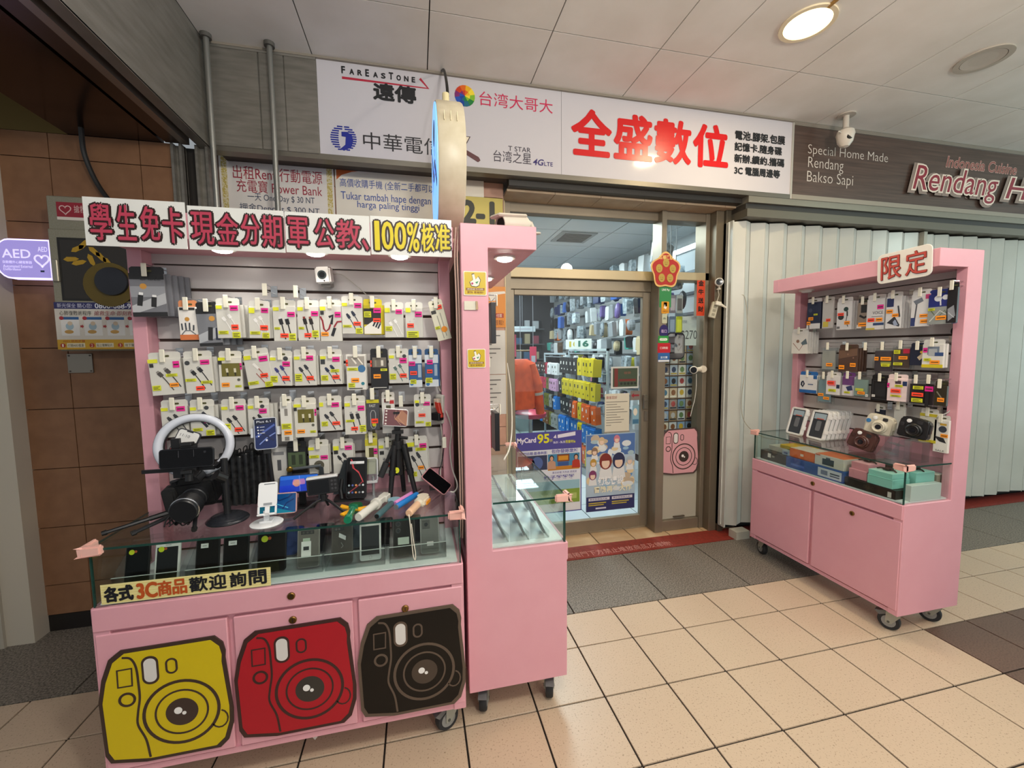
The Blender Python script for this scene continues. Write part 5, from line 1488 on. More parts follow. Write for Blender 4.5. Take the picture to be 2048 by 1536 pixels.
M_, L_ = along((0.752, TOPV + 0.014, 0.412), (0.758, TOPV + 0.016, 0.27))
fn = T('toy_fan', 'green and yellow toy hand fan lying at the front of the glass', 'fan', M_)
GRN = mt('clear_green_plastic', '1f7a5a', 0.15, coat=0.6)
MB().lathe([(0.013, 0.0), (0.015, 0.01), (0.013, 0.03), (0.012, 0.08), (0.014, 0.09)], GRN, 16, ax='y').build('handle', fn, smooth=True)
for i in range(5):
    a = 2 * PI * i / 5 + 0.4
    b = MB()
    b.prism([(0.012 * math.cos(a - .5), 0.012 * math.sin(a - .5)), (0.05 * math.cos(a - .28), 0.05 * math.sin(a - .28)), (0.054 * math.cos(a + .1), 0.054 * math.sin(a + .1)), (0.014 * math.cos(a + .5), 0.014 * math.sin(a + .5))], -0.004, 0.004, c('e8a91c', 0.35))
    b.build('blade', fn, LR(0.0, 0.105, 0.004 + 0.003 * (i % 2), 8, 24 * (1 if i % 2 else -0.4), 0), bevel=0.0015)
MB().lathe([(0.016, -0.01), (0.018, 0.012), (0.010, 0.02), (0, 0.02)], GRN, 18, (0, 0.105, 0)).build('hub', fn, smooth=True)
MB().lathe([(0.024, 0.0), (0.026, 0.012), (0.016, 0.022), (0, 0.022)], c('1c5a36', 0.3), 20, (0.0, 0.145, 0)).build('motor_cap', fn, smooth=True)
M_, L_ = along((0.785, TOPV + 0.0145, 0.398), (0.868, TOPV + 0.0145, 0.19))
s1 = T('selfie_stick', 'thick white selfie stick with a clamp lying beside the green toy fan', 'selfie stick', M_)
CR = c('d9d8d0', 0.35)
MB().lathe([(0.013, 0.0), (0.0142, 0.004), (0.0142, 0.12), (0.0125, 0.122)], CR, 20, ax='y').build('handle', s1, smooth=True)
MB().lathe([(0.021, 0.122), (0.021, 0.136), (0.0, 0.136)], CR, 20, ax='y').build('collar', s1)
MB().box(-0.012, 0.136, -0.013, 0.012, 0.19, 0.012, CR).build('folded_legs', s1, bevel=0.003)
MB().box(-0.018, 0.18, -0.012, 0.018, 0.228, 0.014, CR).build('clamp', s1, bevel=0.003)
M_, L_ = along((0.846, TOPV + 0.011, 0.396), (0.912, TOPV + 0.011, 0.215))
s2 = T('hand_fan', 'slim dark teal hand fan with a pale blue head', 'fan', M_)
MB().lathe([(0.009, 0.0), (0.0105, 0.006), (0.0105, 0.125), (0.009, 0.128)], c('44646a', 0.4), 18, ax='y').build('handle', s2, smooth=True)
MB().lathe([(0.008, -0.001), (0.008, 0.008), (0, 0.008)], BLACK, 14, ax='y').build('end_cap', s2)
MB().lathe([(0.024, -0.008), (0.026, 0.0), (0.022, 0.010), (0.008, 0.014), (0, 0.014)], c('8fb3c4', 0.2), 26, (0, 0.152, 0)).build('fan_head', s2, smooth=True)
M_, L_ = along((0.908, TOPV + 0.0115, 0.322), (1.012, TOPV + 0.0115, 0.155))
s3 = T('selfie_stick', 'bright blue selfie stick handle between the pink and the peach ones', 'selfie stick', M_)
MB().lathe([(0.009, 0.0), (0.011, 0.004), (0.011, 0.14)], c('2477c4', 0.35), 18, ax='y').build('handle', s3, smooth=True)
MB().lathe([(0.0095, -0.003), (0.0095, 0.006), (0, 0.006)], c('9fa6ac', 0.3, 0.6), 16, ax='y').build('end_cap', s3)
MB().cyl((0, 0.14, 0), (0, 0.185, 0), 0.006, CHROME).build('rod', s3)
M_, L_ = along((0.902, TOPV + 0.0105, 0.285), (0.998, TOPV + 0.0105, 0.125))
s4 = T('selfie_stick', 'pink selfie stick lying behind the bright blue one', 'selfie stick', M_)
MB().lathe([(0.008, 0.0), (0.010, 0.004), (0.010, 0.14)], c('d58ac4', 0.35), 18, ax='y').build('handle', s4, smooth=True)
MB().cyl((0, 0.14, 0), (0, 0.18, 0), 0.0055, CHROME).build('rod', s4)
M_, L_ = along((0.955, TOPV + 0.0145, 0.405), (1.03, TOPV + 0.0145, 0.20))
s5 = T('selfie_stick', 'cream selfie stick with a peach handle and white wrist strap', 'selfie stick', M_)
MB().lathe([(0.011, 0.0), (0.0135, 0.003), (0.0135, 0.085)], c('e0b795', 0.45), 20, ax='y').build('handle', s5, smooth=True)
MB().lathe([(0.0138, 0.085), (0.0138, 0.105), (0, 0.105)], c('e6ddc8', 0.35), 20, ax='y').build('collar', s5)
MB().box(-0.022, 0.10, -0.012, 0.02, 0.165, 0.016, c('e3d9c4', 0.35)).build('folded_legs', s5, bevel=0.006, seg=2, smooth=True)
MB().lathe([(0.022, -0.010), (0.024, 0.008), (0.012, 0.016), (0, 0.016)], c('e3d9c4', 0.35), 22, (0.008, 0.17, 0.004)).build('fan_head', s5, smooth=True)
MB().box(-0.026, 0.12, 0.002, -0.02, 0.16, 0.014, c('e8961e', 0.4)).build('orange_patch', s5)
stp = MB()
stp.tube(bez([(0.955, TOPV + 0.013, 0.412), (0.958, 0.868, 0.424), (0.962, 0.80, 0.424), (0.966, 0.745, 0.424), (0.972, 0.728, 0.424), (0.974, 0.75, 0.424), (0.968, 0.80, 0.424), (0.963, 0.86, 0.424)], 5), 0.0018, c('dcd6c6'), 6)
tag(stp.build('wrist_strap', None, ML.copy(), smooth=True), 'white wrist strap hanging over the front glass below the peach handle', 'strap')
phone(ML @ LR(1.064, 0.915, 0.140, 20, -38, 38), 0.062, 0.125, 'pink phone with a black screen tilted on a small holder by the post', '0b0b0d', 'dc9aa0')
hs = T('phone_holder', 'small black holder propping the tilted pink phone', 'phone holder', ML @ LR(1.064, TOPV, 0.115))
MB().box(-0.03, 0.0, -0.02, 0.03, 0.008, 0.02, K).build('base', hs)
MB().box(-0.008, 0.008, -0.012, 0.008, 0.022, 0.0, K).build('post', hs)

# ------------------------------------------------------------------ phones standing in acrylic racks inside the long case
G6 = 'used phones in the glass case'
CASE = [  # u0, v0, u1, v1, kind
    (.049, .725, .117, .842, 'f', 'black phone with a lime price sticker at the west end of the glass case'),
    (.132, .718, .205, .840, 'w', 'white framed phone with a lime price sticker inside the glass case'),
    (.251, .715, .322, .815, 'b', 'black phone back with a white tag, first of the two above the yellow sign'),
    (.333, .712, .412, .825, 'b', 'black phone back with a white tag beside the acrylic divider'),
    (.439, .700, .530, .831, 'f', 'dark brown phone with a lime price sticker near the middle of the case'),
    (.566, .698, .640, .836, 'c', 'grey phone back with a wide camera bar and a white label card'),
    (.679, .698, .752, .833, 'm', 'black phone back with a small tilted white tag'),
    (.775, .698, .850, .834, 'i', 'white phone with a black screen and round home button'),
    (.892, .698, .972, .828, 'd', 'dark grey phone back with two stacked camera lenses'),
    (.991, .698, 1.062, .818, 'g', 'grey phone back in a clear case at the east end of the glass case')]
for i, (u0, v0, u1, v1, kd, lab) in enumerate(CASE):
    w, h = u1 - u0, 0.135
    Mx = ML @ LR((u0 + u1) / 2, 0.698 + h / 2 * 0.98 + 0.004, 0.320, 0, -14, 0)
    STK = [('c', 'c6d422', -.55, .70, .12), ('c', 'b8542a', -.18, .72, .06)]
    if kd == 'f':
        phone(Mx, w, h, lab, '17110d' if i else '0e0e0e', '1d1a18', STK, grp=G6)
    elif kd == 'w':
        phone(Mx, w, h, lab, 'dedcd8', 'dedcd8', [('r', '100d0b', -.92, -.8, .92, .8), ('r', '8a8a8a', -.2, .88, .3, .91)] + STK, grp=G6)
    elif kd == 'b':
        phone(Mx, w, h, lab, '15100c', '1c1815', [('r', 'd5d5d0', -.65, .55, .05, .78), ('r', '8a8a86', -.5, .64, -.1, .68)], back=True, grp=G6)
    elif kd == 'c':
        phone(Mx, w, h, lab, '6a655e', '8d8880', [('r', '2c2926', -.75, .72, .55, .92), ('c', '4a463f', -.5, .82, .05), ('c', '4a463f', -.1, .82, .05), ('c', '4a463f', .3, .82, .05), ('r', 'e2e1dc', -.7, -.45, .25, .35), ('r', '2f2f2f', -.5, -.12, .05, .08), ('r', 'a9b8a4', -.55, .35, .15, .52)], back=True, grp=G6)
    elif kd == 'm':
        phone(Mx, w, h, lab, '4b4640', '5b5650', [('r', '1d1b19', -.8, .74, .2, .92), ('c', '55514a', -.6, .83, .05), ('c', '55514a', -.3, .83, .05), ('p', 'd8d8d6', [(-.3, .62), (.4, .42), (.35, .2), (-.35, .4)]), ('l', 'a9a59e', .02, [(-.1, .1), (.1, -.1), (-.1, -.2)])], back=True, grp=G6)
    elif kd == 'i':
        phone(Mx, w, h, lab, 'dedcd8', 'e2e0dc', [('r', '0f0d0c', -.92, -.74, .92, .84), ('c', 'a9a39a', 0, -.87, .075), ('c', 'e2e0dc', 0, -.87, .06)], grp=G6)
    elif kd == 'd':
        phone(Mx, w, h, lab, '26221f', '4a4642', [('c', '3a3633', -.55, .78, .12), ('c', '0d0d0d', -.55, .78, .08), ('c', '3a3633', -.55, .42, .12), ('c', '0d0d0d', -.55, .42, .08), ('r', 'b9c2b4', -.6, -.38, .5, .02)], back=True, grp=G6)
    else:
        phone(Mx, w, h, lab, '6f6e6a', '9a9994', [('r', '4c4a46', -.85, .35, .05, .85), ('c', '1a1a1a', -.4, .6, .1), ('r', 'd8d0cc', -.35, -.62, .4, -.38)], back=True, grp=G6)
ACR = PLASTIC
for i, (u0, u1) in enumerate(((.032, .222), (.236, .425), (.432, .655), (.662, .865), (.880, 1.085))):
    t = T('acrylic_rack', ['clear acrylic rack holding the two phones with lime stickers', 'clear acrylic rack holding the two black phone backs', 'clear acrylic rack holding the brown phone and the one with a label card', 'clear acrylic rack holding the white phone with home button', 'clear acrylic rack holding the two grey phones by the east glass'][i], 'rack', ML @ LR(0, 0.6925, 0.0), 'clear acrylic phone racks')
    MB().box(u0, 0.0, 0.235, u1, 0.003, 0.362, ACR).build('floor_plate', t)
    MB().box(u0, 0.003, 0.3585, u1, 0.060, 0.362, ACR).build('front_lip', t)
    for x in (u0, u1 - 0.003):
        b = MB(Matrix(((0, 0, 1, 0), (0, 1, 0, 0), (1, 0, 0, 0), (0, 0, 0, 1))))
        b.prism([(0.235, 0.003), (0.3582, 0.003), (0.3582, 0.060), (0.265, 0.125), (0.235, 0.125)], x, x + 0.003, ACR)
        b.build('side_plate', t)
    MB().box(u0, 0.060, 0.358, u1, 0.0612, 0.3625, c('c2c9c6', 0.2)).build('bright_edge', t)
# second row of phones further back in the case, seen through the glass top
for i in range(5):
    phone(ML @ LR(0.50 + 0.115 * i, 0.728, 0.155, 0, -62, 0), 0.07, 0.14, ['phone lying in the back row of the case, the most westerly', 'phone lying in the back row of the case below the compact camera', 'phone lying in the back row of the case below the red screened phone', 'phone lying in the back row of the case below the black tripod', 'phone lying in the back row of the case below the blue stick'][i], ('3b4a78', '24242a', '56606a', '1c1c20', '3a3a40')[i], '55555a', grp='phones in the back row of the case')
# ------------------------------------------------------------------ goods on the stall by the shutter
GR = 'packages on the stall by the shutter'
ZR = 0.165
WP = 'd9d8d6'
EAST = [
    (0.205, 1.752, 0.080, 0.172, 'navy and white earphone box at the north end of the top row', '1d2440', 'cfcfcf', [('r', 'd9d8d6', -.5, .8, .5, 1), ('c', '3a3f55', -.25, .3, .14), ('l', '1d2440', .05, [(-.35, .8), (-.3, 1)])], [('o', -.36, .56, .0, .68), ('o', -.48, .72, -.2, .85), ('y', .02, .44, .3, .5)], 2, False),
    (0.300, 1.748, 0.060, 0.17, 'pale box half hidden beside the wired earphone box', 'bdb9b4', 'bdb9b4', [('r', 'c9b84a', -.4, .75, .1, .95)], [('r', -.1, .65, .3, .75)], 0, False),
    (0.404, 1.734, 0.076, 0.17, 'white box picturing black wired earphones', WP, WP, [('c', '1f3a36', .12, .28, .16), ('l', '1f2322', .09, [(.2, .35), (.22, .52)]), ('c', '2a2d2c', -.2, .55, .2), ('l', '1f2322', .04, [(.22, .5), (.15, .7), (.3, .9)]), ('r', '6b6b6b', -.45, .88, -.25, .96)], [('r', -.42, .4, .0, .5), ('o', .06, .7, .42, .82)], 2, False),
    (0.515, 1.715, 0.055, 0.148, 'dark box with a black remote print between two white boxes', '8b7d70', '2a2624', [('r', '1d1b1b', -.2, .1, .48, .4), ('l', '1a1818', .2, [(-.3, .5), (.1, .6), (.3, .55)]), ('r', 'd8cfc4', -.5, .86, -.1, 1)], [('o', -.35, .78, .4, .93)], 0, False),
    (0.581, 1.727, 0.080, 0.172, 'white box with dark lettering and a navy lower band', WP, WP, [('r', '27406a', -.1, .78, .5, .86), ('r', 'c9b84a', -.5, .94, .0, 1), ('t', '4a4a50', 'VOICE', -.15, .4, .42, .5), ('r', '7a7a80', -.2, .56, .4, .58)], [('p', .1, .2, .45, .34), ('r', -.4, .62, -.02, .74), ('o', .06, .62, .42, .74)], 1, False),
    (0.672, 1.729, 0.064, 0.172, 'white and navy stylus charger box with a dark triangle print', WP, WP, [('r', '222c5c', -.45, .05, .0, .32), ('p', '2b2e36', [(-.4, .82), (.1, .62), (.45, .9), (.4, .95)]), ('p', '9aa6bd', [(.0, .8), (.15, .72), (.36, .9), (.1, .92)]), ('l', '3a3d44', .1, [(.3, .3), (.42, .65)])], [('o', -.44, .4, -.02, .52), ('o', -.05, .54, .36, .64)], 3, False),
    (0.796, 1.725, 0.070, 0.165, 'white box with a grey charger head and pink corner', WP, WP, [('p', '6c727c', [(-.4, .2), (.05, .1), (.15, .22), (-.25, .32)]), ('l', '4a4a50', .07, [(-.2, .3), (-.3, .96)]), ('r', 'c8447a', .25, .02, .5, .16), ('r', '2c3a6c', -.48, .72, -.25, .98)], [('o', .0, .62, .42, .72), ('o', .05, .78, .5, .9)], 1, False),
    (0.879, 1.715, 0.085, 0.148, 'blue and silver patterned earphone package', '1f2c74', '1f2c74', [('r', '8f948f', -.5, .42, .5, 1), ('c', 'd4d6da', -.1, .14, .16), ('c', 'd4d6da', .2, .12, .13), ('l', 'd4d6da', .06, [(.0, .2), (.02, .38)]), ('l', '5e6a50', .05, [(-.4, .5), (-.1, .8), (.2, .55), (.45, .9)]), ('l', 'c9ccc4', .05, [(-.4, .9), (.0, .55), (.4, .75)])], [('o', -.15, .72, .3, .86), ('y', -.48, .46, -.2, .54)], 1, False),
    (0.925, 1.74, 0.034, 0.17, 'narrow black pouch beside the east post of the stall', '1a1a1e', '1a1a1e', [('p', '8a8d92', [(-.4, .6), (.2, .5), (.4, .8), (-.3, .95)]), ('l', 'b5b8bc', .1, [(-.3, .7), (.3, .85)])], [], 0, False),
    # second row
    (0.110, 1.562, 0.100, 0.145, 'white box with a cardigan brown diamond print sticking out on the north post', 'dcdad4', 'dcdad4', [('l', '7a3a2c', .03, [(-.4, .5), (.0, .85), (.3, .5)]), ('c', '8a6a5a', -.1, .42, .1), ('p', '5a6a74', [(.1, .5), (.4, .3), (.5, .55), (.2, .6)])], [], 4, False),
    (0.318, 1.455, 0.085, 0.145, 'clear grey bag with pale accessories in the second row', 'a8a8a0', None, [], [('o', -.1, .66, .3, .8)], 1, True),
    (0.440, 1.450, 0.094, 0.140, 'dark brown patterned pouch pack with orange labels', '4e382e', '4e382e', [('p', '6b5040', [(-.5, .1), (.5, .0), (.5, .3), (-.5, .45)]), ('c', '8a6a58', .0, .25, .05), ('c', '8a6a58', .3, .4, .04)], [('o', -.45, .72, -.15, .9), ('o', .15, .62, .45, .78)], 3, False),
    (0.634, 1.452, 0.090, 0.140, 'clear bag with a violet strap and orange label', '3f3640', None, [('r', '8a8f4a', -.1, .55, .4, .7)], [('o', -.1, .36, .4, .5), ('o', -.4, .36, -.2, .5), ('y', -.05, .62, .35, .74)], 1, True),
    (0.723, 1.458, 0.074, 0.122, 'clear pack with a red buckle and yellow tags', '54453c', None, [('r', 'b31f3f', .1, .1, .45, .3)], [('y', -.4, .15, -.05, .32), ('o', -.12, .42, .36, .56), ('y', -.4, .7, .1, .82)], 1, True),
    (0.800, 1.452, 0.064, 0.092, 'navy card pack with a gold phone print', '1b2236', '1b2236', [('p', 'b8a88c', [(-.05, .55), (.25, .3), (.42, .45), (.1, .72)]), ('c', 'c9a03a', .2, .26, .1)], [], 3, False),
    (0.862, 1.468, 0.076, 0.118, 'white blister with a grey plug and yellow base', 'd6d5cf', 'd6d5cf', [('r', '6f7c8c', -.25, .1, .3, .45), ('r', 'a4a9ac', -.2, .2, .2, .5), ('r', 'c9b81c', -.5, .86, .5, 1), ('r', '2f4a7a', .1, .35, .5, .5)], [('p', -.45, .15, -.25, .35), ('y', -.4, .6, -.05, .72), ('o', -.1, .68, .36, .84)], 1, False),
    # third row
    (0.187, 1.275, 0.105, 0.118, 'blue and white wrist band box in the third row', 'dadada', '2563a8', [('r', '1f5c9e', -.5, .82, .5, 1), ('r', '1f5c9e', .3, .0, .5, .2), ('l', '16233a', .09, [(-.36, .4), (-.28, .36), (-.22, .5), (-.3, .66), (-.38, .55), (-.36, .4)]), ('r', '5a6a8a', .0, .48, .3, .54)], [], 1, False),
    (0.300, 1.270, 0.080, 0.17, 'tall clear bluish case with orange labels', '7f99a0', None, [], [('o', -.4, .62, .0, .72), ('o', .0, .74, .4, .84)], 1, True),
    (0.357, 1.280, 0.075, 0.118, 'white blister with a pink adapter in the third row', 'd9d7d6', 'd9d7d6', [('r', 'd98a94', -.35, .25, .2, .55), ('r', '1d2a4a', .25, .45, .48, .65)], [('r', -.4, .28, .1, .46), ('y', -.3, .7, .25, .84)], 1, False),
    (0.451, 1.281, 0.060, 0.115, 'violet topped blister with a blue adapter', 'cfcbd2', '6a3a7a', [('r', '6a3f78', -.5, 0, .5, .45), ('p', '2a3560', [(-.2, .55), (.3, .45), (.4, .7), (.0, .75)])], [('y', -.3, .78, .2, .88)], 1, False),
    (0.522, 1.281, 0.078, 0.118, 'clear teal case with an orange label', '8fa8a2', None, [('r', 'b9bf4a', -.3, .55, .2, .68)], [('o', -.15, .7, .3, .84), ('w', .35, .82, .5, .94)], 1, True),
    (0.630, 1.277, 0.084, 0.124, 'black phone case in a dark frame', '101012', '101012', [('l', '3c3c40', .03, [(-.4, .08), (.4, .08), (.4, .9), (-.4, .9), (-.4, .08)]), ('r', '1d1d20', -.28, .18, .28, .78)], [('w', -.42, .72, -.25, .82)], 1, False),
    (0.712, 1.284, 0.080, 0.122, 'pink backed blister with a small white adapter', 'e6d2d2', 'e6d2d2', [('r', '4a3a44', -.1, .08, .2, .22), ('r', '1f3560', .28, .1, .5, .3), ('r', 'd9b0b0', -.3, .4, .25, .8)], [('p', -.5, .2, -.38, .4), ('r', -.3, .46, .2, .62), ('y', -.1, .26, .3, .36), ('y', -.3, .72, .25, .8)], 1, False),
    (0.803, 1.278, 0.066, 0.124, 'clear pack holding a black and red reader', '20222a', None, [], [('y', -.2, .2, .4, .34), ('r', -.25, .48, .42, .64), ('y', -.25, .72, .4, .88)], 1, True),
    (0.858, 1.281, 0.030, 0.13, 'narrow pack with black and pink straps', '14141a', None, [('r', '111116', -.45, .02, .0, .98)], [('p', -.5, .2, .5, .4)], 1, True),
    (0.905, 1.262, 0.044, 0.10, 'small dark pouch with an orange label by the east post', '2e2a1c', '2e2a1c', [('l', '7d7a6a', .1, [(-.3, .3), (.1, .6)])], [('o', -.2, .6, .35, .8)], 0, False),
]
for (u, vt, w, h, lab, body, tab, ops, labs, stack, clear) in EAST:
    onhook(MR, u, vt, w * 1.12, h, 0.014, ZR, lab, yaw=4, body=body, tab=tab, ops=ops, labels=labs, stack=stack, du=0.003, grp=GR, clear=clear, name='accessory_package')
hook(MR @ LR(0.54, 1.46, 0.0435), 0.12, 0, 'bare hook between the brown pouch and the violet strap bag', 'wire hooks on the slat walls')
wf = T('wall_fan_cap', 'round black foam disc stuck to the slat wall below the top row', 'disc', MR @ LR(0.888, 1.533, 0.041))
b = MB()
b.lathe([(0.026, 0.0), (0.027, 0.012), (0.02, 0.018), (0.0, 0.019)], c('0c0c0e', 0.8), 24)
b.build('foam_disc', wf, smooth=True)
# phone case cartons leaning in a row on the counter
for i in range(7):
    u = 0.165 if i == 0 else 0.318
    zoff = 0.29 if i < 2 else 0.285 - 0.012 * (i - 1)
    t = T('phone_case_box', ['white framed phone case box leaning at the north end of the counter', 'white framed phone case box with a full view of its window, second from the north'][i] if i < 2 else 'white framed phone case box, spine showing, %s behind the front pair' % ('first', 'second', 'third', 'fourth', 'fifth')[i - 2], 'box', MR @ LR(u, 0.877, 0.245 if i < 2 else 0.245 - 0.033 * (i - 1), -5, -15, 0), 'white phone case boxes in a row')
    w, h = 0.062, 0.185
    b = MB()
    b.line(rr(-w + 0.006, 0.006, w - 0.006, h - 0.006, 0.010, 3), 0.013, -0.018, 0.004, c('dcdcda', 0.35), True)
    b.build('frame', t, bevel=0.002)
    if i < 2 or i == 2:
        MB().box(-w + 0.012, 0.012, -0.010, w - 0.012, h - 0.012, -0.002, c('3a3d44', 0.15)).build('window', t)
        MB().rrect(-0.014, 0.055, 0.018, 0.12, 0.008, -0.002, 0.0008, c('6d6f74', 0.25), 3).build('phone_case_print', t)
        MB().box(-w + 0.02, h - 0.055, -0.002, w - 0.02, h - 0.018, 0.0, c('9db0bd', 0.1)).build('sky_print', t)
        MB().box(-0.02, 0.13, -0.002, 0.03, 0.136, 0.001, c('c25c4a')).build('text_print', t)
    for q in (0.045, 0.14):
        MB().box(w - 0.004, q, -0.02, w + 0.004, q + 0.022, 0.006, c('e6e5e2', 0.4)).build('clip', t)


def instant_camera(M, body, label, accent, s=1.0):
    t = T('instant_camera', label, 'camera', M)
    pts = [(-.5, -.36), (-.46, -.44), (.44, -.44), (.5, -.38), (.5, .22), (.44, .36), (.2, .42), (-.35, .44), (-.46, .36), (-.5, .1)]
    W = 0.122 * s
    b = MB()
    b.prism([(x * W, y * W) for x, y in pts], -0.026, 0.020, body)
    b.build('body', t, bevel=0.008, seg=3, smooth=True)
    b = MB(Matrix.Translation((0.005, -0.012, 0)))
    b.lathe([(0.036 * s, 0.018), (0.036 * s, 0.026), (0.033 * s, 0.030), (0.030 * s, 0.031), (0.028 * s, 0.044), (0.024 * s, 0.046), (0.019 * s, 0.040), (0.0, 0.039)], body, 32)
    b.build('lens_barrel', t, smooth=True)
    b = MB(Matrix.Translation((0.005, -0.012, 0)))
    b.lathe([(0.014 * s, 0.0385), (0.012 * s, 0.042), (0.0, 0.042)], c('14141a', 0.1), 24)
    b.build('lens', t, smooth=True)
    b = MB(Matrix.Translation((-0.020 * s, 0.033 * s, 0)))
    b.lathe([(0.010 * s, 0.018), (0.010 * s, 0.025), (0.0, 0.027)], c('e3e4e2', 0.15), 20)
    b.build('flash', t, smooth=True)
    b = MB(Matrix.Translation((-0.046 * s, 0.012 * s, 0)))
    b.lathe([(0.010 * s, 0.018), (0.011 * s, 0.024), (0.0, 0.025)], accent, 20)
    b.build('shutter_button', t, smooth=True)
    MB().rrect(0.012, 0.022, 0.034, 0.040, 0.005, 0.018, 0.0225, c('2a2a2c', 0.2), 3).build('viewfinder', t)
    MB().box(0.056 * s, -0.02, -0.012, 0.066 * s, 0.03, 0.012, body).build('side_lug', t, bevel=0.004)
    return t


instant_camera(MR @ LR(0.690, 1.035, 0.235, 18, -4, -8), c('c6c0ae', 0.35), 'cream instant camera with a blue button above the brown one', c('2f6fa6', 0.3))
instant_camera(MR @ LR(0.632, 0.940, 0.268, 16, -8, -14), c('4a2c26', 0.3), 'chocolate brown instant camera on the glass in front of the cream one', c('3a211c', 0.3))
instant_camera(MR @ LR(0.852, 1.045, 0.235, 14, -6, -6), c('131314', 0.35), 'black instant camera beside the white hung card', c('232325', 0.3), 0.98)
for u, v, z, lab in ((0.690, 0.877, 0.228, 'clear acrylic block under the cream instant camera'), (0.862, 0.877, 0.232, 'clear acrylic block under the black instant camera')):
    t = T('acrylic_stand', lab, 'stand', MR @ LR(u, v, z))
    b = MB()
    h = 0.10
    b.box(-0.04, 0.0, -0.03, 0.04, 0.003, 0.03, PLASTIC)
    b.box(-0.04, h, -0.028, 0.04, h + 0.003, 0.026, PLASTIC)
    b.build('shelf_plate', t)
    for x in (-0.04, 0.037):
        MB().box(x, 0.003, -0.028, x + 0.003, h, 0.02, PLASTIC).build('side_plate', t)
t = T('acrylic_stand', 'empty stepped clear acrylic stand on the glass near the east post', 'stand', MR @ LR(0.80, 0.877, 0.30, -30))
A_ = Matrix(((0, 0, 1, 0), (0, 1, 0, 0), (1, 0, 0, 0), (0, 0, 0, 1)))
for x in (-0.045, 0.045):
    b = MB(A_)
    b.prism([(-0.05, 0), (0.05, 0), (0.05, 0.003), (0.02, 0.055), (-0.01, 0.11), (-0.05, 0.115)], x, x + 0.003, PLASTIC)
    b.build('side_plate', t)
for z0, y0 in ((0.03, 0.03), (0.0, 0.075)):
    MB().box(-0.042, y0, z0 - 0.03, 0.045, y0 + 0.003, z0, PLASTIC).build('step', t)
for u, vt, w, h, lab, body, ops in ((0.700, 1.125, 0.05, 0.12, 'white pack hanging behind the cream camera', 'd6d4cc', []), (0.60, 1.10, 0.05, 0.12, 'navy pack half hidden behind the cream camera', '1d2336', []), (0.835, 1.11, 0.075, 0.15, 'yellow edged white pack behind the black camera', 'd8d5c4', [('r', 'c9b92a', -.5, 0, .5, .1), ('r', 'c9b92a', -.5, .9, .5, 1)]), (0.892, 1.085, 0.06, 0.165, 'white card with a dark oval hanging by the east post', 'e0ded8', [('c', '3a3f4c', .1, .28, .28), ('p', '26262a', [(-.5, .5), (.2, .55), (.4, .7), (-.1, .66)]), ('r', 'c9a03a', -.1, .1, .35, .16), ('t', '55555a', 'SALE', -.3, .92, .3, .97)])):
    onhook(MR, u, vt, w, h, 0.014, 0.12, lab, body=body, tab='d9d7d0', ops=ops, labels=[('o', .0, .42, .5, .52)] if u > 0.88 else [], grp=GR, name='accessory_package')
# boxes inside the glass case of the stall by the shutter
BZ = MR


def carton(u0, u1, v0, h, w0, w1, col, lab, ops=(), top=None, yaw=0, name='carton', bev=0.0015):
    uc, wc = (u0 + u1) / 2, (w0 + w1) / 2
    t = T(name, lab, 'box', MR @ LR(uc, v0, wc, yaw), 'boxes in the glass case by the shutter')
    a, d = (u1 - u0) / 2, (w1 - w0) / 2
    MB().box(-a, 0, -d, a, h, d, c(col, 0.4)).build('carton', t, bevel=bev)
    if top:
        MB().box(-a * .97, h, -d * .97, a * .97, h + 0.0008, d * .97, c(top, 0.35)).build('lid_print', t)
    if ops:
        p = MB()
        for i, o in enumerate(ops):
            zz = d + 0.0002 + 0.00015 * i
            if o[0] == 'r':
                p.box(o[2] * a, o[3] * h, zz, o[4] * a, o[5] * h, zz + 0.0003, c(o[1]))
            else:
                p.text(o[2], o[3] * a, o[4] * h, o[5] * a, o[6] * h, zz + 0.0004, c(o[1]))
        p.build('front_print', t)
    return t


D0 = 0.6925
carton(0.035, 0.245, D0, 0.062, 0.20, 0.372, '34312e', 'dark grey flat box with a white label at the north end of the case', [('r', 'd9d6ce', -.42, .35, -.18, .8), ('r', '8a867e', -.1, .45, .1, .65)])
carton(0.06, 0.20, D0 + 0.063, 0.034, 0.22, 0.33, 'b9b6ac', 'pale carton on the dark grey flat box', [])
carton(0.150, 0.30, D0 + 0.098, 0.022, 0.18, 0.33, 'b8a43a', 'flat box with a yellow patterned lid on top of the pale carton', [], 'd2a91e')
carton(0.205, 0.275, D0 + 0.067, 0.03, 0.332, 0.37, '8fa2b4', 'small pale blue wrapped box beside the orange boxes', [('r', '3a5a8a', -.6, .3, .2, .7)])
carton(0.252, 0.625, D0, 0.066, 0.215, 0.385, '2b4f96', 'long blue box with a white panel lying under the orange boxes', [('r', 'c6ccd8', .18, .12, .94, .88), ('r', '6f7a9a', .28, .3, .5, .7), ('r', '3a3f5a', .58, .5, .88, .62), ('r', '3a3f5a', .58, .3, .88, .4), ('r', '4a6ab8', -.8, .3, -.3, .5)])
carton(0.262, 0.435, D0 + 0.067, 0.058, 0.235, 0.37, 'b9541c', 'orange box with a pale lid on the long blue box', [('r', 'd9691f', -.98, .1, .98, .95), ('r', 'e8d8c8', -.1, .35, .15, .6)], 'cfc9be')
carton(0.440, 0.615, D0 + 0.067, 0.066, 0.24, 0.375, 'c8c5bc', 'white box with an orange lid and a dark toolbox print', [('r', '2b3038', -.45, .15, .35, .7), ('r', '4a515c', -.2, .7, .1, .84), ('r', 'c8501c', -.95, .88, -.6, .98)], 'd1641c')
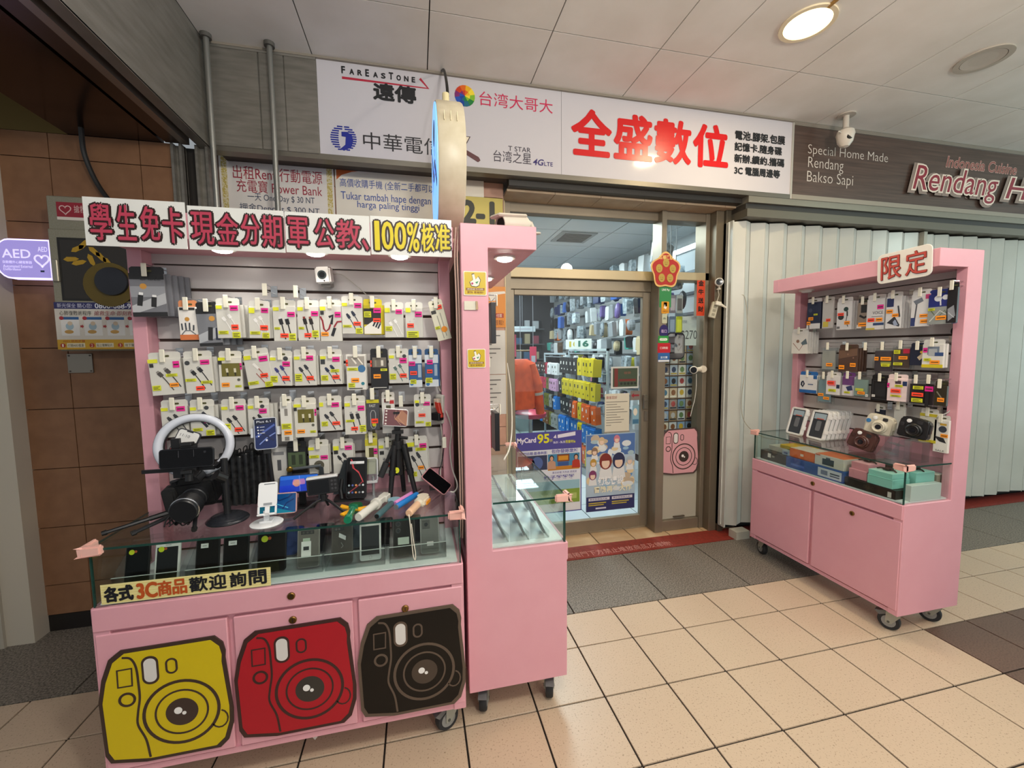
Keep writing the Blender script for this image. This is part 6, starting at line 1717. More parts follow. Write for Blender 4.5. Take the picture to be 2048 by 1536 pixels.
carton(0.632, 0.885, D0, 0.046, 0.27, 0.385, '16130f', 'long black box with faint lettering at the bottom of the case', [('t', '4a4034', 'GRAND', -.2, .3, .2, .7), ('r', 'cfcbc4', .72, .1, .86, .7)])
carton(0.640, 0.735, D0 + 0.047, 0.05, 0.25, 0.37, 'd9929e', 'lower pink gift box on the long black box', [], 'e0a6b0')
carton(0.645, 0.735, D0 + 0.098, 0.038, 0.245, 0.362, 'd9929e', 'upper pink gift box with a smart watch on it', [], 'e0a6b0')
carton(0.745, 0.865, D0 + 0.047, 0.046, 0.265, 0.38, '8fcfc4', 'lower mint gift box beside the pink boxes', [('r', '7fbfb4', -1, .9, 1, 1)], 'a2dcd2')
carton(0.745, 0.860, D0 + 0.094, 0.028, 0.265, 0.375, '8fcfc4', 'open mint gift box with a brown watch strap', [], 'b6e2da')
carton(0.775, 0.885, D0 + 0.047, 0.08, 0.13, 0.255, '93cfc6', 'mint gift box standing behind the open mint box', [], 'a2dcd2')
carton(0.60, 0.76, D0, 0.12, 0.06, 0.20, '55504a', 'dark carton at the back of the case behind the pink boxes', [])
for u, w_, v, lab in ((0.690, 0.30, D0 + 0.137, 'grey smart watch wrapped in film on the pink gift box'), (0.80, 0.32, D0 + 0.123, 'brown smart watch on the open mint gift box'), (0.835, 0.19, D0 + 0.128, 'smart watch wrapped in film on the mint box at the back')):
    t = T('smart_watch', lab, 'watch', MR @ LR(u, v, w_))
    MB().rrect(-0.017, -0.019, 0.017, 0.019, 0.006, 0.003, 0.013, c('2a2422', 0.2), 3).build('case', t, Matrix.Rotation(R(-90), 4, 'X'), bevel=0.002)
    b = MB()
    for s_ in (-1, 1):
        b.tube([(s_ * 0.014, 0.008, 0), (s_ * 0.034, 0.007, 0.004), (s_ * 0.046, 0.002, 0.01)], 0.004, c('3d302b', 0.5), 6)
    b.build('strap', t, smooth=True)
carton(0.892, 0.922, D0, 0.08, 0.14, 0.34, 'cfd4d2', 'white carton standing on edge at the east end of the case', [])
carton(0.80, 0.888, D0, 0.046, 0.06, 0.125, 'c9cecb', 'low white carton at the back of the case', [])
carton(0.80, 0.888, D0 + 0.047, 0.06, 0.055, 0.12, '9a8f80', 'brownish carton on the low white carton', [], 'd6dad8')
# round cornered board on the canopy
t = T('canopy_sign', 'white rounded board with two red brush characters on the pink canopy', 'sign', MR @ LR(0.793, 1.868, 0.288, 0, 0, 2))
MB().rrect(-0.121, -0.076, 0.121, 0.076, 0.026, 0.0, 0.006, c('e2ded6', 0.35), 5).build('board', t, bevel=0.001)
for ch_, a, b_ in (('限', -.10, -.008), ('定', .012, .102)):
    p = MB()
    fat(p, ch_, a, -.058, b_, .056, 0.0065, c('7a2f28'), 0.0020)
    fat(p, ch_, a, -.058, b_, .056, 0.0085, c('b8473c'), 0.0004)
    p.build('character', t)
# grey cable hanging from the canopy corner and the long white lead from the shop post
for pts, r_, col_, lab in (
        ([(2.63, 1.50, 1.40), (2.625, 1.505, 1.25), (2.60, 1.52, 1.14), (2.56, 1.55, 1.10)], 0.003, 'a9aaa6', 'grey lead hanging by the east post of the stall'),
        ([(2.365, 2.70, 1.86), (2.40, 2.67, 1.83), (2.42, 2.66, 1.6), (2.405, 2.655, 1.3), (2.38, 2.65, 1.05), (2.40, 2.63, 0.90), (2.50, 2.58, 0.80), (2.60, 2.50, 0.78), (2.68, 2.452, 0.79), (2.70, 2.45, 0.90), (2.71, 2.45, 1.10), (2.71, 2.45, 1.40)], 0.0028, 'a39d8c', 'long thin lead drooping across the white shutter to the stall')):
    w = MB()
    w.tube(bez(pts, 8), r_, c(col_), 6)
    tag(w.build('power_lead', smooth=True), lab, 'cable')

# ------------------------------------------------------------------ goods on the side-on stall
GM2 = 'goods on the side-on stall'
for u, vt, w, h, dz, body, lab in ((0.16, 1.655, 0.07, 0.165, 0.150, '17171a', 'slim black package hanging edge-on behind the pink post'), (0.30, 1.40, 0.07, 0.12, 0.14, 'd8d8d4', 'white package hanging edge-on beside the shop wall notices'), (0.20, 1.20, 0.09, 0.16, 0.165, '141417', 'black boxed gadget hanging edge-on above the glass counter'), (0.38, 1.16, 0.07, 0.15, 0.17, '7d1d28', 'red and navy package hanging edge-on beside the door frame')):
    onhook(MM, u, vt, w, h, 0.02, dz, lab, body=body, tab=None, ops=[('r', 'd9d9d6', -.4, .1, .4, .2)], grp=GM2, name='accessory_package')
for r_ in range(3):
    for i in range(4):
        phone(MM @ LR(0.10 + 0.13 * i, 0.764, 0.135 + 0.085 * r_, 0, -24, 0), 0.066, 0.14, 'used phone in the %s row of the side-on stall, %s from the side panel' % (('back', 'middle', 'front')[r_], ('first', 'second', 'third', 'fourth')[i]), ('2a2a30', '1a1a1d', '4a4550', '30303a')[(i + r_) % 4], '8f8f94', grp='phones in the side-on stall')
for r_ in range(3):
    t = T('acrylic_rack', 'clear acrylic rack under the %s row of leaning phones in the side-on stall' % ('back', 'middle', 'front')[r_], 'rack', MM @ LR(0, 0.6925, 0.135 + 0.085 * r_), 'acrylic racks in the side-on stall')
    for u in (0.045, 0.545):
        b = MB(Matrix(((0, 0, 1, 0), (0, 1, 0, 0), (1, 0, 0, 0), (0, 0, 0, 1))))
        b.prism([(-0.04, 0.0), (0.04, 0.0), (0.04, 0.03), (-0.03, 0.11), (-0.04, 0.11)], u, u + 0.003, PLASTIC)
        b.build('side_plate', t)
    MB().box(0.048, 0.002, 0.036, 0.545, 0.006, 0.040, c('c2c9c6', 0.2)).build('front_rod', t)
hp = T('headset', 'blue and black headset standing on the glass of the side-on stall', 'headset', MM @ LR(0.42, 0.877, 0.11))
b = MB()
b.tube([(0.055 * math.cos(a), 0.055 + 0.062 * math.sin(a), 0) for a in [PI * k_ / 14 for k_ in range(15)]], 0.008, c('27305e', 0.4), 8)
b.build('headband', hp, smooth=True)
for s_ in (-1, 1):
    b = MB()
    b.lathe([(0.026, -0.012), (0.030, 0.0), (0.026, 0.014), (0.0, 0.016)], c('17181d', 0.4), 22, (s_ * 0.055, 0.032, 0), 'x')
    b.build('earcup', hp, smooth=True)
led = MB().box(0.06, 0.852, 0.056, 0.90, 0.862, 0.064, mt('led_strip', (226, 242, 255), 0.5, emit=6.0)).build('led_strip', stall2)
area('case_light', tuple(MM @ Vector((0.3, 0.855, 0.2))), 0.5, 0.5, (0.7, 0.88, 1.0), (0, 0, 0), 'RECTANGLE', 0.25)
w = MB()
w.tube(bez([(0.565, 2.62, 1.38), (0.56, 2.5, 1.22), (0.52, 2.3, 1.03), (0.46, 2.1, 0.95), (0.40, 1.95, 0.93)], 8), 0.004, c('dcd8cc'), 6)
tag(w.build('power_lead', smooth=True), 'thick white lead looping from the door frame to the side-on stall', 'cable')

# white bullet camera on the side-on stall and its bracket
bc_ = T('bullet_camera', 'white bullet security camera lying on top of the side-on stall', 'camera', FR('F', 0.385, 1.66, 1.962, -66, 8, -3))
CW = c('c9c0b2', 0.4)
b = MB()
b.lathe([(0.034, -0.065), (0.036, -0.05), (0.036, 0.055), (0.034, 0.06), (0.030, 0.06), (0.030, 0.052), (0.0, 0.05)], CW, 24)
b.build('body', bc_, smooth=True)
MB().box(-0.034, 0.024, -0.06, 0.034, 0.037, 0.085, CW).build('sun_shield', bc_, bevel=0.006)
MB().ell(0, 0, 0.028, 0.028, 0.051, 0.054, DARK, 24).build('lens_window', bc_)
b = MB()
b.cyl((0, 0, -0.065), (0, 0.005, -0.09), 0.016, CW)
b.cyl((0, 0.01, -0.09), (0, -0.02, -0.105), 0.014, CW)
b.lathe([(0.030, -0.036), (0.030, -0.030), (0.0, -0.028)], CW, 20, (0, 0, -0.11), 'y')
b.build('bracket', bc_, smooth=True)

# round light box sign sticking out over the side-on stall
lb = T('light_box_sign', 'round double sided light box with a cream rim and glowing blue face', 'sign', FR('R', 0.102, 2.02, 2.285))
RIM = mt('cream_plastic', 'cdc3aa', 0.4, noise=(20, 'c4b99e', 0.35, 0.65))
# local x = +Y, y = up, z = +X
b = MB()
b.lathe([(0.280, 0.004), (0.284, 0.012), (0.284, 0.108), (0.280, 0.116), (0.270, 0.118), (0.0, 0.118)], RIM, 64)
b.build('rim', lb, smooth=True)
MB().ell(0, 0, 0.275, 0.275, 0.0, 0.004, mt('blue_glow_face', (120, 182, 255), 0.4, emit=1.25), 56).build('glowing_face', lb)
p = MB()
p.line(bez([(-.2, -.12), (-.06, .02), (.03, -.02), (.16, .14)], 6), 0.03, -0.0012, -0.0002, c('2f62b8'))
p.ell(-.05, .15, .06, .05, -0.0012, -0.0002, c('2c5a8a'), 18)
p.text('手機', -.16, -.06, .16, .08, -0.0014, c('dfe9ff'))
p.build('face_print', lb)
for i in range(3):
    MB().box(-0.272, 0.10, 0.03 + 0.026 * i, -0.262, 0.135, 0.032 + 0.026 * i, c('efe4c0')).build('rim_slot', lb)
MB().cyl((0, 0.28, 0.06), (0, 0.355, 0.06), 0.016, c('e0d2a4', 0.4)).build('hanger_tube', lb)
w = MB()
w.tube(bez([(0.172, 2.02, 2.63), (0.174, 2.10, 2.74), (0.183, 2.35, 2.95), (0.187, 2.57, 3.085)], 8), 0.007, BLACK, 8)
tag(w.build('power_cable', smooth=True), 'black cable rising from the round light box to the ceiling', 'cable')
# ------------------------------------------------------------------ notices on the shop wall behind the stalls
t = T('wall_notice', 'gold bordered notice about renting a power bank above the stall banner', 'notice', FR('F', 0, 2.80, 0))
MB().box(-1.085, 2.27, 0, -0.466, 2.617, 0.002, c('e9e2da', 0.25)).build('sheet', t)
p = MB()
gd = mt('gold_border', 'c3ad58', 0.5, noise=(120, 'ddd2ae', 0.45, 0.55))
for q in ((-1.075, 2.592, -0.476, 2.608), (-1.075, 2.28, -1.045, 2.592), (-0.506, 2.28, -0.476, 2.592)):
    p.box(q[0], q[1], 0.002, q[2], q[3], 0.0024, gd)
p.build('border_print', t)
for tx, a, b, cc, d, m in (('出租Rent 行動電源', -1.015, 2.478, -0.532, 2.555, 'a3283c'), ('充電寶 Power Bank', -1.0, 2.405, -0.535, 2.477, 'a3283c'), ('一天 One Day $ 30 NT', -0.945, 2.352, -0.58, 2.402, '3a4660'), ('押金Deposit $ 300 NT', -0.99, 2.293, -0.555, 2.343, '3a4660')):
    p = MB()
    p.text(tx, a, b, cc, d, 0.0034, c(m))
    p.build('lettering', t)
t = T('wall_notice', 'cream notice with orange corner offering to buy phones, in blue lettering', 'notice', FR('F', 0, 2.80, 0))
MB().box(-0.458, 2.27, 0, 0.46, 2.612, 0.002, c('ece4d4', 0.2)).build('sheet', t)
p = MB()
p.prism([(-0.45, 2.602), (-0.10, 2.602), (-0.25, 2.588), (-0.36, 2.568), (-0.42, 2.545), (-0.45, 2.515)], 0.002, 0.0024, c('c8622c'))
p.prism([(-0.45, 2.515), (-0.42, 2.545), (-0.36, 2.568), (-0.25, 2.588), (-0.10, 2.602), (-0.04, 2.602), (-0.22, 2.578), (-0.36, 2.55), (-0.43, 2.51)], 0.0022, 0.0026, c('efe6d8'))
p.build('corner_print', t)
for tx, a, b, cc, d in (('高價收購手機 (全新二手都可以)', -0.432, 2.468, 0.152, 2.527), ('Tukar tambah hape dengan', -0.429, 2.388, 0.115, 2.448), ('harga paling tinggi', -0.335, 2.345, 0.04, 2.398)):
    p = MB()
    p.text(tx, a, b, cc, d, 0.0034, c('2c4f9e'))
    p.build('lettering', t)
t = T('number_plate', 'golden house number plate reading 2-1 above the side-on stall', 'sign', FR('F', 0, 2.79, 0))
MB().box(0.27, 2.27, 0, 0.585, 2.468, 0.006, mt('gold_plate', 'a89a52', 0.4, 0.4)).build('plate', t, bevel=0.002)
p = MB()
fat(p, '2-1', 0.315, 2.30, 0.52, 2.437, 0.007, c('2e2f24'), 0.006)
p.build('lettering', t)
t = T('wall_poster', 'orange poster with a white hand on the wall strip beside the door frame', 'poster', FR('F', 0, 2.812, 0))
MB().box(0.40, 1.62, 0, 0.60, 1.895, 0.002, c('d9871a', 0.35)).build('sheet', t)
p = MB()
p.prism([(0.50, 1.80), (0.53, 1.80), (0.535, 1.84), (0.60, 1.85), (0.595, 1.865), (0.47, 1.855)], 0.002, 0.003, c('ebe5da'))
p.box(0.50, 1.685, 0.002, 0.585, 1.715, 0.0025, c('a8321c'))
p.text('付款', 0.535, 1.688, 0.575, 1.712, 0.003, c('f0e6d8'))
p.text('輕鬆!', 0.52, 1.635, 0.585, 1.67, 0.003, c('7a3a14'))
p.build('poster_print', t)
for z0, z1, lab in ((1.30, 1.60, 'white printed sheet under the orange poster'), (1.02, 1.295, 'lower white printed sheet beside the door frame')):
    t = T('wall_notice', lab, 'notice', FR('F', 0, 2.812, 0))
    MB().box(0.40, z0, 0, 0.595, z1, 0.0015, c('d6d3cc', 0.4)).build('sheet', t)
    p = MB()
    for i in range(6):
        p.box(0.44, z1 - 0.04 - 0.03 * i, 0.0015, 0.56 - 0.03 * (i % 3), z1 - 0.032 - 0.03 * i, 0.002, c('6f6c68'))
    p.build('text_print', t)

# ------------------------------------------------------------------ defibrillator cabinet and its lit flag sign
ae = T('defibrillator_cabinet', 'grey wall cabinet with a dark window and emergency instruction panel', 'cabinet', FR('F', 0, 2.585, 0))
CG = mt('cabinet_grey', '8f8b7c', 0.4, 0.2, noise=(200, '87836f', 0.4, 0.6))
MB().box(-1.673, 1.483, 0, -1.30, 2.21, 0.15, CG).build('body', ae, bevel=0.004)
MB().box(-1.668, 1.49, 0.15, -1.305, 2.055, 0.165, CG).build('door', ae, bevel=0.003)
MB().box(-1.634, 1.722, 0.165, -1.325, 2.015, 0.168, c('1d1a17')).build('window_frame', ae)
MB().box(-1.624, 1.732, 0.168, -1.335, 2.005, 0.1685, c('2b2620', 0.12)).build('window', ae)
p = MB()
YD = c('a8841a', 0.4)
p.lathe([(0.105, 0.1686), (0.105, 0.172), (0.0, 0.172)], c('5a4a12'), 28, (-1.44, 1.80, 0))
p.build('alarm_ring', ae)
p = MB()
p.lathe([(0.068, 0.172), (0.066, 0.184), (0.03, 0.188), (0.0, 0.188)], c('22232a', 0.25), 28, (-1.425, 1.815, 0))
p.build('alarm_dome', ae, smooth=True)
p = MB()
for x, y, a in ((-1.555, 1.965, 30), (-1.53, 1.985, 50), (-1.585, 1.915, 5), (-1.555, 1.90, 15), (-1.49, 1.955, -45), (-1.465, 1.93, -50), (-1.44, 1.905, -55), (-1.505, 1.915, -70)):
    ca, sa = math.cos(R(a)), math.sin(R(a))
    p.prism([(x + ca * u - sa * v, y + sa * u + ca * v) for u, v in ((-.03, 0), (-.015, .012), (.02, .009), (.033, 0), (.015, -.01), (-.015, -.01))], 0.1686, 0.1695, YD)
p.build('gold_leaf_print', ae)
MB().box(-1.658, 1.809, 0.165, -1.634, 1.91, 0.18, c('9c9888', 0.3, 0.4)).build('door_handle', ae, bevel=0.003)
b = MB()
b.box(-1.634, 2.10, 0.15, -1.36, 2.182, 0.152, c('8f2230', 0.3))
b.box(-1.634, 2.10, 0.152, -1.36, 2.114, 0.1525, c('d8cfc6'))
b.build('red_label', ae)
p = MB()
heart = [(0.5 * 16 * math.sin(a) ** 3 / 16, 0.5 * (13 * math.cos(a) - 5 * math.cos(2 * a) - 2 * math.cos(3 * a) - math.cos(4 * a)) / 16) for a in [2 * PI * i / 28 for i in range(28)]]
p.line([(-1.60 + x * .045, 2.148 + y * .045) for x, y in heart], 0.004, 0.152, 0.1528, c('d8b9b4'), True)
p.text('搶救生命 急救站', -1.565, 2.135, -1.40, 2.17, 0.1532, c('d8b9b4'))
p.build('label_print', ae)
b = MB()
b.box(-1.671, 1.683, 0.165, -1.31, 1.714, 0.1665, c('2a2a5c', 0.3))
b.text('新光保全 關心您!', -1.658, 1.688, -1.52, 1.709, 0.1675, c('c9c8d8'))
b.text('0800-668-995', -1.508, 1.687, -1.33, 1.71, 0.1675, c('e6e6ec'), 0.01)
b.build('phone_strip', ae)
b = MB()
b.box(-1.671, 1.537, 0.165, -1.31, 1.683, 0.1662, c('cfc8bc', 0.3))
b.build('instruction_sheet', ae)
p = MB()
p.text('心肺復甦術程序', -1.652, 1.652, -1.525, 1.674, 0.1672, c('33302c'))
p.text('搶救生命·即刻救援', -1.515, 1.652, -1.335, 1.675, 0.1672, c('8f2230'), 0.0, 0.2)
p.build('lettering', ae)
for i in range(4):
    x = -1.650 + 0.092 * i
    p = MB()
    p.box(x, 1.556, 0.1662, x + 0.072, 1.632, 0.1666, c('dcd9d4'))
    p.box(x, 1.632, 0.1662, x + 0.072, 1.645, 0.1666, c('2e5a8f'))
    p.ell(x + .004, 1.639, .009, .009, 0.1667, 0.1671, c('a02a34'), 14)
    p.ell(x + .034, 1.60, .016, .017, 0.1667, 0.1671, c('9ab0bb'), 16)
    p.ell(x + .036, 1.614, .010, .010, 0.1672, 0.1675, c('c9b49a'), 14)
    p.ell(x + .03, 1.574, .018, .009, 0.1672, 0.1675, c('b98f4a'), 14)
    p.prism([(x + .076, 1.605), (x + .084, 1.605), (x + .084, 1.61), (x + .09, 1.60), (x + .084, 1.59), (x + .084, 1.595), (x + .076, 1.595)], 0.1664, 0.1668, c('a03030'))
    p.build('step_print', ae)
b = MB()
b.box(-1.671, 1.49, 0.165, -1.31, 1.537, 0.1664, c('c79a1e', 0.3))
for i in range(3):
    x = -1.65 + 0.116 * i
    b.ell(x, 1.509, .0105, .0105, 0.1664, 0.1669, c('a8321c'), 16)
    b.text('123'[i], x - .003, 1.502, x + .003, 1.516, 0.1674, c('f0e6d8'))
    b.box(x + .016, 1.499, 0.1664, x + .088, 1.52, 0.1668, c('ddd2b4'))
    b.text(('打開AED電源', '貼上電擊貼片', '按下電擊鈕')[i], x + .02, 1.502, x + .083, 1.516, 0.1674, c('3a3226'))
b.text('AED 使用步驟', -1.648, 1.524, -1.56, 1.535, 0.1674, c('a8321c'))
b.build('yellow_strip', ae)
fl = T('flag_sign', 'lit violet flag sign reading AED on the side of the grey cabinet', 'sign', FR('F', 0, 2.47, 0))
out = [(-1.68, 1.822), (-1.68, 2.006)] + [(-1.835 + .06 * math.cos(R(a)) * 1.0, 1.914 + 0.092 * math.sin(R(a))) for a in range(90, 271, 15)]
MB().prism(out, 0.0, 0.03, mt('sign_edge_glow', (205, 195, 255), 0.4, emit=1.6)).build('light_body', fl)
ins = [(-1.684, 1.829), (-1.684, 1.999)] + [(-1.835 + .053 * math.cos(R(a)), 1.914 + 0.085 * math.sin(R(a))) for a in range(90, 271, 15)]
FACE = mt('violet_face_glow', (150, 138, 205), 0.4, emit=0.75)
MB().prism(ins, 0.03, 0.032, FACE).build('lit_face', fl)
p = MB()
LWt = mt('sign_white_glow', (214, 205, 235), 0.4, emit=0.9)
p.text('AED', -1.862, 1.918, -1.755, 1.957, 0.0325, LWt, 0.01)
p.text('AED', -1.725, 1.950, -1.688, 1.972, 0.0325, LWt)
p.line([(-1.713 + x * .055, 1.910 + y * .06) for x, y in heart], 0.007, 0.032, 0.0328, LWt, True)
p.box(-1.722, 1.855, 0.032, -1.707, 1.863, 0.0328, c('1f3550'))
p.build('sign_print', fl)
p = MB()
p.text('自動體外心臟電擊器', -1.862, 1.892, -1.752, 1.905, 0.0325, LWt)
p.text('Automated External', -1.862, 1.873, -1.752, 1.886, 0.0325, LWt)
p.text('Defibrillator', -1.862, 1.860, -1.795, 1.871, 0.0325, LWt)
p.build('lettering', fl)

# ------------------------------------------------------------------ door posters and stickers
PO = lambda lab, name='door_poster', cat='poster', y=2.991: T(name, lab, cat, FR('F', 0, y, 0))
t = PO('tall purple and white discount poster on the door glass, lower west side')
MB().box(0.705, 0.197, 0, 1.232, 0.839, 0.0015, c('4a4690', 0.3)).build('sheet', t)
p = MB()
p.box(0.712, 0.205, 0.0015, 1.224, 0.70, 0.0019, c('d2d6dc'))
p.text('MyCard', 0.60 + 0.115, 0.752, 0.86, 0.80, 0.0029, c('e8e2ee'), 0.03)
p.text('95', 0.875, 0.755, 0.965, 0.822, 0.0029, c('d9d61e'), 0.03)
p.text('折', 0.972, 0.758, 0.995, 0.782, 0.0029, c('d9d61e'))
p.text('06.01 - 06.30', 1.0, 0.745, 1.095, 0.762, 0.0029, c('e6e3f0'), 0.01)
p.text('限量特價', 1.10, 0.742, 1.18, 0.766, 0.0029, c('d9d61e'), 0.01)
p.build('header_lettering', t)
p = MB()
p.prism([(1.035, 0.785), (1.18, 0.80), (1.18, 0.83), (1.035, 0.812)], 0.0015, 0.002, c('dad6e2'))
p.prism([(1.0, 0.79), (1.02, 0.815), (1.025, 0.785)], 0.0015, 0.002, c('dad6e2'))
p.build('white_banner_print', t)
p = MB()
p.text('包你發娛樂城', 0.985, 0.668, 1.20, 0.698, 0.003, c('5a55a0'), 0.02)
p.text('熱門話題:最尋魅影', 0.73, 0.665, 0.95, 0.69, 0.003, c('5a55a0'), 0.01)
p.text('柚子變變變', 0.92, 0.462, 1.17, 0.495, 0.003, c('5a55a0'), 0.02)
p.build('caption_lettering', t)
sky = c('7fb4c9')
sc_ = [('r', '2b3352', 0.72, 0.545, 0.95, 0.66), ('r', '3f7fa4', 0.955, 0.535, 1.215, 0.662), ('r', '7a3d14', 1.03, 0.60, 1.13, 0.657), ('r', 'c78a1e', 1.04, 0.61, 1.12, 0.645), ('r', 'b87a1e', 0.955, 0.535, 1.215, 0.565), ('r', '2f4f8a', 1.035, 0.565, 1.125, 0.598), ('r', 'd6d8e2', 0.72, 0.503, 1.215, 0.53), ('r', '8fb7c4', 0.72, 0.37, 1.215, 0.45), ('r', '7f9c3a', 0.72, 0.27, 1.215, 0.38), ('r', 'a9b86a', 0.9, 0.30, 1.19, 0.345), ('r', 'd9dce0', 0.72, 0.21, 1.215, 0.265)]
p = MB()
for i, o in enumerate(sc_):
    p.box(o[2], o[3], 0.002 + 0.0001 * i, o[4], o[5], 0.0024 + 0.0001 * i, c(o[1]))
p.ell(0.80, 0.60, .05, .045, 0.0035, 0.0038, c('7a2a3c'), 16)
p.ell(0.87, 0.60, .045, .05, 0.0035, 0.0038, c('4a5f96'), 16)
for x, top_, hair in ((0.985, 'b98f74', '17120f'), (1.185, 'a8301c', '14100e')):
    p.prism([(x - .035, .545), (x + .035, .545), (x + .03, .60), (x + .01, .612), (x - .01, .612), (x - .03, .60)], 0.0035, 0.0038, c(top_))
    p.ell(x, .631, .019, .023, 0.0038, 0.0041, c(hair), 16)
    p.ell(x, .627, .013, .018, 0.0041, 0.0044, c('c99c80'), 16)
p.text('夏日好禮 天天送 送送送', 0.99, 0.508, 1.19, 0.524, 0.0040, c('4a4690'))
p.build('picture_print', t)
t = PO('game poster with blue sky, white swirls and two haired figures on the door glass')
MB().box(1.268, 0.172, 0, 1.693, 0.796, 0.0015, c('a7bccb', 0.3)).build('sheet', t)
rng = random.Random(5)
p = MB()
p.box(1.272, 0.62, 0.0015, 1.689, 0.79, 0.0018, c('4a6da6'))
for i in range(46):
    x, y = rng.uniform(1.29, 1.67), rng.uniform(0.33, 0.77)
    rx, ry = rng.uniform(.018, .05), rng.uniform(.012, .035)
    x, y = min(max(x, 1.272 + rx), 1.689 - rx), min(max(y, 0.305 + ry), 0.79 - ry)
    p.ell(x, y, rx, ry, 0.0018, 0.0019 + 0.00003 * i, c(rng.choice(['d5dde0', 'e2e6e6', '8fb3cc', '5f8fc0', 'c9d3da', 'b9a890', 'd8c49a', '9fb8c0'])), 12)
p.build('cloud_print', t)
p = MB()
for x, hair, s in ((1.435, '7a2a22', 1.0), (1.548, '232a4e', 1.0), (1.34, '8a6f5a', .5), (1.33, 'b78f3a', .5), (1.645, 'a9b3bb', .55), (1.40, 'c9b08a', .5), (1.53, 'c4788a', .5), (1.325, '7a3560', .6)):
    i = [1.435, 1.548].count(x)
    y = 0.575 if i else {1.34: .66, 1.33: .57, 1.645: .57, 1.40: .74, 1.53: .75, 1.325: .47}[x]
    p.prism([(x - .06 * s, y - .14 * s), (x + .06 * s, y - .14 * s), (x + .045 * s, y - .05 * s), (x - .045 * s, y - .05 * s)], 0.0034, 0.0037, c('d9dcdc'))
    p.ell(x, y, .054 * s, .066 * s, 0.0037, 0.0040, c(hair), 18)
    p.ell(x, y - .014 * s, .034 * s, .043 * s, 0.0040, 0.0043, c('e0c4ae'), 18)
    p.prism([(x - .046 * s, y + .005 * s), (x + .046 * s, y + .005 * s), (x + .03 * s, y + .045 * s), (x - .03 * s, y + .045 * s)], 0.0043, 0.0046, c(hair))
p.build('figure_print', t)
p = MB()
p.text('幻想傳說', 1.37, 0.385, 1.59, 0.45, 0.0050, c('eef0f0'), 0.03)
p.text('冒險再進大作', 1.34, 0.325, 1.66, 0.375, 0.0050, c('e6e2c4'), 0.03)
p.build('title_lettering', t)
p = MB()
p.box(1.272, 0.176, 0.004, 1.689, 0.295, 0.0046, c('2a2e5e'))
for x in (1.29, 1.49):
    p.box(x, 0.262, 0.0046, x + 0.18, 0.285, 0.005, c('d2d0d8'))
    p.text('事前登錄抽大獎', x + .01, 0.267, x + .16, 0.281, 0.0056, c('3a3a70'))
    p.box(x, 0.238, 0.0046, x + 0.15, 0.246, 0.005, c('b9a83a'))
    p.box(x, 0.222, 0.0046, x + 0.13, 0.23, 0.005, c('b9a83a'))
p.box(1.35, 0.192, 0.0046, 1.44, 0.204, 0.005, c('c9c9d4'))
p.build('footer_print', t)
t = PO('cream printed notice hung in the middle of the door glass', 'door_notice', 'notice')
MB().box(1.426, 0.808, 0, 1.636, 1.113, 0.0015, c('cfcab8', 0.4)).build('sheet', t)
MB().box(1.42, 0.80, 0, 1.64, 0.812, 0.004, c('8d897c')).build('bottom_rail', t)
p = MB()
p.text('貴客您好', 1.437, 1.07, 1.53, 1.095, 0.0026, c('9a4a44'))
p.build('lettering', t)
p = MB()
for i in range(10):
    p.box(1.437, 1.045 - 0.0205 * i, 0.0015, 1.62 - 0.03 * ((i * 3) % 4) - (0.05 if i > 7 else 0), 1.050 - 0.0205 * i, 0.002, c('77736a'))
p.build('text_print', t)
t = PO('dark green and red gift card notice in a white frame on the door glass', 'door_notice', 'notice')
MB().box(1.476, 1.152, 0, 1.715, 1.325, 0.0015, c('c6cac6', 0.3)).build('frame', t)
p = MB()
p.box(1.492, 1.165, 0.0015, 1.704, 1.312, 0.002, c('3d4a38'))
p.box(1.505, 1.165, 0.002, 1.535, 1.312, 0.0024, c('6e2d28'))
p.box(1.545, 1.208, 0.002, 1.69, 1.226, 0.0024, c('6e2d28'))
p.text('福袋', 1.585, 1.265, 1.645, 1.285, 0.003, c('8a5a4a'))
for k_ in range(5):
    p.ell(1.565 + .03 * k_, 1.19, .011, .011, 0.002, 0.0024, c('20261e'), 12)
p.build('card_print', t)
t = PO('grey sticker with a red arrow pointing west on the door glass', 'arrow_sticker', 'sticker')
MB().box(1.645, 1.055, 0, 1.732, 1.13, 0.001, c('77706a', 0.4)).build('sheet', t)
MB().prism([(1.652, 1.093), (1.675, 1.112), (1.675, 1.100), (1.722, 1.100), (1.722, 1.086), (1.675, 1.086), (1.675, 1.074)], 0.001, 0.0016, c('8c2430')).build('arrow_print', t)
t = PO('small blue picture card at the edge of the door glass beside the notice', 'picture_card', 'card')
MB().box(1.665, 0.86, 0, 1.722, 1.01, 0.001, c('7fa6b8', 0.3)).build('sheet', t)
p = MB()
p.ell(1.69, 0.96, .018, .03, 0.001, 0.0014, c('d8d0c0'), 14)
p.box(1.668, 0.865, 0.001, 1.719, 0.90, 0.0014, c('3a6a8a'))
p.build('card_print', t)
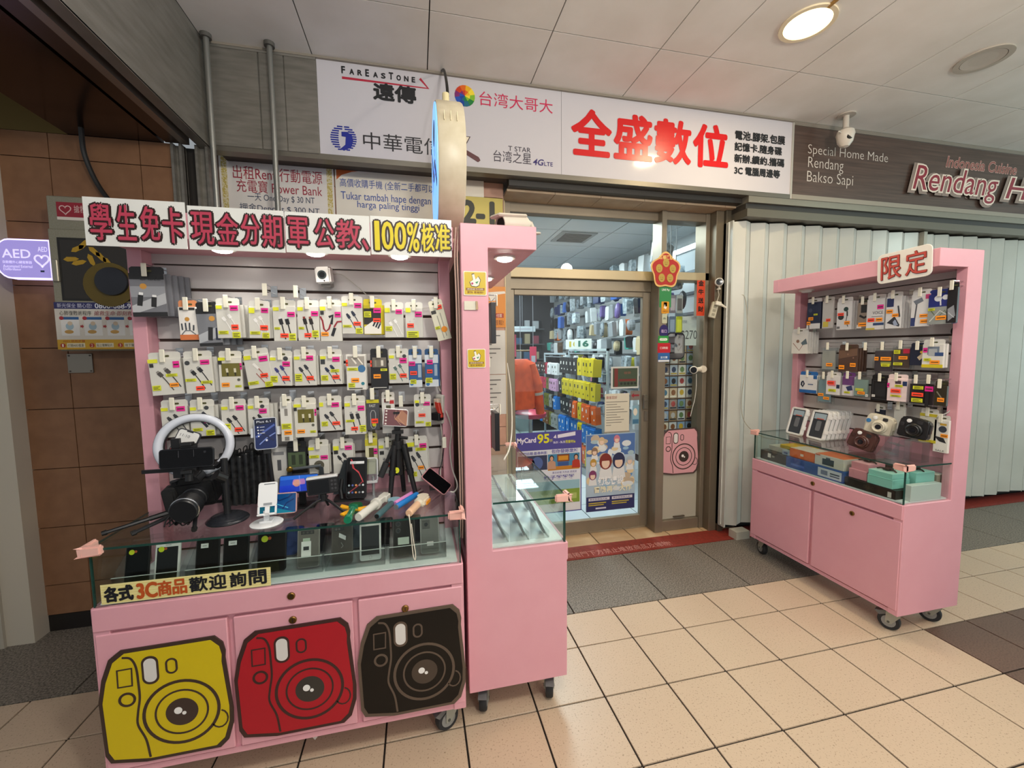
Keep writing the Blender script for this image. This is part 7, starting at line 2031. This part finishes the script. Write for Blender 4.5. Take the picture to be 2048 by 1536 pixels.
# side light: lucky charm, payment stickers, mirror, price sheet, cards, pink camera
t = T('lucky_charm', 'red and gold plum blossom lucky charm with five gold heads over the door post', 'decoration', FR('F', 1.848, 2.852, 2.05))
fl_ = [(0.118 * (1 + 0.10 * math.cos(5 * (a - PI / 2))) * math.cos(a), 0.128 * (1 + 0.10 * math.cos(5 * (a - PI / 2))) * math.sin(a)) for a in [2 * PI * i / 60 for i in range(60)]]
b = MB()
b.prism(fl_, 0.0, 0.004, c('d9b06a', 0.35))
b.build('gold_border', t)
b = MB()
b.prism([(x * .9, y * .9) for x, y in fl_], 0.004, 0.0055, c('a8241c', 0.35))
b.build('red_face', t)
for i in range(5):
    a = R(90 + 72 * i)
    x, y = .060 * math.cos(a), .062 * math.sin(a) - .006
    b = MB()
    b.ell(x, y, .027, .032, 0.0055, 0.008, mt('gold_foil', 'c9a654', 0.3, 0.6), 18)
    b.ell(x - .008, y + .004, .003, .002, 0.008, 0.0086, c('6a4a1c'), 8)
    b.ell(x + .008, y + .004, .003, .002, 0.008, 0.0086, c('6a4a1c'), 8)
    b.line([(x - .01, y - .009), (x, y - .014), (x + .01, y - .009)], .003, 0.008, 0.0086, c('6a4a1c'))
    b.build('gold_head', t)
p = MB()
p.text('五福連財', -.06, .082, .06, .112, 0.0066, c('e8c878'), 0.02)
p.build('lettering', t)
for z0, z1, x0, x1, body, tx, tcol, lab, rnd in (
        (1.775, 1.93, 1.805, 1.905, '2f7f46', 'LINE Pay', 'e8ece6', 'green payment sticker under the lucky charm', 0),
        (1.73, 1.82, 1.823, 1.888, 'd08f1a', '行動支付', 'f0e6d2', 'amber payment sticker with a white shape', 0),
        (1.655, 1.727, 1.83, 1.873, 'b9bda4', '台灣Pay', '4a5a4a', 'small pale green payment sticker', 0),
        (1.545, 1.645, 1.808, 1.886, '2c2560', '街口', 'c9b4d8', 'round violet sticker with pink lettering', 1),
        (1.505, 1.56, 1.80, 1.888, '2f8f3e', 'LINE Pay', 'eef2ea', 'wide green payment sticker with a white oval', 0),
        (1.43, 1.505, 1.795, 1.905, 'b5202c', '口碑街', 'f0d8d4', 'bright red payment sticker', 0),
        (1.36, 1.43, 1.80, 1.90, '2f5f9c', '支付寶', 'dfe6ee', 'blue payment sticker lowest on the door post', 0)):
    zz = 2.8585 if z0 < 1.7 else 2.8565
    t = T('payment_sticker', lab, 'sticker', FR('F', (x0 + x1) / 2, 2.859, (z0 + z1) / 2), 'payment stickers on the door post')
    w, h = (x1 - x0) / 2, (z1 - z0) / 2
    dz = 0.0004 * len(LABELS)
    LABELS[lab] = 1
    b = MB()
    if rnd:
        b.ell(0, 0, w, h, dz, dz + 0.0012, c(body, 0.35), 28)
    else:
        b.rrect(-w, -h, w, h, 0.006, dz, dz + 0.0012, c(body, 0.35), 3)
    b.build('sheet', t)
    p = MB()
    if 'oval' in lab:
        p.rrect(-w * .75, -h * .35, w * .75, h * .35, h * .34, dz + .0012, dz + .0016, c('e6ece2'), 5)
        p.text(tx, -w * .55, -h * .2, w * .55, h * .2, dz + .002, c('2f8f3e'))
    elif 'amber' in lab:
        p.prism([(-w * .4, -h * .1), (-w * .1, h * .6), (w * .1, h * .1), (w * .45, h * .2), (w * .2, -h * .3)], dz + .0012, dz + .0016, c('ebe4d4'))
        p.text(tx, -w * .7, -h * .8, w * .7, -h * .5, dz + .002, c('7a3a14'))
    elif 'lucky' in lab:
        p.text(tx, -w * .6, h * .55, w * .7, h * .82, dz + .002, c(tcol), 0.01)
        p.box(-w * .25, -h * .9, dz + .0012, w * .3, -h * .5, dz + .0016, c('3a2a22'))
    else:
        p.text(tx, -w * .6, -h * .25, w * .6, h * .25, dz + .002, c(tcol), 0.01)
        if 'lowest' in lab:
            p.box(-w * .95, -h * .95, dz + .0012, w * .95, -h * .55, dz + .0016, c('d5d8da'))
    p.build('sticker_print', t)
t = T('red_couplet', 'vertical red paper with four black characters on the side window', 'paper', FR('F', 2.166, 2.862, 0))
MB().box(-.036, 1.715, 0, .036, 1.995, .001, c('c8452a', 0.4)).build('paper', t)
for i, ch_ in enumerate('金牛送財'):
    p = MB()
    fat(p, ch_, -.022, 1.945 - .066 * i, .022, 1.985 - .066 * i, .0014, c('1c1412'), .0012)
    p.build('character', t)
t = T('round_mirror', 'rounded convex mirror with a dark rim stuck on the side window', 'mirror', FR('F', 1.975, 2.905, 1.482, 4))
MB().rrect(-.088, -.105, .088, .105, .04, 0, .012, c('23272e', 0.3), 6).build('rim', t, bevel=0.003)
b = MB()
b.rrect(-.078, -.095, .078, .095, .036, .012, .0135, mt('mirror', 'cfd8e0', 0.04, 1.0), 6)
b.build('mirror_face', t)
t = T('price_sheet', 'white sheet with a large price of 270 dollars behind the side window', 'sheet', FR('F', 2.10, 2.93, 1.60))
MB().box(-.07, -.115, 0, .085, .115, .001, c('b9c4c6', 0.4)).build('sheet', t)
p = MB()
p.text('$270', -.055, -.075, .09, .005, .002, c('4a4f55'))
p.text('iPhone 膜'[6:], -.05, .06, .0, .085, .002, c('8a9296'))
p.build('lettering', t)
for i, (col_, s_) in enumerate((('8a8f98', '6a7078'), ('77707c', 'a9a3b0'), ('9aa0a2', '55595c'), ('23262c', '44484e'), ('5a6a86', '8fa0ba'), ('a9b02c', 'c9cf4a'))):
    t = T('case_sample', 'phone case sample behind the side window, %s' % ('upper row, west', 'upper row, middle', 'upper row, east', 'lower row, black', 'lower row, blue grey', 'lower row, lime')[i], 'case', FR('F', 1.905 + .062 * (i % 3), 2.935, 1.81 - .165 * (i // 3)), 'phone case samples behind the side window')
    MB().rrect(-.027, -.07, .027, .07, .008, 0, .006, c(col_, 0.3), 3).build('case', t)
    MB().rrect(-.02, -.05, .02, .045, .005, .006, .0068, c(s_, 0.3), 3).build('window_print', t)
for i, (x, z, w, h) in enumerate(((2.0, 2.0, .16, .14), (1.92, 1.95, .1, .2), (2.12, 2.02, .12, .12), (1.98, 2.26, .13, .2), (2.10, 2.24, .1, .24))):
    b = MB()
    b.rrect(-w / 2, -h / 2, w / 2, h / 2, .02, -.02, .02, mt('dark_film', '4a4f54', 0.25, noise=(25, '8d9498', 0.4, 0.65)), 3)
    fb = T('film_bag', 'crumpled grey film bag behind the side window, %s' % ('above the case samples', 'by the door post', 'by the red couplet', 'high behind the upper pane', 'in the upper pane by the corner')[i], 'bag', FR('F', x + 0.02, 3.05 + .05 * i, z), 'film bags behind the side window')
    b.build('film', fb, LR(0, 0, 0, 10 * i - 20, 0, 8 - 5 * i), bevel=0.008)
    MB().box(-.002, h / 2 - .01, -.002, .002, 2.705 - z, .002, c('8d9498')).build('cord', fb)
cd = T('card_rack', 'brown rack of small picture cards behind the side window', 'rack', FR('F', 2.085, 3.07, 0))
MB().box(-.21, .74, -.02, .20, 1.53, 0.0, c('5a4436', 0.5)).build('backing', cd)
for r_ in range(8):
    MB().box(-.205, .755 + .096 * r_, 0, .195, .762 + .096 * r_, .012, c('6f5646', 0.5)).build('ledge', cd)
    for q in range(5):
        rg = random.Random(r_ * 7 + q)
        base = rg.choice(['cfd3d8', 'b9c6d4', 'd8cfc0', '8fa9c9', 'c9b8a0', '9a8f8a', 'dcdcd8', 'a08a6a', '7f9ab4'])
        x0, z0 = -.195 + .078 * q, .762 + .096 * r_
        b = MB()
        b.box(x0, z0, .002, x0 + .070, z0 + .083, .005, c(base, 0.35))
        b.ell(x0 + .035, z0 + .045, .02, .024, .005, .0055, c(rg.choice(['3a4a6a', '8a5a3a', 'c9a83a', '4a7a9a', '2a2a30', 'b9b9bd', '6a8a5a', 'a84a4a'])), 12)
        b.box(x0 + .006, z0 + .006, .005, x0 + .064, z0 + .018, .0056, c(rg.choice(['e6e2d8', '2a2e3a', 'b9a24a'])))
        b.build('picture_card', cd)
pc = T('camera_cutout', 'pink painted toy camera cutout on the lower side window', 'sign', FR('F', 2.024, 2.892, 0.64))
camera_art('camera_print', pc, LR(0, 0, 0), 'd09aa0', '4a3a36', 0.97, '3a302c', sx=0.97)
# cameras and plug on the corner column and side window
for x, y, z, yaw, lab in ((2.236, 2.750, 1.957, -30, 'round white camera with a black face on the corner column'), (2.13, 2.875, 1.292, -40, 'small white camera on an arm in front of the card rack')):
    t = T('security_camera', lab, 'camera', FR('F', x, y, z, yaw, 0))
    b = MB()
    b.lathe([(0.0, -.026), (.022, -.022), (.030, -.008), (.031, .006), (.029, .018), (.024, .022), (0.0, .022)], c('dcd8cf', 0.3), 24)
    b.build('body', t, smooth=True)
    b = MB()
    b.lathe([(.024, .0222), (.022, .026), (0, .027)], c('141416', 0.15), 24)
    b.build('lens_face', t, smooth=True)
    b = MB()
    if z > 1.5:
        b.cyl((0, -.025, -.005), (.006, -.05, -.01), .008, c('b9b2a2'))
        b.box(-.014, -.055, -.022, .014, -.048, .008, c('b9b2a2'))
    else:
        b.cyl((.01, 0, -.02), (.055, .006, -.03), .017, c('cfc6b4'), .020)
        b.lathe([(.026, -.034), (.028, -.028), (0, -.026)], c('cfc6b4'), 20, (.065, .006, 0))
    b.build('mount', t, smooth=True)
t = T('extension_socket', 'white extension socket with a plug on the corner column below the round camera', 'socket', FR('F', 2.215, 2.772, 1.765, -10, 0, -14))
MB().box(-.026, -.075, -.010, .026, .045, .014, c('b9b49f', 0.4)).build('body', t, bevel=0.004)
for q in (-.05, -.02, .01):
    MB().box(-.012, q - .010, .014, .012, q + .010, .0148, c('8f8a78')).build('outlet', t)
MB().box(-.014, .02, .014, .03, .05, .04, c('d9d4c4', 0.4)).build('plug', t, bevel=0.004)
MB().cyl((.028, .032, .03), (.075, .018, .034), .011, c('d9d4c4', 0.4), .006).build('plug_tail', t)
w = MB()
w.tube(bez([(2.236, 2.75, 1.92), (2.232, 2.75, 1.89), (2.238, 2.75, 1.86), (2.225, 2.755, 1.81)], 6), .0028, c('b9b2a2'), 6)
tag(w.build('camera_lead', smooth=True), 'short lead from the round white camera down to the extension socket', 'cable')
w = MB()
w.tube(bez([(2.15, 2.87, 1.26), (2.155, 2.875, 1.15), (2.15, 2.885, 1.05), (2.14, 2.89, 1.0), (2.12, 2.89, 0.92)], 6), .003, c('c9c6bc'), 6)
tag(w.build('camera_lead', smooth=True), 'white lead hanging from the camera in front of the card rack', 'cable')
# dome camera under the ceiling by the restaurant sign
t = T('dome_camera', 'white dome security camera hanging from the ceiling before the restaurant sign', 'camera', FR('Z', 3.0, 2.46, CZ))
b = MB()
b.lathe([(.055, -.008), (.055, 0.0), (0.0, 0.0)], c('b9b0a4', 0.4), 24)
b.cyl((0, 0, -.008), (0, 0, -.10), .018, c('c9c1b5', 0.4), n=16)
b.build('mount', t, smooth=True)
b = MB()
b.lathe([(.02, -.09), (.05, -.11), (.056, -.135), (.052, -.15), (.046, -.185), (.025, -.215), (0, -.222)], c('d0c9bd', 0.35), 28)
b.build('body', t, smooth=True)
b = MB(Matrix.Translation((-.012, -.035, -.165)) @ Matrix.Rotation(R(75), 4, 'X'))
b.lathe([(.020, 0.0), (.020, .010), (.0, .012)], c('2a2826', 0.2), 20)
b.build('lens', t, smooth=True)
MB().cyl((-.05, -.01, -.13), (-.095, -.03, -.135), .004, c('d9d4ca')).build('antenna', t)
# street number style plastic bag hanging below the long stall
tag(MB().prism([(-.035, .11), (.035, .112), (.012, .07), (.004, .06), (-.012, .085)], -.004, .004, c('c9c3c0', 0.3)).build('plastic_scrap', None, ML @ LR(0.60, 0.02, 0.37)), 'torn scrap of clear plastic hanging below the red camera door', 'scrap')
# ------------------------------------------------------------------ inside the shop
rng = random.Random(21)


def omat(o, m):
    o.material_slots[0].link = 'OBJECT'
    o.material_slots[0].material = m


FILMS = [mt('silver_film', 'b9c6cc', 0.25, 0.1, noise=(30, '6f7f88', 0.35, 0.65)), mt('white_film', 'c3ccd0', 0.3, noise=(35, '7f8c94', 0.3, 0.65)), mt('charcoal_film', '3c4046', 0.25, noise=(30, '8b949a', 0.5, 0.72))]
KINDS = []
b = MB(); b.box(-.5, -1, -.5, .5, -.06, .5, WHITE); b.box(-.5, -.06, -.05, .5, 0, .05, WHITE)
KINDS.append(('hung_box', 'box', b))
b = MB(); b.prism([(-.5, -.08), (-.42, -.98), (.42, -1), (.5, -.1), (.2, 0), (-.2, 0)], -.5, .5, WHITE)
KINDS.append(('hung_bag', 'bag', b))
b = MB(); b.rrect(-.5, -1, .5, 0, .18, -.5, .5, WHITE, 4)
KINDS.append(('hung_blister', 'blister pack', b))
b = MB(); b.lathe([(.1, -.5), (.45, -.42), (.5, 0), (.42, .35), (.15, .5), (0, .5)], WHITE, 14, (0, -.55, 0)); b.box(-.03, -.2, -.03, .03, 0, .03, WHITE)
KINDS.append(('hung_ball', 'headset pack', b))
b = MB(); b.prism([(-.3, 0), (.3, 0), (.5, -.3), (.38, -1), (-.38, -1), (-.5, -.3)], -.5, .5, WHITE)
KINDS.append(('hung_pouch', 'pouch', b))
PROTO = []
for n_, cat_, b in KINDS:
    o = b.build(n_, None, Matrix.Translation((2.6, 8.6, -0.5)), bevel=0.03)
    PROTO.append((o, n_, cat_))
COLR = {'black': '1c1d20', 'white': 'c9cdce', 'grey': '8b9094', 'navy': '27335c', 'blue': '3f66b0', 'silver': None, 'dark red': '6a2630', 'yellow': 'c9c02a', 'teal': '4fa89a', 'pink': 'c97f9a', 'orange': 'd06a2c', 'beige': 'b9aa88', 'brown': '5a4636', 'violet': '6a5a92'}
ROWS = [(2.52, ['white', 'silver', 'black', 'grey', 'silver', 'black'], 1), (2.28, ['silver', 'white', 'black', 'grey', 'blue', 'silver', 'navy'], 1), (2.05, ['blue', 'white', 'black', 'black', 'silver', 'grey', 'violet'], 0), (1.83, ['black', 'silver', 'yellow', 'grey', 'orange', 'black', 'beige', 'white'], 1), (1.60, ['black', 'silver', 'teal', 'beige', 'grey', 'white', 'brown', 'black'], 1), (1.37, ['silver', 'black', 'grey', 'yellow', 'brown', 'white', 'black'], 0), (1.14, ['black', 'dark red', 'white', 'grey', 'black', 'pink', 'silver'], 0), (0.90, ['dark red', 'grey', 'black', 'white', 'violet', 'silver'], 0), (0.66, ['black', 'grey', 'white', 'navy', 'brown'], 0)]
ORD = ['first', 'second', 'third', 'fourth', 'fifth', 'sixth', 'seventh', 'eighth', 'ninth', 'tenth', 'eleventh', 'twelfth', 'thirteenth', 'fourteenth', 'fifteenth', 'sixteenth', 'seventeenth', 'eighteenth', 'nineteenth', 'twentieth', 'twenty-first', 'twenty-second', 'twenty-third', 'twenty-fourth', 'twenty-fifth', 'twenty-sixth', 'twenty-seventh', 'twenty-eighth', 'twenty-ninth', 'thirtieth', 'thirty-first', 'thirty-second', 'thirty-third', 'thirty-fourth', 'thirty-fifth', 'thirty-sixth', 'thirty-seventh', 'thirty-eighth', 'thirty-ninth', 'fortieth']
cnt = 0
for ri, (vt, cols_, big) in enumerate(ROWS):
    y, k = 3.72 + 0.03 * (ri % 2), 0
    while y < 7.6 and cnt < 296:
        w = rng.uniform(.07, .115) * (1.2 if big else 1.0)
        h = rng.uniform(.14, .21)
        d = rng.uniform(.04, .11)
        col_ = rng.choice(cols_)
        src, n_, cat_ = rng.choice(PROTO)
        if src is None:
            continue
        o = src.copy()
        COL.objects.link(o)
        hang = rng.uniform(.28, .50) if vt > 1.3 else rng.uniform(.22, .34)
        o.matrix_world = FR('L', 2.95 - hang, y + w / 2, vt + rng.uniform(-.02, .02), rng.uniform(-14, 14), rng.uniform(-5, 5), rng.uniform(-5, 5)) @ Matrix.Diagonal((w, h, d, 1))
        omat(o, rng.choice(FILMS) if COLR[col_] is None else (FILMS[2] if col_ == 'black' and rng.random() < .4 else c(COLR[col_], 0.35)))
        tag(o, '%s %s, %s row down the shop wall, %s from the door' % (col_, cat_, ORD[ri], ORD[min(k, 39)]), cat_, 'goods hung along the shop wall')
        cnt += 1
        k += 1
        y += w + rng.uniform(.02, .05)
for src, n_, cat_ in PROTO:
    bpy.data.objects.remove(src)
for ri, (vt, _, _) in enumerate(ROWS):
    MB().box(2.93, 3.6, vt + .0, 2.95, 8.2, vt + .03, c('7d8184', 0.4, 0.4)).build('hook_rail', east)

# wire gondolas with coloured phone cases, facing west
def gondola(y0, y1, top, label):
    t = T('wire_rack', label, 'rack', FR('L', 1.96, y1, 0))
    L = y1 - y0
    WR = c('b4c2c8', 0.35, 0.2)
    for x in (0.012, L - 0.012):
        MB().box(x - .012, 0, -.02, x + .012, top, .004, WR).build('post', t)
    MB().box(0, top - .024, -.02, L, top, .004, WR).build('top_bar', t)
    for i in range(7):
        MB().box(.02, .10 + (top - .16) * i / 6, -.012, L - .02, .108 + (top - .16) * i / 6, -.004, WR).build('rail', t)
    MB().box(0, 0, -.25, L, .08, .10, c('9aa4a8', 0.4)).build('base', t)
    return t


gondola(4.05, 5.22, 1.47, 'white wire rack full of yellow, orange and blue phone case boxes')
gondola(5.27, 6.3, 1.42, 'white wire rack of small boxes deeper in the shop')
BOXW = {'y': 'c9b81e', 'k': '26282a', 'o': 'cf5f22', 'b': '2b6fb8', 'g': '8b8f8c', 'v': 'b98fb0', 'w': 'd2d6d6', 'r': 'a82a44', 'm': '6a6a2e', 'n': '6f4a2a', 'd': '4a3230'}
NM = {'y': 'yellow', 'k': 'black', 'o': 'orange', 'b': 'blue', 'g': 'grey', 'v': 'lilac', 'w': 'white', 'r': 'crimson', 'm': 'olive', 'n': 'brown', 'd': 'dark maroon'}
pm = MB()
pm.box(-.5, -1, -.5, .5, -.03, .5, WHITE)
pm.box(-.5, -.03, .3, .5, .05, .36, WHITE)
pq = MB()
pq.box(-.28, -.42, .502, -.05, -.22, .51, WHITE)
pq.ell(.12, -.72, .10, .055, .502, .51, WHITE, 10)
pp = pq.build('print')
po = pm.build('case_box', None, Matrix.Identity(4), bevel=0.01)


def fill(y1, rows, wbox, grp, whr):
    for ri, (vt, h, codes) in enumerate(rows):
        for k, cd_ in enumerate(codes):
            if cd_ == ' ':
                continue
            o = po.copy()
            COL.objects.link(o)
            yy = y1 - wbox * (k + .5)
            o.matrix_world = FR('L', 1.955 - .10, yy, vt, rng.uniform(8, 20), rng.uniform(-3, 3), rng.uniform(-2, 2)) @ Matrix.Diagonal((wbox * .62, h * .92, rng.uniform(.05, .12), 1))
            omat(o, c(BOXW[cd_], 0.35))
            q = pp.copy()
            COL.objects.link(q)
            q.parent = o
            q.matrix_local = Matrix.Identity(4)
            omat(q, c('d9d9d2' if cd_ in 'kbond' else '3a3a2a'))
            tag(o, '%s case box, %s row of %s, %s from its far end' % (NM[cd_], ORD[ri], whr, ORD[k]), 'box', grp)


fill(5.19, [(1.36, .21, 'kkkkkyyyy'), (1.10, .21, 'kyyyyyyyy'), (0.845, .21, 'kkkdoyooo'), (0.61, .22, 'bbbbbybbb'), (0.35, .21, 'ggoyoooyy')], .126, 'case boxes on the near wire rack', 'the near wire rack')
fill(6.28, [(1.28, .17, 'kdkdrwww'), (1.06, .17, 'wgrrmvvv'), (0.83, .19, 'mbbmmgkb'), (0.58, .20, 'mmbnnmgg')], .126, 'small boxes on the deep wire rack', 'the deep wire rack')
bpy.data.objects.remove(po)
bpy.data.objects.remove(pp)
for i, (y, z) in enumerate(((4.95, 1.47), (4.6, 1.47))):
    t = T('price_card', ('white price card with yellow and green numbers above the near wire rack', 'pale price card with a green number beside the other card on the near wire rack')[i], 'card', FR('F', 1.93 - .02 * i, y, z + .06, -25))
    MB().box(-.10, -.06, 0, .10, .06, .002, c('d3dad6', 0.4)).build('card', t)
    p = MB()
    p.text(('10', '16')[i], -.05, -.03, .06, .035, .003, c(('b9a83a', '2f6a5a')[i]), 0.04)
    p.build('lettering', t)
# orange jacket on a stand, red stool, west counter
jk = T('jacket', 'orange work jacket with a grey stripe hanging just inside the door', 'jacket', FR('F', 0.93, 3.72, 1.38, 20))
OJ = mt('orange_cloth', 'd4501c', 0.7, noise=(18, 'b4400f', 0.3, 0.7), bump=0.3)
vs, fs, n = [], [], 16
prof = [(0.0, .06, .03), (-.03, .13, .055), (-.10, .155, .07), (-.25, .15, .075), (-.38, .16, .08), (-.46, .165, .08)]
for v_, rx, rz in prof:
    for i in range(n):
        a = 2 * PI * i / n
        f_ = 1 + .09 * math.sin(5 * a + v_ * 9)
        vs.append((rx * f_ * math.cos(a), v_, rz * f_ * math.sin(a)))
for k in range(len(prof) - 1):
    for i in range(n):
        fs.append((k * n + i, k * n + (i + 1) % n, (k + 1) * n + (i + 1) % n, (k + 1) * n + i))
fs += [tuple(range(n)), tuple(range((len(prof) - 1) * n, len(prof) * n))]
b = MB()
b.add(vs, fs, OJ)
b.build('body', jk, smooth=True)
for s_, e in ((1, (.20, -.52, .03)), (-1, (-.16, -.50, .04))):
    b = MB()
    b.cyl((s_ * .10, -.05, .01), (s_ * .155, -.24, .04), .05, OJ, .052, 12)
    b.cyl((s_ * .155, -.23, .04), e, .052, OJ, .040, 12)
    b.build('sleeve', jk, smooth=True)
    q = Vector((s_ * .155, -.24, .04)).lerp(Vector(e), .25)
    b = MB()
    b.cyl(q, q.lerp(Vector(e), .12), .0525, c('a9a7a0', 0.4), .052, 12)
    b.build('grey_stripe', jk, smooth=True)
MB().cyl((0, 0, 0), (0, .08, 0), .004, CHROME).build('hanger', jk)
MB().cyl((-.05, .08, 0), (.10, .08, 0), .006, c('8a7a5a')).build('hanger_bar', jk)
st_ = T('bar_stool', 'stool with a round crimson seat inside the door', 'stool', FR('Z', 1.26, 4.6, 0))
b = MB()
b.lathe([(.17, .69), (.185, .71), (.185, .74), (.15, .762), (0, .768)], c('a82f46', 0.3), 28)
b.build('seat', st_, smooth=True)
MB().cyl((0, 0, .02), (0, 0, .69), .025, CHROME).build('column', st_)
b = MB()
b.lathe([(.19, 0), (.19, .01), (.04, .03), (0, .03)], CHROME, 28)
b.build('base', st_, smooth=True)
cb = T('inner_counter', 'glass topped counter inside the shop behind the jacket', 'counter', FR('Z', 0.95, 4.0, 0))
MB().box(-.35, -.25, 0, .06, 1.2, .62, c('8f9698', 0.5)).build('cabinet', cb)
MB().box(-.36, -.26, .90, .07, 1.21, .908, GLASS).build('glass_top', cb)
MB().box(.055, -.25, .62, .061, 1.2, .90, GLASS).build('front_glass', cb)
MB().box(-.35, -.256, .62, .06, -.25, .90, GLASS).build('end_glass', cb)
for i, (y, z, w, h, col_, lab) in enumerate(((8.0, 1.75, .35, .3, '23252a', 'dark poster on the back wall of the shop'), (7.6, 1.55, .22, .42, 'a83a50', 'crimson hanging pack by the back wall'), (7.2, 1.2, .3, .22, 'b0506a', 'pink box on the back shelf'), (7.4, 1.85, .5, .1, 'aab4b8', 'pale shelf sign by the back wall'), (7.0, 1.30, .12, .45, 'b3304a', 'narrow red banner hanging deep in the shop'))):
    t = T('back_display', lab, 'display', FR('F', 1.62 + .09 * i, y, z))
    MB().box(-w / 2, -h / 2, -.03, w / 2, h / 2, 0, c(col_, 0.4)).build('panel', t, bevel=0.006)
    MB().box(-w * .3, -h * .1, 0, w * .3, h * .15, .002, c('9a9aa0')).build('face_print', t)
    MB().box(-.004, h / 2, -.018, .004, 2.705 - z, -.010, c('77777c')).build('hanger', t)
sh = T('back_shelf', 'dark shelf unit of small goods on the back wall of the shop', 'shelf', FR('F', 1.75, 8.5, 0))
MB().box(-.9, 0, -.2, .9, 2.1, -.18, c('2b2d33', 0.6)).build('back_panel', sh)
for k in range(6):
    MB().box(-.9, .3 + .32 * k, -.18, .9, .32 + .32 * k, .02, c('5d6166', 0.5)).build('shelf_board', sh)
for k in range(6):
    for q in range(9):
        rg = random.Random(k * 13 + q)
        w, h = rg.uniform(.10, .17), rg.uniform(.10, .22)
        o = MB().box(-w / 2, 0, -.05, w / 2, h, .05, c(rg.choice(['3a3d44', '8b9094', 'c9cdd0', '4a6a8a', '9a4a5a', '6a8a86', '2a2b30', 'b9aa88']), 0.4)).build('shelf_box', None, FR('F', .95 + .19 * q, 8.55, .32 + .32 * k), bevel=0.004)
        tag(o, 'small box on the back wall shelf, %s board up, %s from the west' % (ORD[k], ORD[q]), 'box', 'boxes on the back wall shelf')
